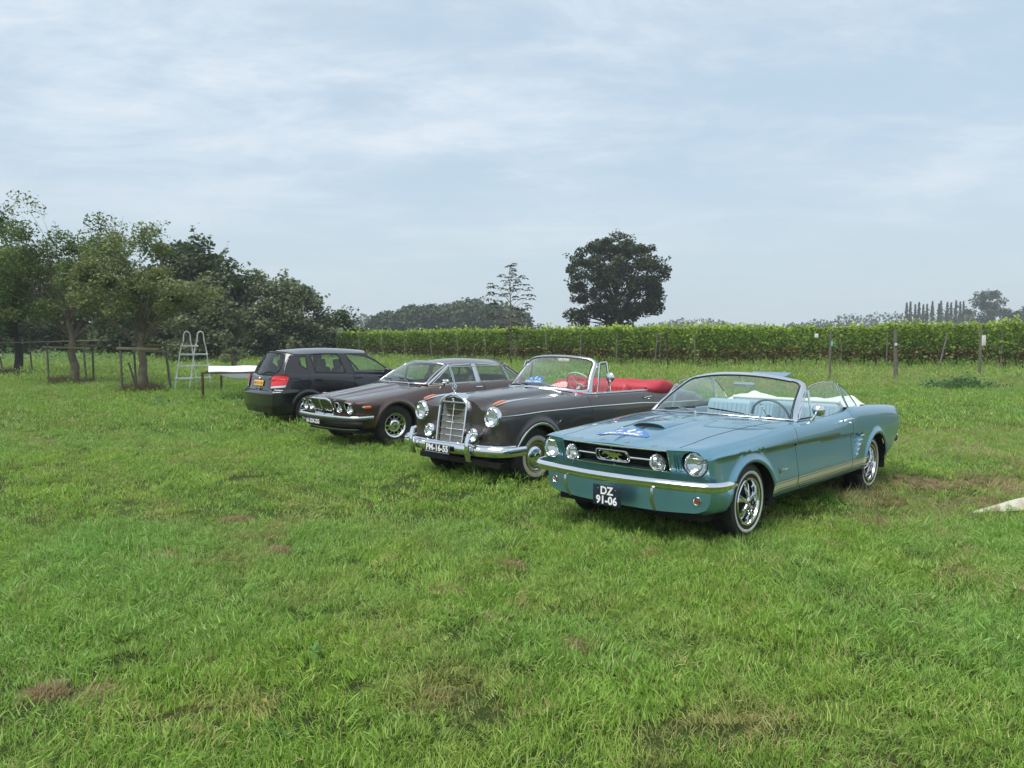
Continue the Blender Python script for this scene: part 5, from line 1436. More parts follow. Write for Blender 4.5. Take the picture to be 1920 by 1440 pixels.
    for sg in (1, -1):
        f_ = MB(); gl = MB()
        def S(x, z, o_=0): return (x, sg * (yside(z) + o_), z)
        vent = [(.335, .885), (.075, 1.13), (.035, 1.135), (.045, .885)]
        win = [(.03, .88), (.02, 1.155), (-.10, 1.178), (-.35, 1.195), (-.56, 1.195), (-.66, 1.18), (-.915, .88)]
        quart = [(-.93, .88), (-.72, 1.165), (-.80, 1.14), (-.95, 1.06), (-1.08, .97), (-1.16, .90), (-1.15, .885)]
        for poly in (vent, win, quart):
            C, T_ = chart_tris(np.array(poly), [], .3)
            gl.add([S(x, z) for x, z in C], [tuple(t_) for t_ in T_], GLASS, smooth=False)
        f_.tube([S(x, z) for x, z in vent[:3]], .008, CHROME, seg=6); f_.tube([S(*vent[2]), S(*vent[3])], .009, CHROME, seg=6); f_.tube([S(*vent[3]), S(*vent[0])], .008, BLACK, seg=6)
        f_.tube([S(x, z) for x, z in smooth_poly(win[1:6], 4, False)], .006, CHROME, seg=6); f_.tube([S(*win[5]), S(*win[6])], .007, CHROME, seg=6)
        f_.tube([S(x, z) for x, z in smooth_poly(quart[1:6], 4, False)], .007, CHROME, seg=6); f_.tube([S(*quart[1]), S(*quart[0])], .005, CHROME, seg=6)
        fo = f_.build('side_window_frame', car); gl.build('side_window', car)
    # door mirror
    m = MB(); mc = (.155, .845, .965)
    m.tube([(.19, .80, .872), (.185, .815, .90), (.165, .84, .945)], [.020, .013, .010], CHROME, seg=8)
    m.lathe([(0, .052), (.030, .044), (.050, .022), (.058, 0), (.056, -.008)], CHROME, o=mc, axis=(1, .15, 0), seg=24)
    m.lathe([(0, -.006), (.054, -.006)][::-1], CHROME, o=mc, axis=(1, .15, 0), seg=24)
    m.build('door_mirror', car)
    # ---- interior
    c = MB()
    c.box((-.40, 0, .36), (2.1, 1.42, .04), DKV)
    for sg in (1, -1): c.box((-.45, sg*.742, .60), (2.0, .035, .52), BLV, bev=.01)
    c.box((.56, 0, .60), (.06, 1.42, .5), DKV)
    c.build('cabin_floor', car)
    da = MB(); da.box((.42, 0, .835), (.30, 1.42, .10), DKV, bev=.045); da.box((.30, .36, .80), (.12, .5, .10), DKV, bev=.03); da.build('dashboard', car)
    steering(car, (.10, .37, .862), .185, 22, mat('steering_blue', (.12, .17, .20), .35))
    for sg in (1, -1):
        s_ = MB(); cushion(s_, (-.22, sg*.37, .52), (.50, .54, .16), BLV, 7); cushion(s_, (-.50, sg*.37, .74), (.14, .52, .46), BLV, 8, rot=ry(-14), axis='x')
        s_.build('front_seat', car)
    s_ = MB(); cushion(s_, (-.88, 0, .58), (.36, 1.16, .16), BLV, 15); cushion(s_, (-1.06, 0, .80), (.14, 1.24, .32), BLV, 24, rot=ry(-12), axis='x', bev=.06)
    s_.tube([(-1.04, y, .955 + .0 * y) for y in np.linspace(-.6, .6, 9)], .022, WHV, seg=8); s_.build('rear_seat', car)
    # folded top under its white cover
    cv = MB()
    def boot(u, v):
        y = (u*2 - 1)*.745; a = v
        xx = -1.06 - .40*v - .02*math.sin(u*9)
        h = math.sin(math.pi * min(1, v*1.05 + .02)) ** .6
        ed = 1 - abs(u*2 - 1) ** 7
        z = .885 + (.085 + .022*math.cos((u*2-1)*math.pi*.9 + .3) * (-1) + .014*math.sin(u*17 + v*5) + .009*math.sin(u*41 + v*13)) * h * (.35 + .65*ed)
        z += .055 * math.exp(-((u*2 - 1 + .62)/.16)**2) * h + .055*math.exp(-((u*2 - 1 - .80)/.14)**2)*h
        return (xx, y, z)
    cv.grid(boot, 60, 18, WHV, flip=True)
    cv.build('folded_top_cover', car)
    w = wheel(.183, .315, .20, 'spoked', ww=(.224, .248))
    place_wheels(car, w, 1.40, -1.41, .700, .305, .305)
    return car
# ================================================================ brown-grey 1950s convertible
def build_brown(loc, rot):
    car = empty('convertible_car', loc, rot)
    tag(car, 'dark grey-brown rounded vintage convertible with red interior and tall chrome grille', 'car')
    PM = paint('brown_grey_paint', (.082, .070, .064), .7, .34)
    RED = mat('red_leather', (.42, .035, .045), .45, bump=(7, .4, .02))
    REDC = mat('red_hood_cloth', (.40, .03, .05), .7, bump=(4, .6, .04))
    IVORY = mat('ivory', (.72, .68, .55), .35, coat=.4)
    GR = mat('radiator_mesh', (.34, .33, .32), .4, .8)
    def sect(w, zs, ysh, zsh, yv, zv, zc):
        return [(w - .12, zs), (w - .035, zs + .05), (w - .006, .48), (w, .62), (w - .006, .76), (w - .030, zsh - .075), (min(w - .055, ysh + .085), zsh - .02), (ysh, zsh), (yv, zv), (yv * .62, (zv + zc) / 2 + (zc - zv) * .22), (0, zc)]
    st = [(1.91, sect(.725, .38, .595, .885, .40, .845, .985)), (1.885, sect(.755, .36, .60, .905, .40, .865, .995)), (1.82, sect(.795, .33, .605, .925, .41, .890, 1.003)), (1.65, sect(.828, .28, .61, .945, .42, .915, 1.012)),
          (1.3, sect(.845, .26, .62, .962, .44, .945, 1.03)), (.9, sect(.855, .25, .65, .968, .48, .97, 1.045)), (.6, sect(.862, .25, .69, .972, .5, 1.0, 1.052)), (.2, sect(.868, .25, .745, .968, .5, .99, 1.02)),
          (-.5, sect(.87, .25, .755, .962, .5, .98, .99)), (-1.0, sect(.868, .26, .75, .958, .5, .97, .985)), (-1.5, sect(.86, .27, .72, .945, .45, .975, .985)), (-2.0, sect(.83, .31, .66, .895, .40, .91, .925)),
          (-2.35, sect(.775, .36, .58, .80, .36, .81, .815)), (-2.46, sect(.71, .40, .52, .72, .3, .725, .73))]
    def disp(x, y, z, side):
        d = 0 * x
        for cx, cz, rx, rz in ((1.41, .32, .352, .385), (-1.30, .32, .352, .36)):
            r_ = np.sqrt(((x - cx) / rx) ** 2 + ((z - cz) / rz) ** 2)
            d = d + np.where(z > .2, .014 * np.exp(-((r_ - 1.04) / .09) ** 2), 0)
        return np.where(side, d, 0), 0 * x
    def warp(P):
        P = P.copy(); x, y, z = P[:, 0].copy(), np.abs(P[:, 1]), P[:, 2]
        w = sstep(1.55, 1.91, x)
        P[:, 0] += w * (.055 * np.exp(-(((y - .61) / .15) ** 2 + ((z - .79) / .17) ** 2)) + .05 * np.exp(-(y / .20) ** 4) - .035 * np.exp(-((y - .37) / .09) ** 2) * sstep(.45, .7, z) + .03 * sstep(.7, .42, z))
        return P
    sk = Skin(st, 7, .045, disp, warp); QM = sk.qm
    def qy(x, y): return sk.q_top(np.array([x]), np.array([y]))[0]
    rect = densify([(sk.x0, 0), (sk.x1, 0), (sk.x1, QM), (sk.x0, QM)], .04)
    hood = [(1.80, -.05), (1.80, .20), (1.70, .36), (1.3, .43), (.86, .50), (.80, .46), (.84, .2), (.85, -.05)]
    cock = smooth_poly([(.70, -.05), (.68, .3), (.58, .55), (.36, .70), (.1, .74), (-.4, .752), (-.8, .755), (-1.1, .72), (-1.32, .60), (-1.44, .35), (-1.48, .1), (-1.48, -.05)], 4)
    dside = [(-.82, .90), (-.83, .36), (-.74, .30), (.36, .30), (.44, .40), (.475, .70), (.51, .90)]
    ds = sk.side(dside, closed=False)
    door = densify(np.concatenate([ds, [[.51, qy(.51, .70)]], [[.3, qy(.3, .742)]], [[0, qy(0, .757)]], [[-.4, qy(-.4, .760)]], [[-.82, qy(-.82, .762)]]]), .03)
    archs = [sk.side(arch_poly(1.41, .32, .372, .20, rx=.345), closed=False), sk.side(arch_poly(-1.30, .32, .34, .20, rx=.345), closed=False)]
    archs = [np.concatenate([[[a[0, 0], -.1]], a, [[a[-1, 0], -.1]]]) for a in archs]
    sks = lambda c: c[1] > QM - 1e-4 or c[0] > sk.x1 - 1e-4 or c[0] < sk.x0 + 1e-4
    b = MB(); panelf(b, sk.pn, rect, [sk.top(hood), sk.top(cock), door] + archs, PM, .04, skip=sks, fm=DARK, lines=arch_rings(sk, (1.41, .32, .345, .372), (-1.30, .32, .345, .34)))
    def capf(x_):
        def fn(a, c):
            X = np.full(len(a), x_); P = warp(np.stack([X, a, c], 1)); e = .004
            A = warp(np.stack([X, a + e, c], 1)) - P; B = warp(np.stack([X, a, c + e], 1)) - P
            N = nrm(np.cross(A, B)); return P, N * np.sign(N[:, :1]) * np.sign(x_)
        return fn
    q = np.linspace(0, QM, 60)
    yy, zz = sk.raw(np.full(60, sk.x1), q)
    out = np.concatenate([np.stack([yy, zz], 1), [[0, .6], [0, .38], [.3, .38]]])
    panelf(b, capf(1.91), densify(out, .04), [circle(.61, .785, .098, 28)], PM, .03, flange=.04, skip=lambda c: c[0] < 1e-4)
    yy, zz = sk.raw(np.full(60, sk.x0), q)
    out = np.concatenate([np.stack([yy, zz], 1), [[0, .5], [0, .40]]])
    panelf(b, capf(sk.x0), densify(out, .06), [], PM, .06, flange=0)
    liner(b, 1.41, .32, .38, .40, .84, rx=.353); liner(b, -1.30, .32, .35, .40, .84, rx=.353)
    b.mirror(); b.box((0, 0, .25), (3.8, 1.40, .06), DARK)
    b.build('body', car, sharp=None)
    h = MB(); panelf(h, sk.pn, offset_poly(sk.top(hood), .004), [], PM, .035, skip=sks, fm=DARK); h.mirror(); h.build('hood', car, sharp=None)
    # cowl strip of chrome at the foot of the screen
    for sgn in (1, -1):
        p = MB(); panelf(p, sk.pn, offset_poly(door, .0045), [], PM, .035, flange=.02, fm=DARK)
        dr = (p if sgn > 0 else p.flipped()).build('door', car, sharp=None)
        h = MB(); xs_ = np.array([-.60, -.74]); P, N = sk.pn(xs_, sk.q_side(xs_, np.array([.878, .880]))); P = P + N*.03
        h.tube([P[0] - N[0]*.004, P[0], P[1], P[1] - N[1]*.028], [.006, .009, .011, .010], CHROME, seg=8, normals=[N[0]]*4)
        h.lathe([(0, .012), (.012, .008), (.014, -.006)], CHROME, o=tuple(P[1] + np.array([.02, -.024, -.035])), axis=(0, 1, 0), seg=12)
        (h if sgn > 0 else h.flipped()).build('door_handle', dr)
        # belt moulding on the door top
        p = MB(); ch = np.array([(x, qy(x, y)) for x, y in [(.46, .715), (.3, .735), (0, .752), (-.4, .757), (-.80, .757)]])
        skin_trim(p, sk, ch, CHROME_DULL, .026, .012, .006, seg=8); (p if sgn > 0 else p.flipped()).build('belt_trim', car)
        # side moulding
        p = MB(); xs_ = np.linspace(1.90, -2.1, 60); zs_ = np.interp(xs_, [-2.1, -.86, -.55, .5, 1.36, 1.93], [.755, .793, .812, .828, .826, .800])
        ch = np.stack([xs_, sk.q_side(xs_, zs_)], 1); skin_trim(p, sk, ch, CHROME, .011, .010, .002, seg=8, taper=4)
        (p if sgn > 0 else p.flipped()).build('side_trim', car)
        # bright wheel-arch lips
        for cx, rz in ((1.41, .376), (-1.30, .344)):
            p = MB(); A = np.array([(cx + .349*math.cos(R(a)), .32 + rz*math.sin(R(a))) for a in np.linspace(4, 178, 40)])
            P, N = sk.pn(A[:, 0], sk.q_side(A[:, 0], A[:, 1])); p.tube(P + N*.004, .014, CHROME, seg=8, normals=N, rh=.010)
            (p if sgn > 0 else p.flipped()).build('arch_trim', car)
        # fender-top indicator with chrome fin
        p = MB(); xs_ = np.array([1.86, 1.80, 1.72, 1.6, 1.45, 1.32]); P, N = sk.pn(xs_, np.array([qy(x, .605) for x in xs_]))
        p.tube(P + N*.004, [.012, .022, .022, .016, .010, .004], CHROME, seg=8, normals=N, rh=[.008, .016, .018, .016, .011, .004])
        o = (p if sgn > 0 else p.flipped()).build('indicator_trim', car)
        p = MB(); xs_ = np.array([1.875, 1.85, 1.80, 1.74, 1.71]); P, N = sk.pn(xs_, np.array([qy(x, .605) for x in xs_]))
        p.tube(P + N*.022, [.006, .018, .022, .018, .006], AMBER, seg=8, normals=N, rh=[.004, .014, .016, .014, .006])
        (p if sgn > 0 else p.flipped()).build('indicator_lens', o)
        lamp('headlight', car, (1.935, sgn*.61, .785), .090, (1, sgn*.06, .02), ring=.028, bezel_h=.03, dome=.03)
        lamp('fog_light', car, (2.02, sgn*.375, .575), .066, (1, 0, 0), ring=.014, bezel_h=.02, dome=.02)
        f_ = MB(); f_.lathe([(.0, -.10), (.05, -.085), (.074, -.03), (.080, 0)], CHROME, o=(2.02, sgn*.375, .575), axis=(1, 0, 0), seg=24)
        f_.tube([(1.96, sgn*.375, .52), (1.97, sgn*.375, .45)], .012, CHROME, seg=6); f_.build('lamp_shell', car)
    # ---- radiator shell
    outr = [(-.228, .455), (.228, .455), (.240, .70), (.240, .87), (.222, .93), (.16, .975), (.08, 1.006), (0, 1.022), (-.08, 1.006), (-.16, .975), (-.222, .93), (-.240, .87), (-.240, .70)]
    outr = np.concatenate([outr[:3], smooth_poly(outr[2:], 4, False)[1:]]) if False else np.array(outr)
    inn = np.array([(-.212, .462), (.212, .462), (.220, .70), (.214, .918), (-.214, .918), (-.220, .70)])
    def lean(z): return 2.035 - (z - .455) * .17
    C, T = chart_tris(densify(outr, .05), [densify(inn, .05)], .06)
    g = MB(); k = len(C)
    def ridge(y, z): return .018 * (1 - min(1, abs(abs(y) - .24) / .05)) if z < .9 else .012
    F3 = [(lean(z) + .015, y, z) for y, z in C]; B3 = [(lean(z) - .14, y * 1.06, z) for y, z in C]
    cnt = {}
    for t in T:
        for e in ((t[0], t[1]), (t[1], t[2]), (t[2], t[0])):
            kk = (min(e), max(e)); cnt[kk] = None if kk in cnt else e
    g.add(F3, [tuple(t) for t in T], CHROME, smooth=False)
    bd = [e for e in cnt.values() if e]; g.add(F3 + B3, [(e[1], e[0], e[0] + k, e[1] + k) for e in bd], CHROME, smooth=False)
    ob = densify(outr, .04); g.tube([(lean(z) + .008, y*.955, .455 + (z - .455)*.985 + .002) for y, z in smooth_poly(outr[1:], 4, False)] , [.010 + .012*sstep(.86, .96, z) for y, z in smooth_poly(outr[1:], 4, False)], CHROME, seg=10, up=(1, 0, 0))
    sh = g.build('radiator_shell', car, sharp=25)
    g = MB()
    g.add([(lean(.46) - .03, -.205, .46), (lean(.46) - .03, .205, .46), (lean(.93) - .03, .205, .93), (lean(.93) - .03, -.205, .93)], [(0, 1, 2, 3)], GR, smooth=False)
    for y in np.linspace(-.2, .2, 41): g.tube([(lean(.465) - .022, y, .465), (lean(.915) - .022, y, .915)], .0022, GR, seg=4, up=(1, 0, 0))
    g.build('grille_mesh', car)
    for z in np.linspace(.545, .84, 5):
        g = MB(); g.tube([(lean(z) - .008, -.206, z), (lean(z) - .004, 0, z), (lean(z) - .008, .206, z)], .0055, CHROME, seg=6); g.build('grille_bar', car)
    g = MB(); g.tube([(lean(.465) - .004, 0, .465), (lean(.915) - .004, 0, .915)], .007, CHROME, seg=6, up=(1, 0, 0)); g.tube([(lean(.918) + .012, -.21, .918), (lean(.918) + .012, .21, .918)], .008, CHROME, seg=6); g.build('grille_bar', car)
    g = MB(); g.add([(lean(.93) + .018, -.17, .932), (lean(.93) + .018, .17, .932), (lean(.96) + .018, .13, .965), (lean(.99) + .018, 0, .992), (lean(.96) + .018, -.13, .965)], [(0, 1, 2, 3, 4)], DARK, smooth=False)
    g.lathe([(0, .008), (.018, .004), (.020, -.002)], CHROME, o=(1.975, 0, .955), axis=(1, 0, 0), seg=16); g.build('grille_badge', car)
    # three-pointed star in a ring on the shell
    s_ = MB(); sc = (1.955, 0, 1.098)
    s_.tube([(1.955, .036*math.sin(a), 1.098 + .036*math.cos(a)) for a in np.linspace(0, 2*math.pi, 20, endpoint=False)], .0045, CHROME, seg=6, closed=True, up=(1, 0, 0))
    for a in (0, 120, 240): s_.tube([sc, (1.955, .034*math.sin(R(a)), 1.098 + .034*math.cos(R(a)))], [.007, .002], CHROME, seg=6, up=(1, 0, 0))
    s_.lathe([(0, .05), (.006, .045), (.010, .02), (.026, .008), (.038, 0), (.04, -.01)], CHROME, o=(1.955, 0, 1.018), axis=(0, 0, 1), seg=18)
    s_.build('radiator_star', car)
    # ---- bumper with overriders
    bp = MB()
    ctr = smooth_poly([(1.70, .885), (1.85, .89), (1.97, .865), (2.06, .78), (2.12, .6), (2.155, .35), (2.165, 0), (2.155, -.35), (2.12, -.6), (2.06, -.78), (1.97, -.865), (1.85, -.89), (1.70, -.885)], 5, False)
    bp.tube([(p_[0], p_[1], .425) for p_ in ctr], .022, CHROME, rh=.052, normals=[(0, 0, 1)]*len(ctr), seg=14)
    bp.tube([(p_[0] - .02, p_[1]*.99, .484) for p_ in ctr[6:-6]], .016, CHROME, rh=.014, normals=[(0, 0, 1)]*(len(ctr) - 12), seg=8)
    bp.build('front_bumper', car)
    for sg in (1, -1):
        o_ = MB(); o_.tube([(2.15, sg*.485, .315), (2.185, sg*.485, .33), (2.205, sg*.485, .42), (2.20, sg*.485, .53), (2.175, sg*.485, .60), (2.13, sg*.485, .615)], [.020, .034, .036, .033, .030, .016], CHROME, seg=12, rh=[.016, .028, .03, .03, .03, .018], up=(1, 0, .2))
        o_.tube([(2.18, sg*.50, .50), (2.19, sg*.60, .485)], .018, CHROME, seg=8)
        o_.build('overrider', car)
    pl = MB(); pl.box((0, 0, 0), (.012, .42, .098), PLATE_BLACK, bev=.003)
    fr = round_poly([(-.208, -.047), (.208, -.047), (.208, .047), (-.208, .047)], .008); pl.tube([(.006, u, v) for u, v in fr], .004, CHROME_DULL, seg=5, closed=True, up=(1, 0, 0))
    plo = pl.build('license_plate', car, loc=(2.215, .0, .418))
    text_part('lettering', plo, 'PM-16-55', .098, WHITE, plane_frame((.008, 0, 0), (0, 1, 0), (0, 0, 1)), bold=.0035)
    # ---- windscreen
    W = Screen((.72, .32, .69, 1.050, .985), (.16, .03, .575, 1.425, 1.375), .04)
    fr = MB(); ol = round_poly([(-.985, .0), (.985, .0), (.985, 1.0), (-.985, 1.0)], [.12, .12, .20, .20], 7)
    ol = np.array(ol); P, N = W.pn(densify(ol, .06)[:, 0], densify(ol, .06)[:, 1])
    fr.tube(P - N*.004, .022, CHROME_DULL, seg=8, normals=N, rh=.014, closed=True)
    oi = ol * np.array([.955, .92]) + np.array([0, .04]); oi = densify(oi, .06); P, N = W.pn(oi[:, 0], oi[:, 1]); fr.tube(P + N*.004, .005, BLACK, seg=6, normals=N, rh=.005, closed=True)
    for sg in (1, -1):
        a_ = [(sg*1.0, b_) for b_ in np.linspace(-.05, .9, 8)]; A = np.array(a_); P, N = W.pn(A[:, 0], A[:, 1]); fr.tube(P - N*.02, .030, CHROME_DULL, seg=8, normals=N, rh=.022)
    A = np.array([(a, -.05) for a in np.linspace(-.98, .98, 21)]); P, N = W.pn(A[:, 0], A[:, 1]); fr.tube(P + N*.02, .014, CHROME, seg=8, normals=N, rh=.012)
    fr.build('windscreen_frame', car)
    g = MB(); panelf(g, W.pn, densify(np.array(ol)*.98 + [0, .01], .08), [], GLASS, .12, flange=0); g.build('windscreen', car, sharp=None)
    wiper('wiper', car, W, -.55, -.03, .03, .05, (.76, -.02, 1.045)); wiper('wiper', car, W, .08, .50, .03, .05, (.73, .25, 1.03)) if False else wiper('wiper', car, W, -.95, -.50, .06, .03, (.70, -.32, 1.03))
    m = MB(); m.box((.06, .03, 1.365), (.02, .19, .045), IVORY, bev=.014); m.tube([(.09, .03, 1.40), (.06, .03, 1.37)], .006, CHROME, seg=6); m.build('rear_view_mirror', car)
    # blue rally plaque behind the glass
    pq = MB(); oc = [(-.15, 0), (.15, 0)] + [(.15*math.cos(R(a)), .02 + .125*math.sin(R(a))) for a in np.linspace(8, 172, 14)]
    Mx = plane_frame((.60, -.03, 1.085), (0, 1, 0), (-.80, 0, .66))
    k = len(oc); pq.add([tuple(Mx @ Vector((u, v, 0))) for u, v in oc] + [tuple(Mx @ Vector((u, v, -.006))) for u, v in oc], [tuple(range(k)), tuple(reversed(range(k, 2*k)))], RALLY_BLUE, smooth=False)
    po = pq.build('rally_plaque', car)
    for txt, sz, u, v in (('RALLY NMHC', .046, 0, .028), ('0', .075, .0, .09), ('25', .04, -.075, .075), ('20', .04, .07, .075)):
        V, F = text_geo(txt, sz, .0022); d = MB(); d.add([tuple(Mx @ Vector((a[0] + u, a[1] + v, .003))) for a in V], F, WHITE, smooth=False); d.build('lettering', po, sharp=None)
    # quarter light frame and door mirror, aerial
    for sg in (1, -1):
        f_ = MB(); S = lambda x, z: (x, sg*(.700 - .17*(z - .98)), z)
        q4 = [(.20, .985), (.075, 1.345), (-.070, 1.350), (-.075, .98)]
        for a_, b_ in zip(q4[:-1], q4[1:]): f_.tube([S(*a_), S(*b_)], .010, CHROME, seg=8)
        q4 = [(.175, 1.0), (.06, 1.325), (-.055, 1.33), (-.057, .99)]
        for a_, b_ in zip(q4[:-1], q4[1:]): f_.tube([S(*a_), S(*b_)], .005, BLACK, seg=6)
        f_.build('quarter_light_frame', car)
        f_ = MB(); f_.add([S(.19, .985), S(.045, 1.335), S(-.07, 1.335), S(-.07, .985)], [(0, 1, 2, 3)], GLASS, smooth=False); f_.build('quarter_light', car)
    m = MB(); mc = (.055, .79, 1.165); m.tube([(.05, .745, .985), (.052, .775, 1.05), (.052, .785, 1.12)], [.012, .008, .008], CHROME, seg=8); m.lathe([(0, .026), (.04, .022), (.058, .010), (.062, 0), (.05, -.006), (0, -.006)], CHROME, o=mc, axis=(1, .1, 0), seg=24); m.build('door_mirror', car)
    m = MB(); m.tube([(.60, .69, .975), (.598, .69, 1.42)], [.003, .0015], CHROME_DULL, seg=5); m.lathe([(0, .02), (.014, .012), (.018, -.006)], CHROME, o=(.60, .69, .972), axis=(0, 0, 1), seg=12); m.build('aerial', car)
    # ---- red interior
    c = MB(); c.box((-.35, 0, .38), (2.2, 1.42, .04), RED)
    for sg in (1, -1): c.box((-.40, sg*.735, .66), (2.1, .04, .56), RED, bev=.01)
    c.box((-1.46, 0, .70), (.05, 1.40, .5), RED)
    c.build('cabin_floor', car)
    c = MB(); c.box((.44, 0, .93), (.22, 1.36, .13), RED, bev=.05); c.box((.335, 0, .92), (.02, 1.2, .08), mat('walnut', (.12, .045, .015), .2, coat=1, noise=(14, (.05, .015, .005), .4, .7)), bev=.005); c.build('dashboard', car)
    steering(car, (.10, .36, 1.055), .205, 38, IVORY, IVORY)
    for sg in (1, -1):
        s_ = MB(); cushion(s_, (-.25, sg*.35, .60), (.50, .60, .17), RED, 6); cushion(s_, (-.52, sg*.35, .83), (.15, .60, .46), RED, 6, rot=ry(-12), axis='x', bev=.065); s_.build('front_seat', car)
    s_ = MB(); cushion(s_, (-.95, 0, .62), (.40, 1.16, .17), RED, 12); cushion(s_, (-1.18, 0, .84), (.15, 1.24, .36), RED, 12, rot=ry(-12), axis='x', bev=.06); s_.build('rear_seat', car)
    # folded red top: a thick padded roll round the back of the cabin
    cv = MB()
    path = smooth_poly([(-.80, .755), (-.95, .79), (-1.15, .80), (-1.34, .76), (-1.47, .60), (-1.53, .35), (-1.55, 0), (-1.53, -.35), (-1.47, -.60), (-1.34, -.76), (-1.15, -.80), (-.95, -.79), (-.80, -.755)], 5, False)
    n = len(path); V = []; ka = 14
    for i, (x, y) in enumerate(path):
        t = i / (n - 1); e = min(t, 1 - t) * 2
        big = sstep(0, .14, e); hgt = .028 + .055*big + .005*math.sin(i*1.1) ; wid = .030 + .062*big + .004*math.sin(i*1.3 + 1)
        cx_, cy_ = x*1.0, y; dl = math.hypot(x + .9, y) + 1e-6; ux, uy = (x + .95) / dl, y / dl
        hmp = .055*math.exp(-((e - .30)/.10)**2)
        for j in range(ka):
            a = 2*math.pi*j/ka
            V.append((cx_ - ux*0 + ux*math.cos(a)*wid*.9, cy_ + uy*math.cos(a)*wid*.9 - (.02*np.sign(y)), .972 + hmp*.8*(math.sin(a) > 0) + math.sin(a)*hgt + .004*math.sin(j*2 + i*.6)))
    cv.add(V, [(i*ka + j, i*ka + (j+1) % ka, (i+1)*ka + (j+1) % ka, (i+1)*ka + j) for i in range(n-1) for j in range(ka)] + [tuple(range(ka)), tuple(reversed([(n-1)*ka + j for j in range(ka)]))], REDC)
    cv.grid(lambda u, v: (-1.25 - .27*u, (v*2 - 1)*(.70 - .1*u), .995 + .035*math.sin(u*3) + .012*math.sin(v*14 + u*4)), 8, 20, REDC)
    cv.build('folded_top_cover', car, sharp=None)
    w = wheel(.178, .335, .175, 'capped', ww=(.183, .236), wwmat=mat('cream_whitewall', (.55, .50, .40), .5, noise=(14, (.38, .33, .25), .5, .8)), body=mat('taupe_rim', (.20, .165, .135), .3, coat=.8))
    place_wheels(car, w, 1.405, -1.30, .700, .32, .32)
    rbm = MB(); c2 = smooth_poly([(-2.2, .85), (-2.45, .75), (-2.55, .4), (-2.57, 0), (-2.55, -.4), (-2.45, -.75), (-2.2, -.85)], 5, False); rbm.tube([(p_[0], p_[1], .44) for p_ in c2], .02, CHROME, rh=.05, normals=[(0, 0, 1)]*len(c2), seg=10); rbm.build('rear_bumper', car)
    return car
# ================================================================ closed cabins
class Cabin:
    """roof, side frames and glass above the belt; side wall leans in as y = tum(z)"""
    def __init__(s, front, rear, rail, tum, crown):
        s.F, s.Rr, s.rail, s.tum, s.crown = front, rear, np.array(rail, float), tum, crown
    def rz(s, x): return np.interp(x, s.rail[:, 0], s.rail[:, 1])
    def roof_pn(s, a, v):
        a = np.asarray(a, float); v = np.asarray(v, float)
        def f(a, v):
            F = s.F.f(a, np.ones_like(a)); B = s.Rr.f(a, np.ones_like(a))
            x = F[:, 0] * (1 - v) + B[:, 0] * v
            xe = s.F.f(np.ones_like(a), np.ones_like(a))[:, 0] * (1 - v) + s.Rr.f(np.ones_like(a), np.ones_like(a))[:, 0] * v
            ze = s.rz(xe); yr = s.tum(ze)
            cf = F[:, 2] - s.F.f(np.ones_like(a), np.ones_like(a))[:, 2]; cb = B[:, 2] - s.Rr.f(np.ones_like(a), np.ones_like(a))[:, 2]
            arch = (1 - np.abs(a) ** 2.2)
            z = ze + cf * (1 - v) + cb * v + s.crown * arch * 4 * v * (1 - v)
            z = z - 0
            return np.stack([x, a * yr, z], 1)
        e = .01; P = f(a, v); N = nrm(np.cross(f(np.minimum(a + e, 1), v) - f(np.maximum(a - e, -1), v), f(a, np.minimum(v + e, 1)) - f(a, np.maximum(v - e, 0))))
        N *= np.sign(N[:, 2:3]); return P, N
    def side_pn(s, x, z):
        x = np.asarray(x, float); z = np.asarray(z, float); e = .005
        y = s.tum(z); dy = (s.tum(z + e) - s.tum(z - e)) / (2*e)
        N = nrm(np.stack([0*x, np.ones_like(x), -dy], 1)); return np.stack([x, y, z], 1), N
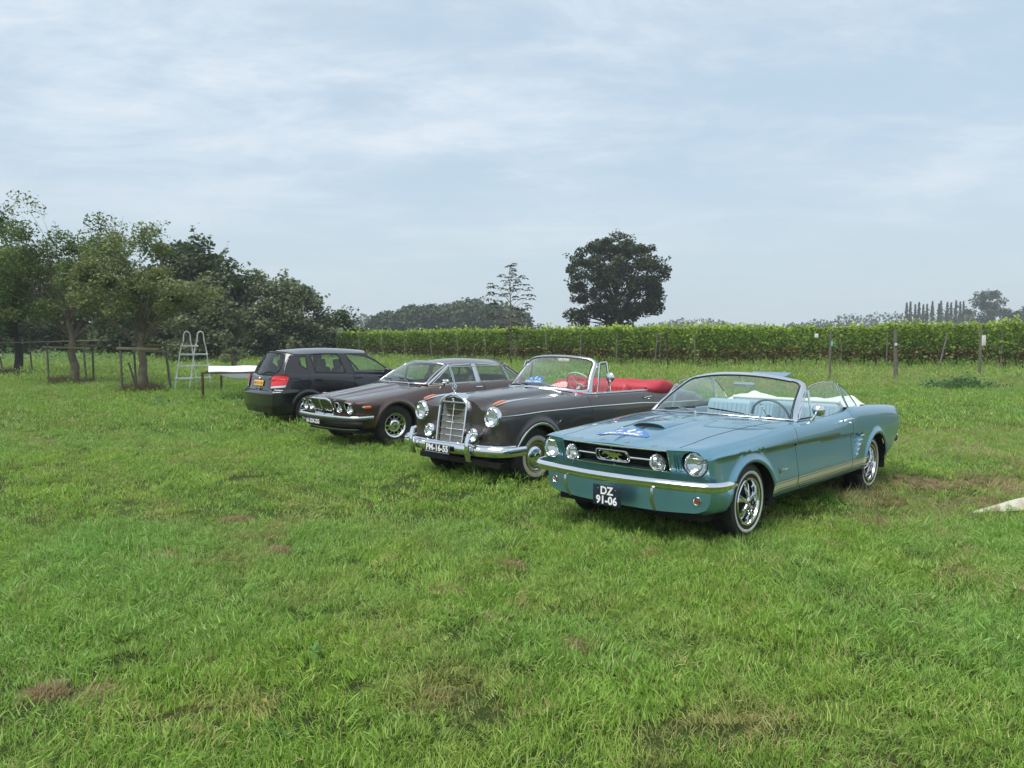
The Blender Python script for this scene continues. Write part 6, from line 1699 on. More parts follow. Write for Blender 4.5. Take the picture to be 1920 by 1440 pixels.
def build_sedan(loc, rot):
    car = empty('sedan_car', loc, rot)
    tag(car, 'metallic brown classic four-door saloon with four round headlights and slim chrome bumper', 'car')
    PM = paint('metallic_brown_paint', (.105, .070, .062), .65, .34)
    TAN = mat('biscuit_leather', (.30, .24, .18), .5)
    def sect(w, zs, zsh, ysh, yv, zv, zc):
        return [(w - .12, zs), (w - .045, zs + .05), (w - .012, .45), (w, .60), (w - .012, .72), (w - .045, zsh - .045), (ysh, zsh), (yv, zv), (yv*.5, (zv + zc)/2 + .006), (0, zc)]
    st = [(2.20, sect(.775, .33, .745, .60, .32, .755, .765)), (2.17, sect(.80, .32, .757, .62, .32, .77, .78)), (2.0, sect(.838, .29, .785, .66, .33, .80, .81)), (1.7, sect(.862, .27, .812, .69, .35, .84, .862)),
          (1.4, sect(.872, .26, .838, .71, .37, .875, .90)), (1.0, sect(.880, .25, .89, .73, .40, .915, .94)), (.7, sect(.884, .25, .922, .75, .45, .945, .955)), (.2, sect(.885, .25, .938, .76, .45, .95, .955)),
          (-.5, sect(.885, .25, .945, .76, .45, .95, .955)), (-1.1, sect(.88, .25, .955, .75, .45, .955, .96)), (-1.6, sect(.87, .28, .935, .72, .40, .945, .95)), (-2.2, sect(.84, .33, .87, .66, .35, .88, .885)),
          (-2.62, sect(.78, .40, .78, .58, .3, .79, .795)), (-2.68, sect(.74, .43, .75, .54, .3, .76, .765))]
    def disp(x, y, z, side):
        d = 0 * x
        for cx, cz, rx, rz in ((1.44, .33, .375, .372), (-1.42, .33, .36, .34)):
            r_ = np.sqrt(((x - cx) / rx) ** 2 + ((z - cz) / rz) ** 2)
            d = d + np.where(z > .2, .022 * np.exp(-((r_ - 1.05) / .08) ** 2), 0)
        fx = sstep(2.25, 2.0, x) * sstep(.7, 1.0, x)
        ya = np.abs(y); t = np.clip((x - .7) / 1.5, 0, 1)
        yb = .16 + .03 * (1 - t); ye = .46 - .10 * t
        dz = .020 * fx * (1 - sstep(yb, yb + .05, ya)) + .012 * fx * np.exp(-((ya - ye) / .03) ** 2)
        return np.where(side, d, 0), np.where(side, 0, dz)
    def warp(P):
        P = P.copy(); x, y, z = P[:, 0].copy(), np.abs(P[:, 1]), P[:, 2]
        w = sstep(1.9, 2.20, x)
        P[:, 0] += w * (.085 * (1 - np.clip(y / .78, 0, 1.1) ** 2) + np.clip((z - .66) * .45, -.045, .05) - .10 * sstep(.50, .36, z))
        return P
    sk = Skin(st, 6, .04, disp, warp); QM = sk.qm
    def qy(x, y): return sk.q_top(np.array([x]), np.array([y]))[0]
    rect = densify([(sk.x0, 0), (sk.x1, 0), (sk.x1, QM), (sk.x0, QM)], .045)
    hood = [(2.13, -.05), (2.13, .60), (1.6, .655), (1.0, .70), (.80, .70), (.84, .4), (.93, .1), (.94, -.05)]
    cab = [(.90, -.05), (.86, .3), (.70, .62), (.40, .66), (-1.2, .66), (-1.62, .58), (-1.78, .3), (-1.80, -.05)]
    def doorp(xf, xr, zr_, xb=None):
        pts = [(xr, .92), (xr - (0 if xb is None else xb), .62), (xr - (0 if xb is None else xb), .32), (xf - .03, .32), (xf, .45), (xf, .92)]
        ds = sk.side(pts, closed=False); return densify(np.concatenate([ds, [[xf, qy(xf, .70)]], [[xr, qy(xr, .70)]]]), .035)
    d1 = doorp(.745, -.47, .92); d2 = doorp(-.48, -1.30, .92, -.22)
    archs = []
    for cx, r1, r2 in ((1.44, .368, .358), (-1.42, .34, .345)):
        a = sk.side(arch_poly(cx, .33, r2, .20, rx=r1), closed=False); archs.append(np.concatenate([[[a[0, 0], -.1]], a, [[a[-1, 0], -.1]]]))
    sks = lambda c: c[1] > QM - 1e-4 or c[0] > sk.x1 - 1e-4 or c[0] < sk.x0 + 1e-4
    b = MB(); panelf(b, sk.pn, rect, [sk.top(hood), sk.top(cab), d1, d2] + archs, PM, .045, skip=sks, fm=DARK, lines=arch_rings(sk, (1.44, .33, .368, .358), (-1.42, .33, .34, .345)))
    def capf(x_):
        def fn(a, c):
            X = np.full(len(a), x_); P = warp(np.stack([X, a, c], 1)); e = .004
            A = warp(np.stack([X, a + e, c], 1)) - P; B = warp(np.stack([X, a, c + e], 1)) - P
            N = nrm(np.cross(A, B)); return P, N * np.sign(N[:, :1]) * np.sign(x_)
        return fn
    q = np.linspace(0, QM, 50); yy, zz = sk.raw(np.full(50, sk.x1), q)
    out = np.concatenate([np.stack([yy, zz], 1), [[0, .6], [0, .33]]])
    def lampshape(cy, r, up): return round_poly([(cy + r*1.05, .632 - r*.9), (cy + r*1.15, .632 + r*.2), (cy + r*.35, .632 + r*1.25), (cy - r*.75, .632 + r*1.25), (cy - r*1.08, .632 + r*.3), (cy - r*.95, .632 - r*.95)], r*.5, 4)
    L1, L2 = lampshape(.655, .078, 1), lampshape(.415, .070, 1)
    panelf(b, capf(2.20), densify(out, .035), [L1, L2, np.array([(-.1, .50), (.285, .50), (.285, .742), (-.1, .742)])], PM, .035, flange=.05, skip=lambda c: c[0] < 1e-4, fm=DARK)
    yy, zz = sk.raw(np.full(50, sk.x0), q)
    panelf(b, capf(sk.x0), densify(np.concatenate([np.stack([yy, zz], 1), [[0, .6], [0, .43]]]), .06), [], PM, .07, flange=0)
    liner(b, 1.44, .33, .366, .40, .86, rx=.376); liner(b, -1.42, .33, .352, .40, .86, rx=.348)
    b.mirror(); b.box((0, 0, .26), (4.2, 1.42, .06), DARK); b.build('body', car, sharp=None)
    h = MB(); panelf(h, sk.pn, offset_poly(sk.top(hood), .005), [], PM, .035, skip=sks, fm=DARK); h.mirror(); h.build('hood', car, sharp=None)
    for sgn in (1, -1):
        for dd, hx in ((d1, -.33), (d2, -1.16)):
            p = MB(); panelf(p, sk.pn, offset_poly(dd, .005), [], PM, .045, flange=.02, fm=DARK); dr = (p if sgn > 0 else p.flipped()).build('door', car, sharp=None)
            h = MB(); xs_ = np.array([hx + .07, hx - .08]); P, N = sk.pn(xs_, sk.q_side(xs_, np.array([.872, .872]))); P = P + N*.02
            h.tube([P[0] - N[0]*.018, P[0], P[1], P[1] - N[1]*.018], .011, CHROME, seg=8, normals=[N[0]]*4, rh=.008); (h if sgn > 0 else h.flipped()).build('door_handle', dr)
        p = MB(); xs_ = np.linspace(.70, -1.55, 20); P, N = sk.pn(xs_, np.array([qy(x, .715) for x in xs_])); p.tube(P + N*.004, .012, CHROME, seg=6, normals=N, rh=.007); (p if sgn > 0 else p.flipped()).build('belt_trim', car)
        # amber side marker
        p = MB(); xs_ = np.array([2.085, 2.06, 1.96, 1.935]); P, N = sk.pn(xs_, sk.q_side(xs_, np.full(4, .655))); p.tube(P + N*.006, [.012, .024, .024, .012], AMBER, seg=10, normals=N, rh=[.005, .014, .014, .005])
        o = (p if sgn > 0 else p.flipped()).build('side_marker', car)
        f = MB(); f.tube([P[0] + N[0]*.012 + np.array([.012, 0, .0]), P[1] + N[1]*.014], [.010, .022], CHROME, seg=8, normals=N[:2], rh=.006); (f if sgn > 0 else f.flipped()).build('marker_trim', o)
        def fp(y, z, dx=0.0):
            p_ = warp(np.array([[2.20, y, z]]))[0]; return (p_[0] + dx, p_[1], p_[2])
        lamp('headlight', car, fp(sgn*.655, .625, -.03), .072, (1, sgn*.08, 0), ring=.010)
        lamp('headlight', car, fp(sgn*.415, .625, -.03), .062, (1, sgn*.04, 0), ring=.010)
        for LL in (L1, L2):
            p = MB(); p.tube([fp(sgn*y, z, .004) for y, z in LL], .006, CHROME, seg=6, closed=True, up=(1, 0, 0)); p.build('lamp_bezel', car)
        p = MB(); c0 = fp(sgn*.63, .415, .0); p.box((c0[0], c0[1], .415), (.03, .16, .045), DULL_AMBER, bev=.01); p.box((c0[0] + .004, c0[1] - sgn*.05, .415), (.03, .05, .04), CLEARLENS, bev=.008); p.build('indicator_lamp', car)
    # grille with vertical slats
    g = MB(); fr = round_poly([(-.285, .505), (.285, .505), (.290, .70), (.26, .762), (-.26, .762), (-.290, .70)], [.02, .02, .05, .06, .06, .05], 5)
    g.tube([fp(y, z + (.012*(1 - (y/.29)**2) if z > .7 else 0), .012) for y, z in fr], .017, CHROME, seg=8, closed=True, up=(1, 0, 0)); g.build('grille_frame', car)
    g = MB(); g.add([fp(y, z, -.05) for y, z in fr], [tuple(range(len(fr)))], DARK, smooth=False)
    for y in np.linspace(-.265, .265, 29): g.tube([fp(y, .51, -.012), fp(y, .755, -.004)], .0042, CHROME_DULL, seg=5, up=(1, 0, 0))
    g.tube([fp(0, .505, .012), fp(0, .765, .022)], .012, CHROME, seg=8, up=(1, 0, 0)); g.lathe([(0, .012), (.02, .008), (.024, 0)], CHROME, o=fp(0, .745, .02), axis=(1, 0, 0), seg=16); g.build('grille', car)
    # leaping-cat mascot
    m = MB(); P = sk.pos([2.10], [QM])[0]
    m.tube([(P[0] - .07, 0, P[2] + .005), (P[0] - .03, 0, P[2] + .03), (P[0] + .02, 0, P[2] + .042), (P[0] + .06, 0, P[2] + .05), (P[0] + .085, 0, P[2] + .044)], [.004, .010, .011, .009, .007], CHROME, seg=8)
    m.tube([(P[0] - .02, 0, P[2] + .03), (P[0] - .06, .008, P[2] + .008), (P[0] - .10, .01, P[2] + .006)], [.008, .005, .003], CHROME, seg=6)
    m.tube([(P[0] + .05, 0, P[2] + .042), (P[0] + .09, .01, P[2] + .018), (P[0] + .11, .01, P[2] + .02)], [.006, .004, .003], CHROME, seg=6)
    m.tube([(P[0] - .09, 0, P[2] + .002), (P[0] + .02, 0, P[2] + .004)], .008, CHROME, seg=6, rh=.004); m.build('cat_mascot', car)
    # bumper
    ctr = smooth_poly([(1.93, .895), (2.08, .895), (2.20, .85), (2.285, .72), (2.335, .45), (2.36, .2), (2.365, 0), (2.36, -.2), (2.335, -.45), (2.285, -.72), (2.20, -.85), (2.08, -.895), (1.93, -.895)], 5, False)
    b_ = MB(); b_.tube([(p_[0], p_[1], .498) for p_ in ctr], .018, CHROME, rh=.026, normals=[(0, 0, 1)]*len(ctr), seg=12); bo = b_.build('front_bumper', car)
    b_ = MB(); b_.tube([(p_[0] - .012, p_[1]*.99, .455) for p_ in ctr[2:-2]], .02, BLACK, rh=.022, normals=[(0, 0, 1)]*(len(ctr) - 4), seg=8); b_.tube([(p_[0] - .10, p_[1]*.9, .385) for p_ in ctr[8:-8]], .02, BLACK, rh=.05, normals=[(0, 0, 1)]*(len(ctr) - 16), seg=8); b_.build('bumper_rubber', bo)
    b_ = MB(); b_.tube([(p_[0] - .09, p_[1]*.8, .30) for p_ in ctr[8:-8]], .012, CHROME_DULL, rh=.008, normals=[(0, 0, 1)]*(len(ctr) - 16), seg=6); b_.build('valance_trim', car)
    pl = MB(); pl.box((0, 0, 0), (.010, .40, .095), PLATE_BLACK, bev=.003); plo = pl.build('license_plate', car, loc=(2.385, -.13, .40)); plo.rotation_euler = (0, 0, 0)
    text_part('lettering', plo, '61-DX-ZG', .088, WHITE, plane_frame((.007, 0, 0), (0, 1, 0), (0, 0, 1)), bold=.003)
    rbm = MB(); c2 = smooth_poly([(-2.3, .86), (-2.6, .80), (-2.74, .45), (-2.76, 0), (-2.74, -.45), (-2.6, -.80), (-2.3, -.86)], 5, False); rbm.tube([(p_[0], p_[1], .50) for p_ in c2], .02, CHROME, rh=.04, normals=[(0, 0, 1)]*len(c2), seg=10); rbm.build('rear_bumper', car)
    # cabin
    tum = lambda z: .715 - .52 * np.maximum(z - .94, 0) ** 1.18
    FR = Screen((.92, .71, .690, .965, .945), (.26, .135, .545, 1.318, 1.272), .05); RR = Screen((-1.86, -1.66, .66, .975, .965), (-1.30, -1.22, .58, 1.285, 1.235), -.03)
    rail = [(.135, 1.272), (.0, 1.285), (-.3, 1.300), (-.6, 1.297), (-1.0, 1.272), (-1.22, 1.235)]
    cb = Cabin(FR, RR, rail, tum, .060)
    FR.t = (.26, .135, float(tum(1.272)), 1.335, 1.272); RR.t = (-1.30, -1.22, float(tum(1.235)), 1.30, 1.235); FR.b = (.92, .71, float(tum(.945)), .965, .945); RR.b = (-1.86, -1.66, float(tum(.965)), .975, .965)
    r = MB(); panelf(r, cb.roof_pn, densify([(-1, 0), (1, 0), (1, 1), (-1, 1)], .1), [], PM, .12, flange=.02, fm=DARK, stepy=.08); r.build('roof', car, sharp=None)
    top_edge = [(x, cb.rz(x)) for x in np.linspace(.135, -1.22, 24)]
    outer = [(.72, .93)] + top_edge + [(-1.22*b_ - 1.66*(1 - b_) - .03*4*b_*(1 - b_), 1.235*b_ + .965*(1 - b_)) for b_ in (.85, .7, .55, .4, .25, .1, 0)] + [(-1.66, .93)]
    vent = [(.60, .955), (.165, 1.225), (.135, 1.238), (.13, .955)]
    fwin = [(.10, .955), (.105, 1.245), (0, 1.262), (-.40, 1.272), (-.40, .955)]
    rwin = [(-.50, .955), (-.49, 1.272), (-.8, 1.258), (-1.13, 1.218), (-1.20, .955)]
    qwin = [(-1.235, .955), (-1.165, 1.205), (-1.25, 1.18), (-1.40, 1.085), (-1.52, .965)]
    for sgn in (1, -1):
        p = MB(); panelf(p, cb.side_pn, densify(outer, .05), [densify(w_, .06) for w_ in (vent, fwin, rwin, qwin)], PM, .05, flange=.02)
        (p if sgn > 0 else p.flipped()).build('window_pillars', car, sharp=None)
        p = MB()
        for w_ in (vent, fwin, rwin, qwin): panelf(p, cb.side_pn, densify(w_, .1), [], GLASS_DARK, .2, flange=0, off=.008)
        (p if sgn > 0 else p.flipped()).build('side_window', car, sharp=None)
        p = MB()
        for w_ in (vent, fwin, rwin, qwin):
            d_ = densify(w_, .05); P, N = cb.side_pn(d_[:, 0], d_[:, 1]); p.tube(P, .008, CHROME, seg=6, normals=N, closed=True, rh=.006)
        A = np.array([(-.45, .95), (-.445, 1.11), (-.44, 1.275)]); P, N = cb.side_pn(A[:, 0], A[:, 1]); p.tube(P + N*.002, .038, CHROME_DULL, seg=8, normals=N, rh=.006)
        A = np.array([(x, z - .012) for x, z in top_edge] + [(-1.22*b_ - 1.66*(1 - b_) - .03*4*b_*(1 - b_) + .006, 1.235*b_ + .965*(1 - b_)) for b_ in (.8, .6, .4, .2, .03)]); P, N = cb.side_pn(A[:, 0], A[:, 1]); p.tube(P, .010, CHROME, seg=6, normals=N, rh=.010)
        A = np.array([(.70, .95), (.42, 1.11), (.135, 1.268)]); P, N = cb.side_pn(A[:, 0], A[:, 1]); p.tube(P, .017, CHROME, seg=6, normals=N, rh=.008)
        (p if sgn > 0 else p.flipped()).build('window_trim', car)
    for S_, nm in ((FR, 'windscreen'), (RR, 'rear_window')):
        ol = round_poly([(-.96, .04), (.96, .04), (.96, .97), (-.96, .97)], [.08, .08, .10, .10], 5)
        fr_ = MB(); full = [(-1, 0), (1, 0), (1, 1), (-1, 1)]
        panelf(fr_, S_.pn, densify(full, .08), [densify(ol, .06)], PM, .1, flange=.01)
        d_ = densify(ol, .06); P, N = S_.pn(d_[:, 0], d_[:, 1]); fr_.tube(P + N*.002*0, .011, CHROME, seg=6, normals=N, closed=True, rh=.008)
        fr_.build(nm + '_frame', car, sharp=None); g = MB(); panelf(g, S_.pn, densify(ol, .08), [], GLASS, .12, flange=0); g.build(nm, car, sharp=None)
    wiper('wiper', car, FR, -.62, -.12, .16, .13, (.93, -.05, .965)); wiper('wiper', car, FR, .12, .58, .20, .12, (.86, .40, .955))
    m = MB(); m.box((.02, .0, 1.25), (.02, .2, .05), BLACK, bev=.012); m.build('rear_view_mirror', car)
    m = MB(); m.tube([(.42, .80, .93), (.42, .83, .965)], [.015, .010], BLACK, seg=8); m.box((.42, .85, .995), (.05, .15, .075), CHROME, bev=.02); m.build('door_mirror', car)
    c = MB(); c.box((-.35, 0, .40), (2.3, 1.4, .04), DARK)
    for sg in (1, -1): c.box((-.40, sg*.73, .66), (2.2, .04, .56), TAN, bev=.01)
    c.box((-1.52, 0, .92), (.45, 1.3, .03), TAN); c.box((-.2, 0, 1.275), (.6, .9, .01), TAN); c.build('cabin_floor', car)
    c = MB(); c.box((.66, 0, .90), (.40, 1.34, .10), BLACK, bev=.04); c.build('dashboard', car); steering(car, (.28, .36, .95), .20, 30, BLACK, BLACK)
    for sg in (1, -1):
        s_ = MB(); cushion(s_, (-.10, sg*.36, .60), (.50, .54, .17), TAN, 6); cushion(s_, (-.38, sg*.36, .84), (.14, .52, .48), TAN, 6, rot=ry(-14), axis='x', bev=.06); s_.build('front_seat', car)
    s_ = MB(); cushion(s_, (-.98, 0, .62), (.45, 1.3, .17), TAN, 12); cushion(s_, (-1.25, 0, .84), (.15, 1.3, .42), TAN, 12, rot=ry(-14), axis='x', bev=.06); s_.build('rear_seat', car)
    w = wheel(.190, .335, .20, 'slotted'); place_wheels(car, w, 1.44, -1.425, .715, .33, .33, steer=-6)
    return car
# ================================================================ black hatchback seen from behind
def build_hatch(loc, rot):
    car = empty('hatchback_car', loc, rot)
    tag(car, 'black five-door hatchback seen from behind with red tail lights and yellow plate', 'car')
    PM = paint('dark_plum_black_paint', (.009, .009, .012), .15, .25)
    GREY = mat('grey_fabric', (.05, .05, .055), .8); LIGHTG = mat('light_trim', (.35, .35, .32), .7)
    def sect(w, zs, zb, ysh, zc):
        return [(w - .10, zs), (w - .03, zs + .06), (w - .004, .50), (w, .66), (w - .008, .80), (w - .030, zb - .05), (ysh, zb), (ysh*.6, (zb + zc)/2), (ysh*.25, zc - .002), (0, zc)]
    st = [(-1.86, sect(.635, .24, .955, .54, .96)), (-1.835, sect(.70, .225, .985, .61, .99)), (-1.76, sect(.765, .21, 1.01, .68, 1.015)), (-1.6, sect(.81, .20, 1.03, .715, 1.035)), (-1.2, sect(.83, .20, 1.03, .73, 1.04)), (-.2, sect(.838, .20, .985, .735, .99)),
          (.6, sect(.832, .20, .95, .725, .96)), (.95, sect(.825, .20, .925, .70, .985)), (1.25, sect(.81, .21, .88, .66, .945)), (1.6, sect(.77, .22, .79, .58, .86)), (1.84, sect(.68, .24, .66, .50, .70)), (1.90, sect(.60, .26, .58, .45, .62))]
    def disp(x, y, z, side):
        d = 0 * x
        for cx, cz in ((1.24, .29), (-1.24, .29)):
            r_ = np.sqrt(((x - cx) / .345) ** 2 + ((z - cz) / .345) ** 2); d = d + np.where(z > .15, .018 * np.exp(-((r_ - 1.06) / .09) ** 2), 0)
        bz = .045 * sstep(.72, .655, z) * sstep(-1.35, -1.78, x) * (1 - .35*sstep(.45, .22, z))     # bumper stands proud
        return np.where(side, d + bz, 0), 0 * x
    def warp(P):
        P = P.copy(); x, y, z = P[:, 0].copy(), np.abs(P[:, 1]), P[:, 2]
        w = sstep(-1.55, -1.86, x)
        P[:, 0] -= w * (.07 * (1 - np.clip(y / .78, 0, 1) ** 2.4) + .075 * sstep(.715, .655, z) - .05 * sstep(.42, .20, z) - .20 * np.clip(z - .74, 0, .3))
        return P
    sk = Skin(st, 6, .04, disp, warp); QM = sk.qm
    def qy(x, y): return sk.q_top(np.array([x]), np.array([y]))[0]
    rect = densify([(sk.x0, 0), (sk.x1, 0), (sk.x1, QM), (sk.x0, QM)], .045)
    cab = [(1.00, -.05), (.95, .3), (.80, .60), (.5, .655), (-1.4, .655), (-1.62, .60), (-1.70, .3), (-1.71, -.05)]
    def dpoly(side_pts, xf, xr):
        return densify(np.concatenate([sk.side(side_pts, closed=False), [[xf, qy(xf, .69)]], [[xr, qy(xr, .69)]]]), .035)
    d1 = dpoly([(-.165, .94), (-.165, .30), (.72, .30), (.84, .45), (.86, .88)], .86, -.165)
    d2 = dpoly([(-1.215, .98), (-1.21, .80), (-1.10, .69), (-.92, .60), (-.84, .45), (-.80, .30), (-.175, .30), (-.175, .94)], -.175, -1.215)
    archs = []
    for cx in (1.24, -1.24):
        a = sk.side(arch_poly(cx, .29, .335, .15, rx=.335), closed=False); archs.append(np.concatenate([[[a[0, 0], -.1]], a, [[a[-1, 0], -.1]]]))
    sks = lambda c: c[1] > QM - 1e-4 or c[0] > sk.x1 - 1e-4 or c[0] < sk.x0 + 1e-4
    flap = sk.side(round_poly([(-1.62, .775), (-1.40, .775), (-1.40, .935), (-1.62, .935)], .03))
    b = MB(); panelf(b, sk.pn, rect, [sk.top(cab), d1, d2, flap] + archs, PM, .045, skip=sks, fm=DARK, lines=arch_rings(sk, (1.24, .29, .335, .335), (-1.24, .29, .335, .335)))
    def capf(x_):
        def fn(a, c):
            X = np.full(len(a), x_); P = warp(np.stack([X, a, c], 1)); e = .004
            A = warp(np.stack([X, a + e, c], 1)) - P; B = warp(np.stack([X, a, c + e], 1)) - P
            N = nrm(np.cross(A, B)); return P, N * np.sign(N[:, :1]) * np.sign(x_)
        return fn
    q = np.linspace(0, QM, 50)
    hatch_lo = np.array([(-.1, .685), (.50, .685), (.535, .72), (.52, .84), (.50, .93), (-.1, .93)])
    for xe in (sk.x0, sk.x1):
        yy, zz = sk.raw(np.full(50, xe), q)
        hol = [hatch_lo] if xe < 0 else []
        yy = yy + (0.045 * sstep(.72, .655, zz) * (1 - .35*sstep(.45, .22, zz)) * (np.arange(50)/49*QM < sk.qsh) if xe < 0 else 0)
        panelf(b, capf(xe), densify(np.concatenate([np.stack([yy, zz], 1), [[0, .5], [0, zz[0]]]]), .045), hol, PM, .04, flange=0.02, skip=lambda c: c[0] < 1e-4, fm=DARK)
    liner(b, 1.24, .29, .342, .40, .815); liner(b, -1.24, .29, .342, .40, .815)
    b.mirror(); b.box((0, 0, .22), (3.3, 1.36, .06), DARK); b.build('body', car, sharp=None)
    h = MB(); panelf(h, capf(sk.x0), offset_poly(hatch_lo, .005), [], PM, .04, skip=lambda c: c[0] < 1e-4, fm=DARK); h.mirror(); tg = h.build('tailgate', car, sharp=None)
    p = MB(); panelf(p, sk.pn, offset_poly(flap, .006), [], PM, .04, fm=DARK); p.flipped().build('fuel_flap', car, sharp=None)
    p.build('fuel_flap_blank', car, sharp=None) if False else None
    for sgn in (1, -1):
        if sgn > 0:
            p2 = MB(); panelf(p2, sk.pn, flap, [], PM, .04, fm=DARK, flange=.01); p2.build('fender_panel', car, sharp=None)
        for dd, hx in ((d1, -.06), (d2, -1.02)):
            p = MB(); panelf(p, sk.pn, offset_poly(dd, .005), [], PM, .045, flange=.02, fm=DARK); dr = (p if sgn > 0 else p.flipped()).build('door', car, sharp=None)
            h = MB(); xs_ = np.array([hx + .07, hx - .08]); P, N = sk.pn(xs_, sk.q_side(xs_, np.array([.905, .905]))); P = P + N*.022
            h.tube([P[0] - N[0]*.018, P[0], P[1], P[1] - N[1]*.018], .013, BLACK, seg=8, normals=[N[0]]*4, rh=.010); (h if sgn > 0 else h.flipped()).build('door_handle', dr)
        # wrap-round tail light
        def pt(t, z):      # t 0 on the back face, 1 on the flank, following the body round the corner
            ye = float(sk.pos([sk.x0], sk.q_side([sk.x0], [min(z, .945)]))[0][1])
            if t < .4:
                yb = float(np.interp(z, [.72, .8, .9, 1.0], [.525, .51, .50, .49])); y = yb + (ye - yb) * (t / .4)
                P = warp(np.array([[sk.x0, y, z]]))[0]; return P + np.array([-.016, 0, 0])
            u = (t - .4) / .6; x = sk.x0 + float(np.interp(z, [.74, .85, .95, 1.02], [.13, .17, .21, .21])) * u
            P, N = sk.pn(np.array([x]), sk.q_side(np.array([x]), np.array([min(z, .945)]))); P = P[0] + N[0]*.014
            return np.array([P[0], P[1], z])
        V = []; nu, nv = 12, 10
        def zr(t, v): lo = .735 + .03*t; hi = float(np.interp(t, [0, .3, .6, 1], [.955, 1.005, 1.02, 1.0])); return lo + (hi - lo)*v
        G = [[pt(i/nu, zr(i/nu, j/nv)) for j in range(nv + 1)] for i in range(nu + 1)]
        G = np.array(G); 
        for _ in range(5): G[1:-1] = (G[:-2] + 2*G[1:-1] + G[2:]) / 4
        cl = MB(); F = []; F2 = []
        for i in range(nu):
            for j in range(nv):
                a = i*(nv+1) + j; f_ = (a, a+1, a+nv+2, a+nv+1)
                (F2 if j < 2 else F).append(f_)
        V = G.reshape(-1, 3)
        cl.add(V, F, REDLENS); cl.add(V, F2, CLEARLENS)
        for k_ in (2, 6): cl.tube([V[i*(nv+1) + k_] for i in range(1, nu)], .006, REDLENS, seg=5)
        cl.lathe([(0, .012), (.03, .008), (.042, -.004)], REDLENS, o=tuple(G[3][7]), axis=(-1, .1, 0), seg=16)
        bd = [G[i][0] for i in range(nu + 1)] + [G[nu][j] for j in range(1, nv + 1)] + [G[i][nv] for i in range(nu - 1, -1, -1)] + [G[0][j] for j in range(nv - 1, 0, -1)]
        cl.tube(bd, .006, BLACK, seg=5, closed=True, up=(1, 0, 0))
        (cl if sgn > 0 else cl.flipped()).build('tail_light', car)
    def rp(y, z, dx=0.0):
        p_ = warp(np.array([[sk.x0, y, z]]))[0]; return (p_[0] + dx, p_[1], p_[2])
    P = rp(0, .82); pl = MB(); pl.box((0, 0, 0), (.012, .42, .115), PLATE_YELLOW, bev=.004); plo = pl.build('license_plate', car, loc=(P[0] - .012, -.0, .835)); plo.rotation_euler = (0, R(12), 0)
    m = MB()          # characters too small to read in the photograph: dark upright strokes only
    for i, y_ in enumerate((-.165, -.115, -.035, .035, .115, .165)):
        for dy_ in (-.014, .014): m.box((-.0075, y_ + dy_, 0), (.002, .009, .058 - .008*((i*7) % 3)), BLACK_TEXT)
    m.build('lettering', plo)
    m = MB(); m.tube([rp(y, .925, -.014) for y in np.linspace(-.42, .42, 9)], .014, CHROME_DULL, seg=6, rh=.008); m.lathe([(0, .012), (.022, .008), (.028, -.004)], CHROME, o=rp(0, .925, -.018), axis=(-1, 0, 0), seg=18); m.build('tailgate_trim', tg)
    m = MB(); m.box(rp(0, .735, -.012), (.012, .36, .018), CHROME_DULL, bev=.004); m.build('tailgate_badge', tg)
    m = MB(); m.tube([(-1.72, .20, .24), (-1.88, .20, .23)], .022, CHROME_DULL, seg=10); m.build('exhaust_pipe', car)
    # cabin
    tum = lambda z: .700 - .34 * np.maximum(z - 1.0, 0) - .30 * np.maximum(z - 1.25, 0) ** 1.5
    FR = Screen((1.02, .80, .69, .985, .97), (.38, .27, .57, 1.445, 1.405), .05); RR = Screen((-1.84, -1.66, .66, .985, .995), (-1.62, -1.46, .55, 1.475, 1.43), -.045)
    rail = [(.27, 1.395), (.13, 1.420), (.0, 1.438), (-.2, 1.458), (-.4, 1.469), (-.65, 1.474), (-.9, 1.472), (-1.1, 1.463), (-1.25, 1.450), (-1.46, 1.425)]
    FR.t = (.40, .27, float(tum(1.395)), 1.452, 1.395); RR.t = (-1.62, -1.46, float(tum(1.425)), 1.482, 1.425); FR.b = (1.02, .82, float(tum(.97)), .985, .97); RR.b = (-1.83, -1.70, float(tum(.99)) - .02, .965, .985)
    cb = Cabin(FR, RR, rail, tum, .055)
    r = MB(); panelf(r, cb.roof_pn, densify([(-1, 0), (1, 0), (1, 1), (-1, 1)], .1), [], PM, .12, flange=.02, stepy=.08); r.build('roof', car, sharp=None)
    # spoiler lip
    top_edge = [(x, cb.rz(x)) for x in np.linspace(.27, -1.46, 24)]
    redge = [(-1.46*b_ - 1.70*(1 - b_) - .045*4*b_*(1 - b_), 1.425*b_ + .985*(1 - b_)) for b_ in (.9, .8, .7, .6, .5, .4, .3, .2, .1, 0)]
    outer = [(.84, .94)] + top_edge + redge + [(-1.70, .96)]
    fwin = round_poly([(.79, .985), (.815, 1.03), (.50, 1.235), (.23, 1.365), (-.02, 1.40), (-.225, 1.415), (-.09, 1.00)], .02)
    rwin = round_poly([(-.30, 1.015), (-.415, 1.42), (-.80, 1.425), (-1.06, 1.415), (-1.01, 1.045)], .025)
    qwin = round_poly([(-1.18, 1.105), (-1.165, 1.395), (-1.31, 1.365), (-1.345, 1.22)], .03)
    for sgn in (1, -1):
        p = MB(); panelf(p, cb.side_pn, densify(outer, .05), [fwin, rwin, qwin], PM, .05, flange=.02, fm=BLACK)
        A = np.array(redge); P, N = cb.side_pn(A[:, 0], A[:, 1]); p.tube(P - N*.012, .022, PM, seg=10, normals=N)
        (p if sgn > 0 else p.flipped()).build('window_pillars', car, sharp=None)
        p = MB()
        for w_ in (fwin, rwin, qwin): panelf(p, cb.side_pn, w_, [], GLASS, .2, flange=0, off=.008)
        (p if sgn > 0 else p.flipped()).build('side_window', car, sharp=None)
        p = MB()
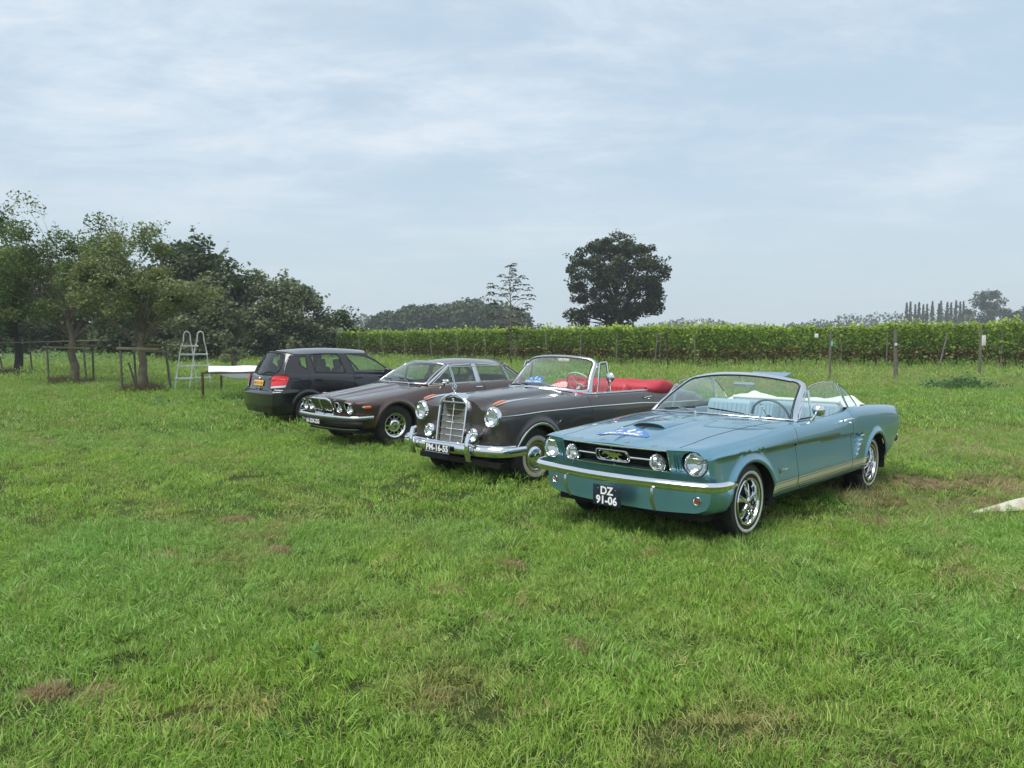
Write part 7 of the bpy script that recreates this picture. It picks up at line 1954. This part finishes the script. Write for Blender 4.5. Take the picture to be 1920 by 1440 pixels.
        for w_ in (fwin, rwin, qwin): d_ = densify(w_, .05); P, N = cb.side_pn(d_[:, 0], d_[:, 1]); p.tube(P, .012, BLACK, seg=6, normals=N, closed=True, rh=.005)
        A = np.array([(-1.115, .99), (-1.115, 1.43)]); P, N = cb.side_pn(A[:, 0], A[:, 1]); p.tube(P, .006, BLACK, seg=4, normals=N, rh=.004)
        A = np.array([(-.19, .97), (-.33, 1.43)]); P, N = cb.side_pn(A[:, 0], A[:, 1]); p.tube(P, .006, BLACK, seg=4, normals=N, rh=.004)
        (p if sgn > 0 else p.flipped()).build('window_seal', car)
    for S_, nm, ol in ((FR, 'windscreen', round_poly([(-.95, .05), (.95, .05), (.95, .96), (-.95, .96)], .08, 5)), (RR, 'rear_window', smooth_poly([(-.55, .10), (0, .07), (.55, .10), (.80, .22), (.88, .50), (.86, .80), (.72, .92), (0, .94), (-.72, .92), (-.86, .80), (-.88, .50), (-.80, .22)], 4))):
        fr_ = MB(); panelf(fr_, S_.pn, densify([(-1, 0), (1, 0), (1, 1), (-1, 1)], .08), [densify(ol, .06)], PM, .1, flange=.012, fm=BLACK)
        d_ = densify(ol, .06); P, N = S_.pn(d_[:, 0], d_[:, 1]); fr_.tube(P, .010, BLACK, seg=6, normals=N, closed=True, rh=.005)
        fr_.build(nm + '_frame', car, sharp=None); g = MB(); panelf(g, S_.pn, densify(ol, .08), [], GLASS, .12, flange=0); g.build(nm, car, sharp=None)
    Bp = RR.f(np.array([0.0, .35]), np.array([.10, .22])) 
    m = MB(); m.tube([(Bp[0][0] - .02, 0, Bp[0][2] - .02), (Bp[0][0] - .03, 0, Bp[0][2] + .01), (Bp[1][0] - .03, -.30, Bp[1][2])], [.014, .008, .005], BLACK, seg=6); m.tube([(Bp[0][0] - .022, -.08, Bp[0][2] + .02), (Bp[1][0] - .022, -.46, Bp[1][2] + .01)], .006, BLACK, seg=5); m.build('rear_wiper', car)
    for sg in (1, -1): m = MB(); m.box((.62, sg*.89, 1.03), (.10, .20, .13), PM, bev=.04); m.tube([(.62, sg*.74, .98), (.62, sg*.82, 1.0)], .02, BLACK, seg=6); m.build('door_mirror', car)
    c = MB(); c.box((-.35, 0, .36), (2.4, 1.36, .04), DARK)
    for sg in (1, -1): c.box((-.40, sg*.69, .66), (2.3, .04, .56), GREY, bev=.01)
    c.box((-.5, 0, 1.44), (1.3, .95, .01), LIGHTG); c.build('cabin_floor', car)
    c = MB(); c.box((.74, 0, .92), (.40, 1.30, .16), GREY, bev=.05); c.build('dashboard', car); steering(car, (.38, .36, .98), .185, 30, BLACK, BLACK)
    for x0, nm in ((.02, 'front_seat'), (-.92, 'rear_seat')):
        for sg in (1, -1):
            s_ = MB(); cushion(s_, (x0, sg*.35, .55), (.48, .50, .15), GREY); cushion(s_, (x0 - .24, sg*.35, .84), (.13, .48, .56), GREY, rot=ry(-12), bev=.05)
            cushion(s_, (x0 - .33, sg*.35, 1.20), (.10, .27, .19), GREY, rot=ry(-8), bev=.045); s_.build(nm, car)
    w = wheel(.190, .288, .185, 'alloy'); place_wheels(car, w, 1.24, -1.24, .725, .288, .288)
    return car
build_blue((2.273, 7.657, 0), (0, R(-.42), R(-133.2)))
build_brown((.703, 10.221, -.04), (0, 0, R(-134.3)))
build_sedan((-1.427, 13.955, -.12), (0, 0, R(-135.2)))
build_hatch((-3.775, 17.062, -.14), (0, 0, R(42.3)))
# ================================================================ small things
WOOD_MOSS = mat('mossy_wood', (.17, .16, .09), .9, noise=(5, (.22, .20, .10), .4, .7), bump=(16, .6, .015))
WOOD_GREY = mat('grey_wood', (.10, .09, .07), .9, noise=(6, (.15, .14, .11), .4, .7), bump=(16, .6, .015))
def guard(loc, stakes, rails, lab, seed):
    z = float(gz(*loc)); root = empty('tree_guard', (*loc, z)); tag(root, lab, 'tree guard', 'stake guards round the orchard trees')
    for (x, y, h, lx) in stakes:
        b = MB(); b.tube([(x, y, -.1), (x + lx*.5, y, h*.5), (x + lx, y, h)], [.042, .038, .034], WOOD_GREY, seg=8); b.build('stake', root)
    for (x0, y0, x1, y1, zz, hh) in rails:
        c = ((x0 + x1)/2, (y0 + y1)/2, zz); L = math.hypot(x1 - x0, y1 - y0); b = MB(); b.box(c, (L, .03, hh), WOOD_MOSS, rot=Matrix.Rotation(math.atan2(y1 - y0, x1 - x0), 3, 'Z') @ Matrix.Rotation(R(1.5*(-1)**int(zz*100)), 3, 'Y'), bev=.006); b.build('rail', root)
guard((-11.61, 24.2), [(-.55, .65, 1.72, -.06), (.62, .55, 1.58, -.18), (-.50, -.35, 1.58, -.03), (-.28, .2, .95, -.28)], [(-.66, .62, .62, .55, 1.50, .07), (-.62, -.40, .66, -.30, 1.40, .08), (-.60, .56, .60, .50, 1.30, .06)], 'mossy stake and rail guard round the tree nearest the ladder', 1)
guard((-16.2, 28.4), [(-.75, -.3, 1.40, -.02), (.52, -.1, 1.45, -.08), (.40, .6, 1.5, 0)], [(-.95, -.28, .70, -.10, 1.38, .06), (-.6, .5, .72, .6, 1.46, .06)], 'grey stake guard round the tree with the leaning limb', 2)
guard((-22.4, 34.9), [(-.95, -.2, 1.6, -.10), (.62, 0, 1.7, -.1), (-.45, -.3, 1.3, -.30)], [(-1.0, -.2, 3.9, -.35, 1.55, .05)], 'grey stake guard with a long rail round the dark-trunked tree', 3)
STRAWM = grass_mat('dead_weeds', [(0, (.10, .085, .045)), (.5, (.17, .14, .08)), (1, (.13, .16, .07))], (.9, 1, 1), (.16, .12, .08))
TW = [blade_patch(60, .12, .15, .5, .010, .8, 4, .35, 130 + s, core=.7) for s in range(4)]
for q, (cx, cy, n_) in enumerate(((-11.6, 24.1, 95), (-16.25, 28.3, 60), (-22.6, 34.8, 90))):
    P_, ro_, sc_, pk_, ti_, dr_ = clump(cx, cy, .72, .5, n_, 900 + q, .5, 1.25); scatter('dead_weeds', TW, P_, ro_*.5, sc_, pk_, ti_ + .4, np.clip(np.random.default_rng(q).normal(.6, .3, n_), 0, 1), STRAWM)
# white pool ladder, an A-frame of two bent-tube halves
LAD = mat('white_plastic', (.80, .82, .78), .4, noise=(3, (.62, .64, .58), .45, .75))
lz = float(gz(-10.6, 25.6)); root = empty('pool_ladder', (-10.55, 25.4, lz)); tag(root, 'white A-frame pool ladder standing on the lawn', 'ladder')
for sg in (-1, 1):
    b = MB()
    xt = .245*sg - .03; xb0 = sg*.34 - .28; xb1 = xb0 + .62 if False else None
    for (bx_, by_) in ((-.50 if sg < 0 else .05, -.38), (.10 if sg < 0 else .42, .42)):
        pass
    fbx = -.46 if sg < 0 else .02; rbx = -.02 if sg < 0 else .44; tx = -.17 if sg < 0 else .28
    pts = [(fbx, -.38, 0), (fbx + (tx - .09 - fbx)*.68, -.20, 1.25), (tx - .085, -.10, 1.62), (tx - .075, -.06, 1.86), (tx - .045, -.02, 1.93), (tx, 0, 1.955), (tx + .045, .02, 1.93), (tx + .075, .06, 1.86), (tx + .08, .10, 1.62), (rbx - (rbx - tx - .08)*.60, .20, 1.25) if sg > 0 else (tx + .10, .20, 1.25), (rbx, .38, 0)]
    b.tube(smooth_poly(pts, 4, False), .021, LAD, seg=8); b.build('side_rail', root)
for i, z_ in enumerate((.03, .42, .82, 1.20, 1.48)):
    t = z_/1.60; y_ = -.38 + .28*t
    x0 = -.46 + (-.255 + .46)*t - .06; x1 = .02 + (.195 - .02)*t + .06
    b = MB(); b.box(((x0 + x1)/2, y_, z_), (x1 - x0, .10, .058), LAD, bev=.012); b.build('step', root)
    if i < 4:
        x0 = -.02 + (-.09 + .02)*t - .04; x1 = .44 + (.36 - .44)*t + .06; b = MB(); b.box(((x0 + x1)/2, -y_, z_), (x1 - x0, .08, .045), LAD, bev=.01); b.build('step', root)
# low rusty frame with a white sheet slung over it
RUST = mat('rusty_steel', (.09, .035, .025), .7, .3, noise=(12, (.04, .025, .02), .4, .7))
SHEET = mat('white_sheet', (.66, .70, .78), .5, bump=(3, .3, .05))
fz = float(gz(-8, 21)); root = empty('steel_frame', (-8.3, 20.6, fz)); tag(root, 'low rusty steel frame carrying the white sheet beside the black hatchback', 'frame')
for (x, y) in ((0, 0), (-.75, 3.3), (1.9, .4), (1.2, 3.6)):
    b = MB(); b.box((x, y, .40), (.055, .055, .84), RUST, bev=.008); b.build('leg', root)
for a_, c_ in (((0, 0), (1.9, .4)), ((0, 0), (-.75, 3.3)), ((-.75, 3.3), (1.2, 3.6)), ((1.9, .4), (1.2, 3.6))):
    b = MB(); b.tube([(*a_, .80), (*c_, .80)], .022, RUST, seg=8); b.build('rail', root)
b = MB()
def sheet(u, v):
    x = (.12 + 1.70*u)*(1 - v) + (-.45 + 1.55*u)*v; y = (.03 + .37*u)*(1 - v) + (1.5 + .3*u)*v
    sag = -.20*math.sin(math.pi*min(1, u*1.02))*(math.sin(math.pi*v)**.7) + .012*math.sin(u*11 + v*7)
    return (x, y + .06, .825 + sag*.6 + .10*v + .02*math.sin(v*9)*u)
b.grid(sheet, 26, 14, SHEET)
def drape(u, v):
    p_ = sheet(u, 0); return (p_[0], p_[1] + .005 + .03*v, p_[2] - .02 - v*(.010 + .15*math.sin(math.pi*u)**1.2))
b.grid(drape, 26, 5, SHEET); o = b.build('white_sheet', None, loc=(-8.3, 20.6, fz)); tag(o, 'white plastic sheet sagging over the rusty frame', 'sheet')
# pointed pale timber lying in the grass at the right edge
TIM = mat('whitewashed_timber', (.74, .70, .60), .7, noise=(7, (.40, .30, .18), .56, .74), bump=(20, .6, .01))
b = MB(); L = 3.2; sec = [(0, .008, .008), (.12, .022, .020), (.45, .065, .055), (1.2, .075, .066), (L, .08, .07)]
V = []
for x, hw, hh in sec: V += [(x, -hw, 0), (x, hw, 0), (x, hw*.9, hh*1.5), (x, -hw*.8, hh*2)]
F = [(4*i + j, 4*i + (j+1) % 4, 4*(i+1) + (j+1) % 4, 4*(i+1) + j) for i in range(len(sec) - 1) for j in range(4)] + [(3, 2, 1, 0), tuple(4*(len(sec)-1) + j for j in range(4))]
b.add(V, F, TIM, smooth=False); o = b.build('pointed_timber', None, loc=(4.17, 6.88, .04)); o.rotation_euler = (R(-8), R(-2.5), R(7)); tag(o, 'pale whitewashed pointed timber lying in the grass at the right edge', 'timber')
# a few fallen yellow leaves and stalks on the lawn
LF = leaf_mat('fallen_leaves', (.35, .20, .05), (.45, .34, .10), None, .2)
r = np.random.default_rng(66); n = 14; y = r.uniform(2.6, 9, n); x = r.uniform(-.65, .65, n)*y
V, F, v = leaves(np.stack([x, y, gz(x, y) + .05], 1), .032, r, 1.5, .5, 0, .6); tag(np_mesh('fallen_leaves', V, F, LF, {'v': v}), kind='stuff')
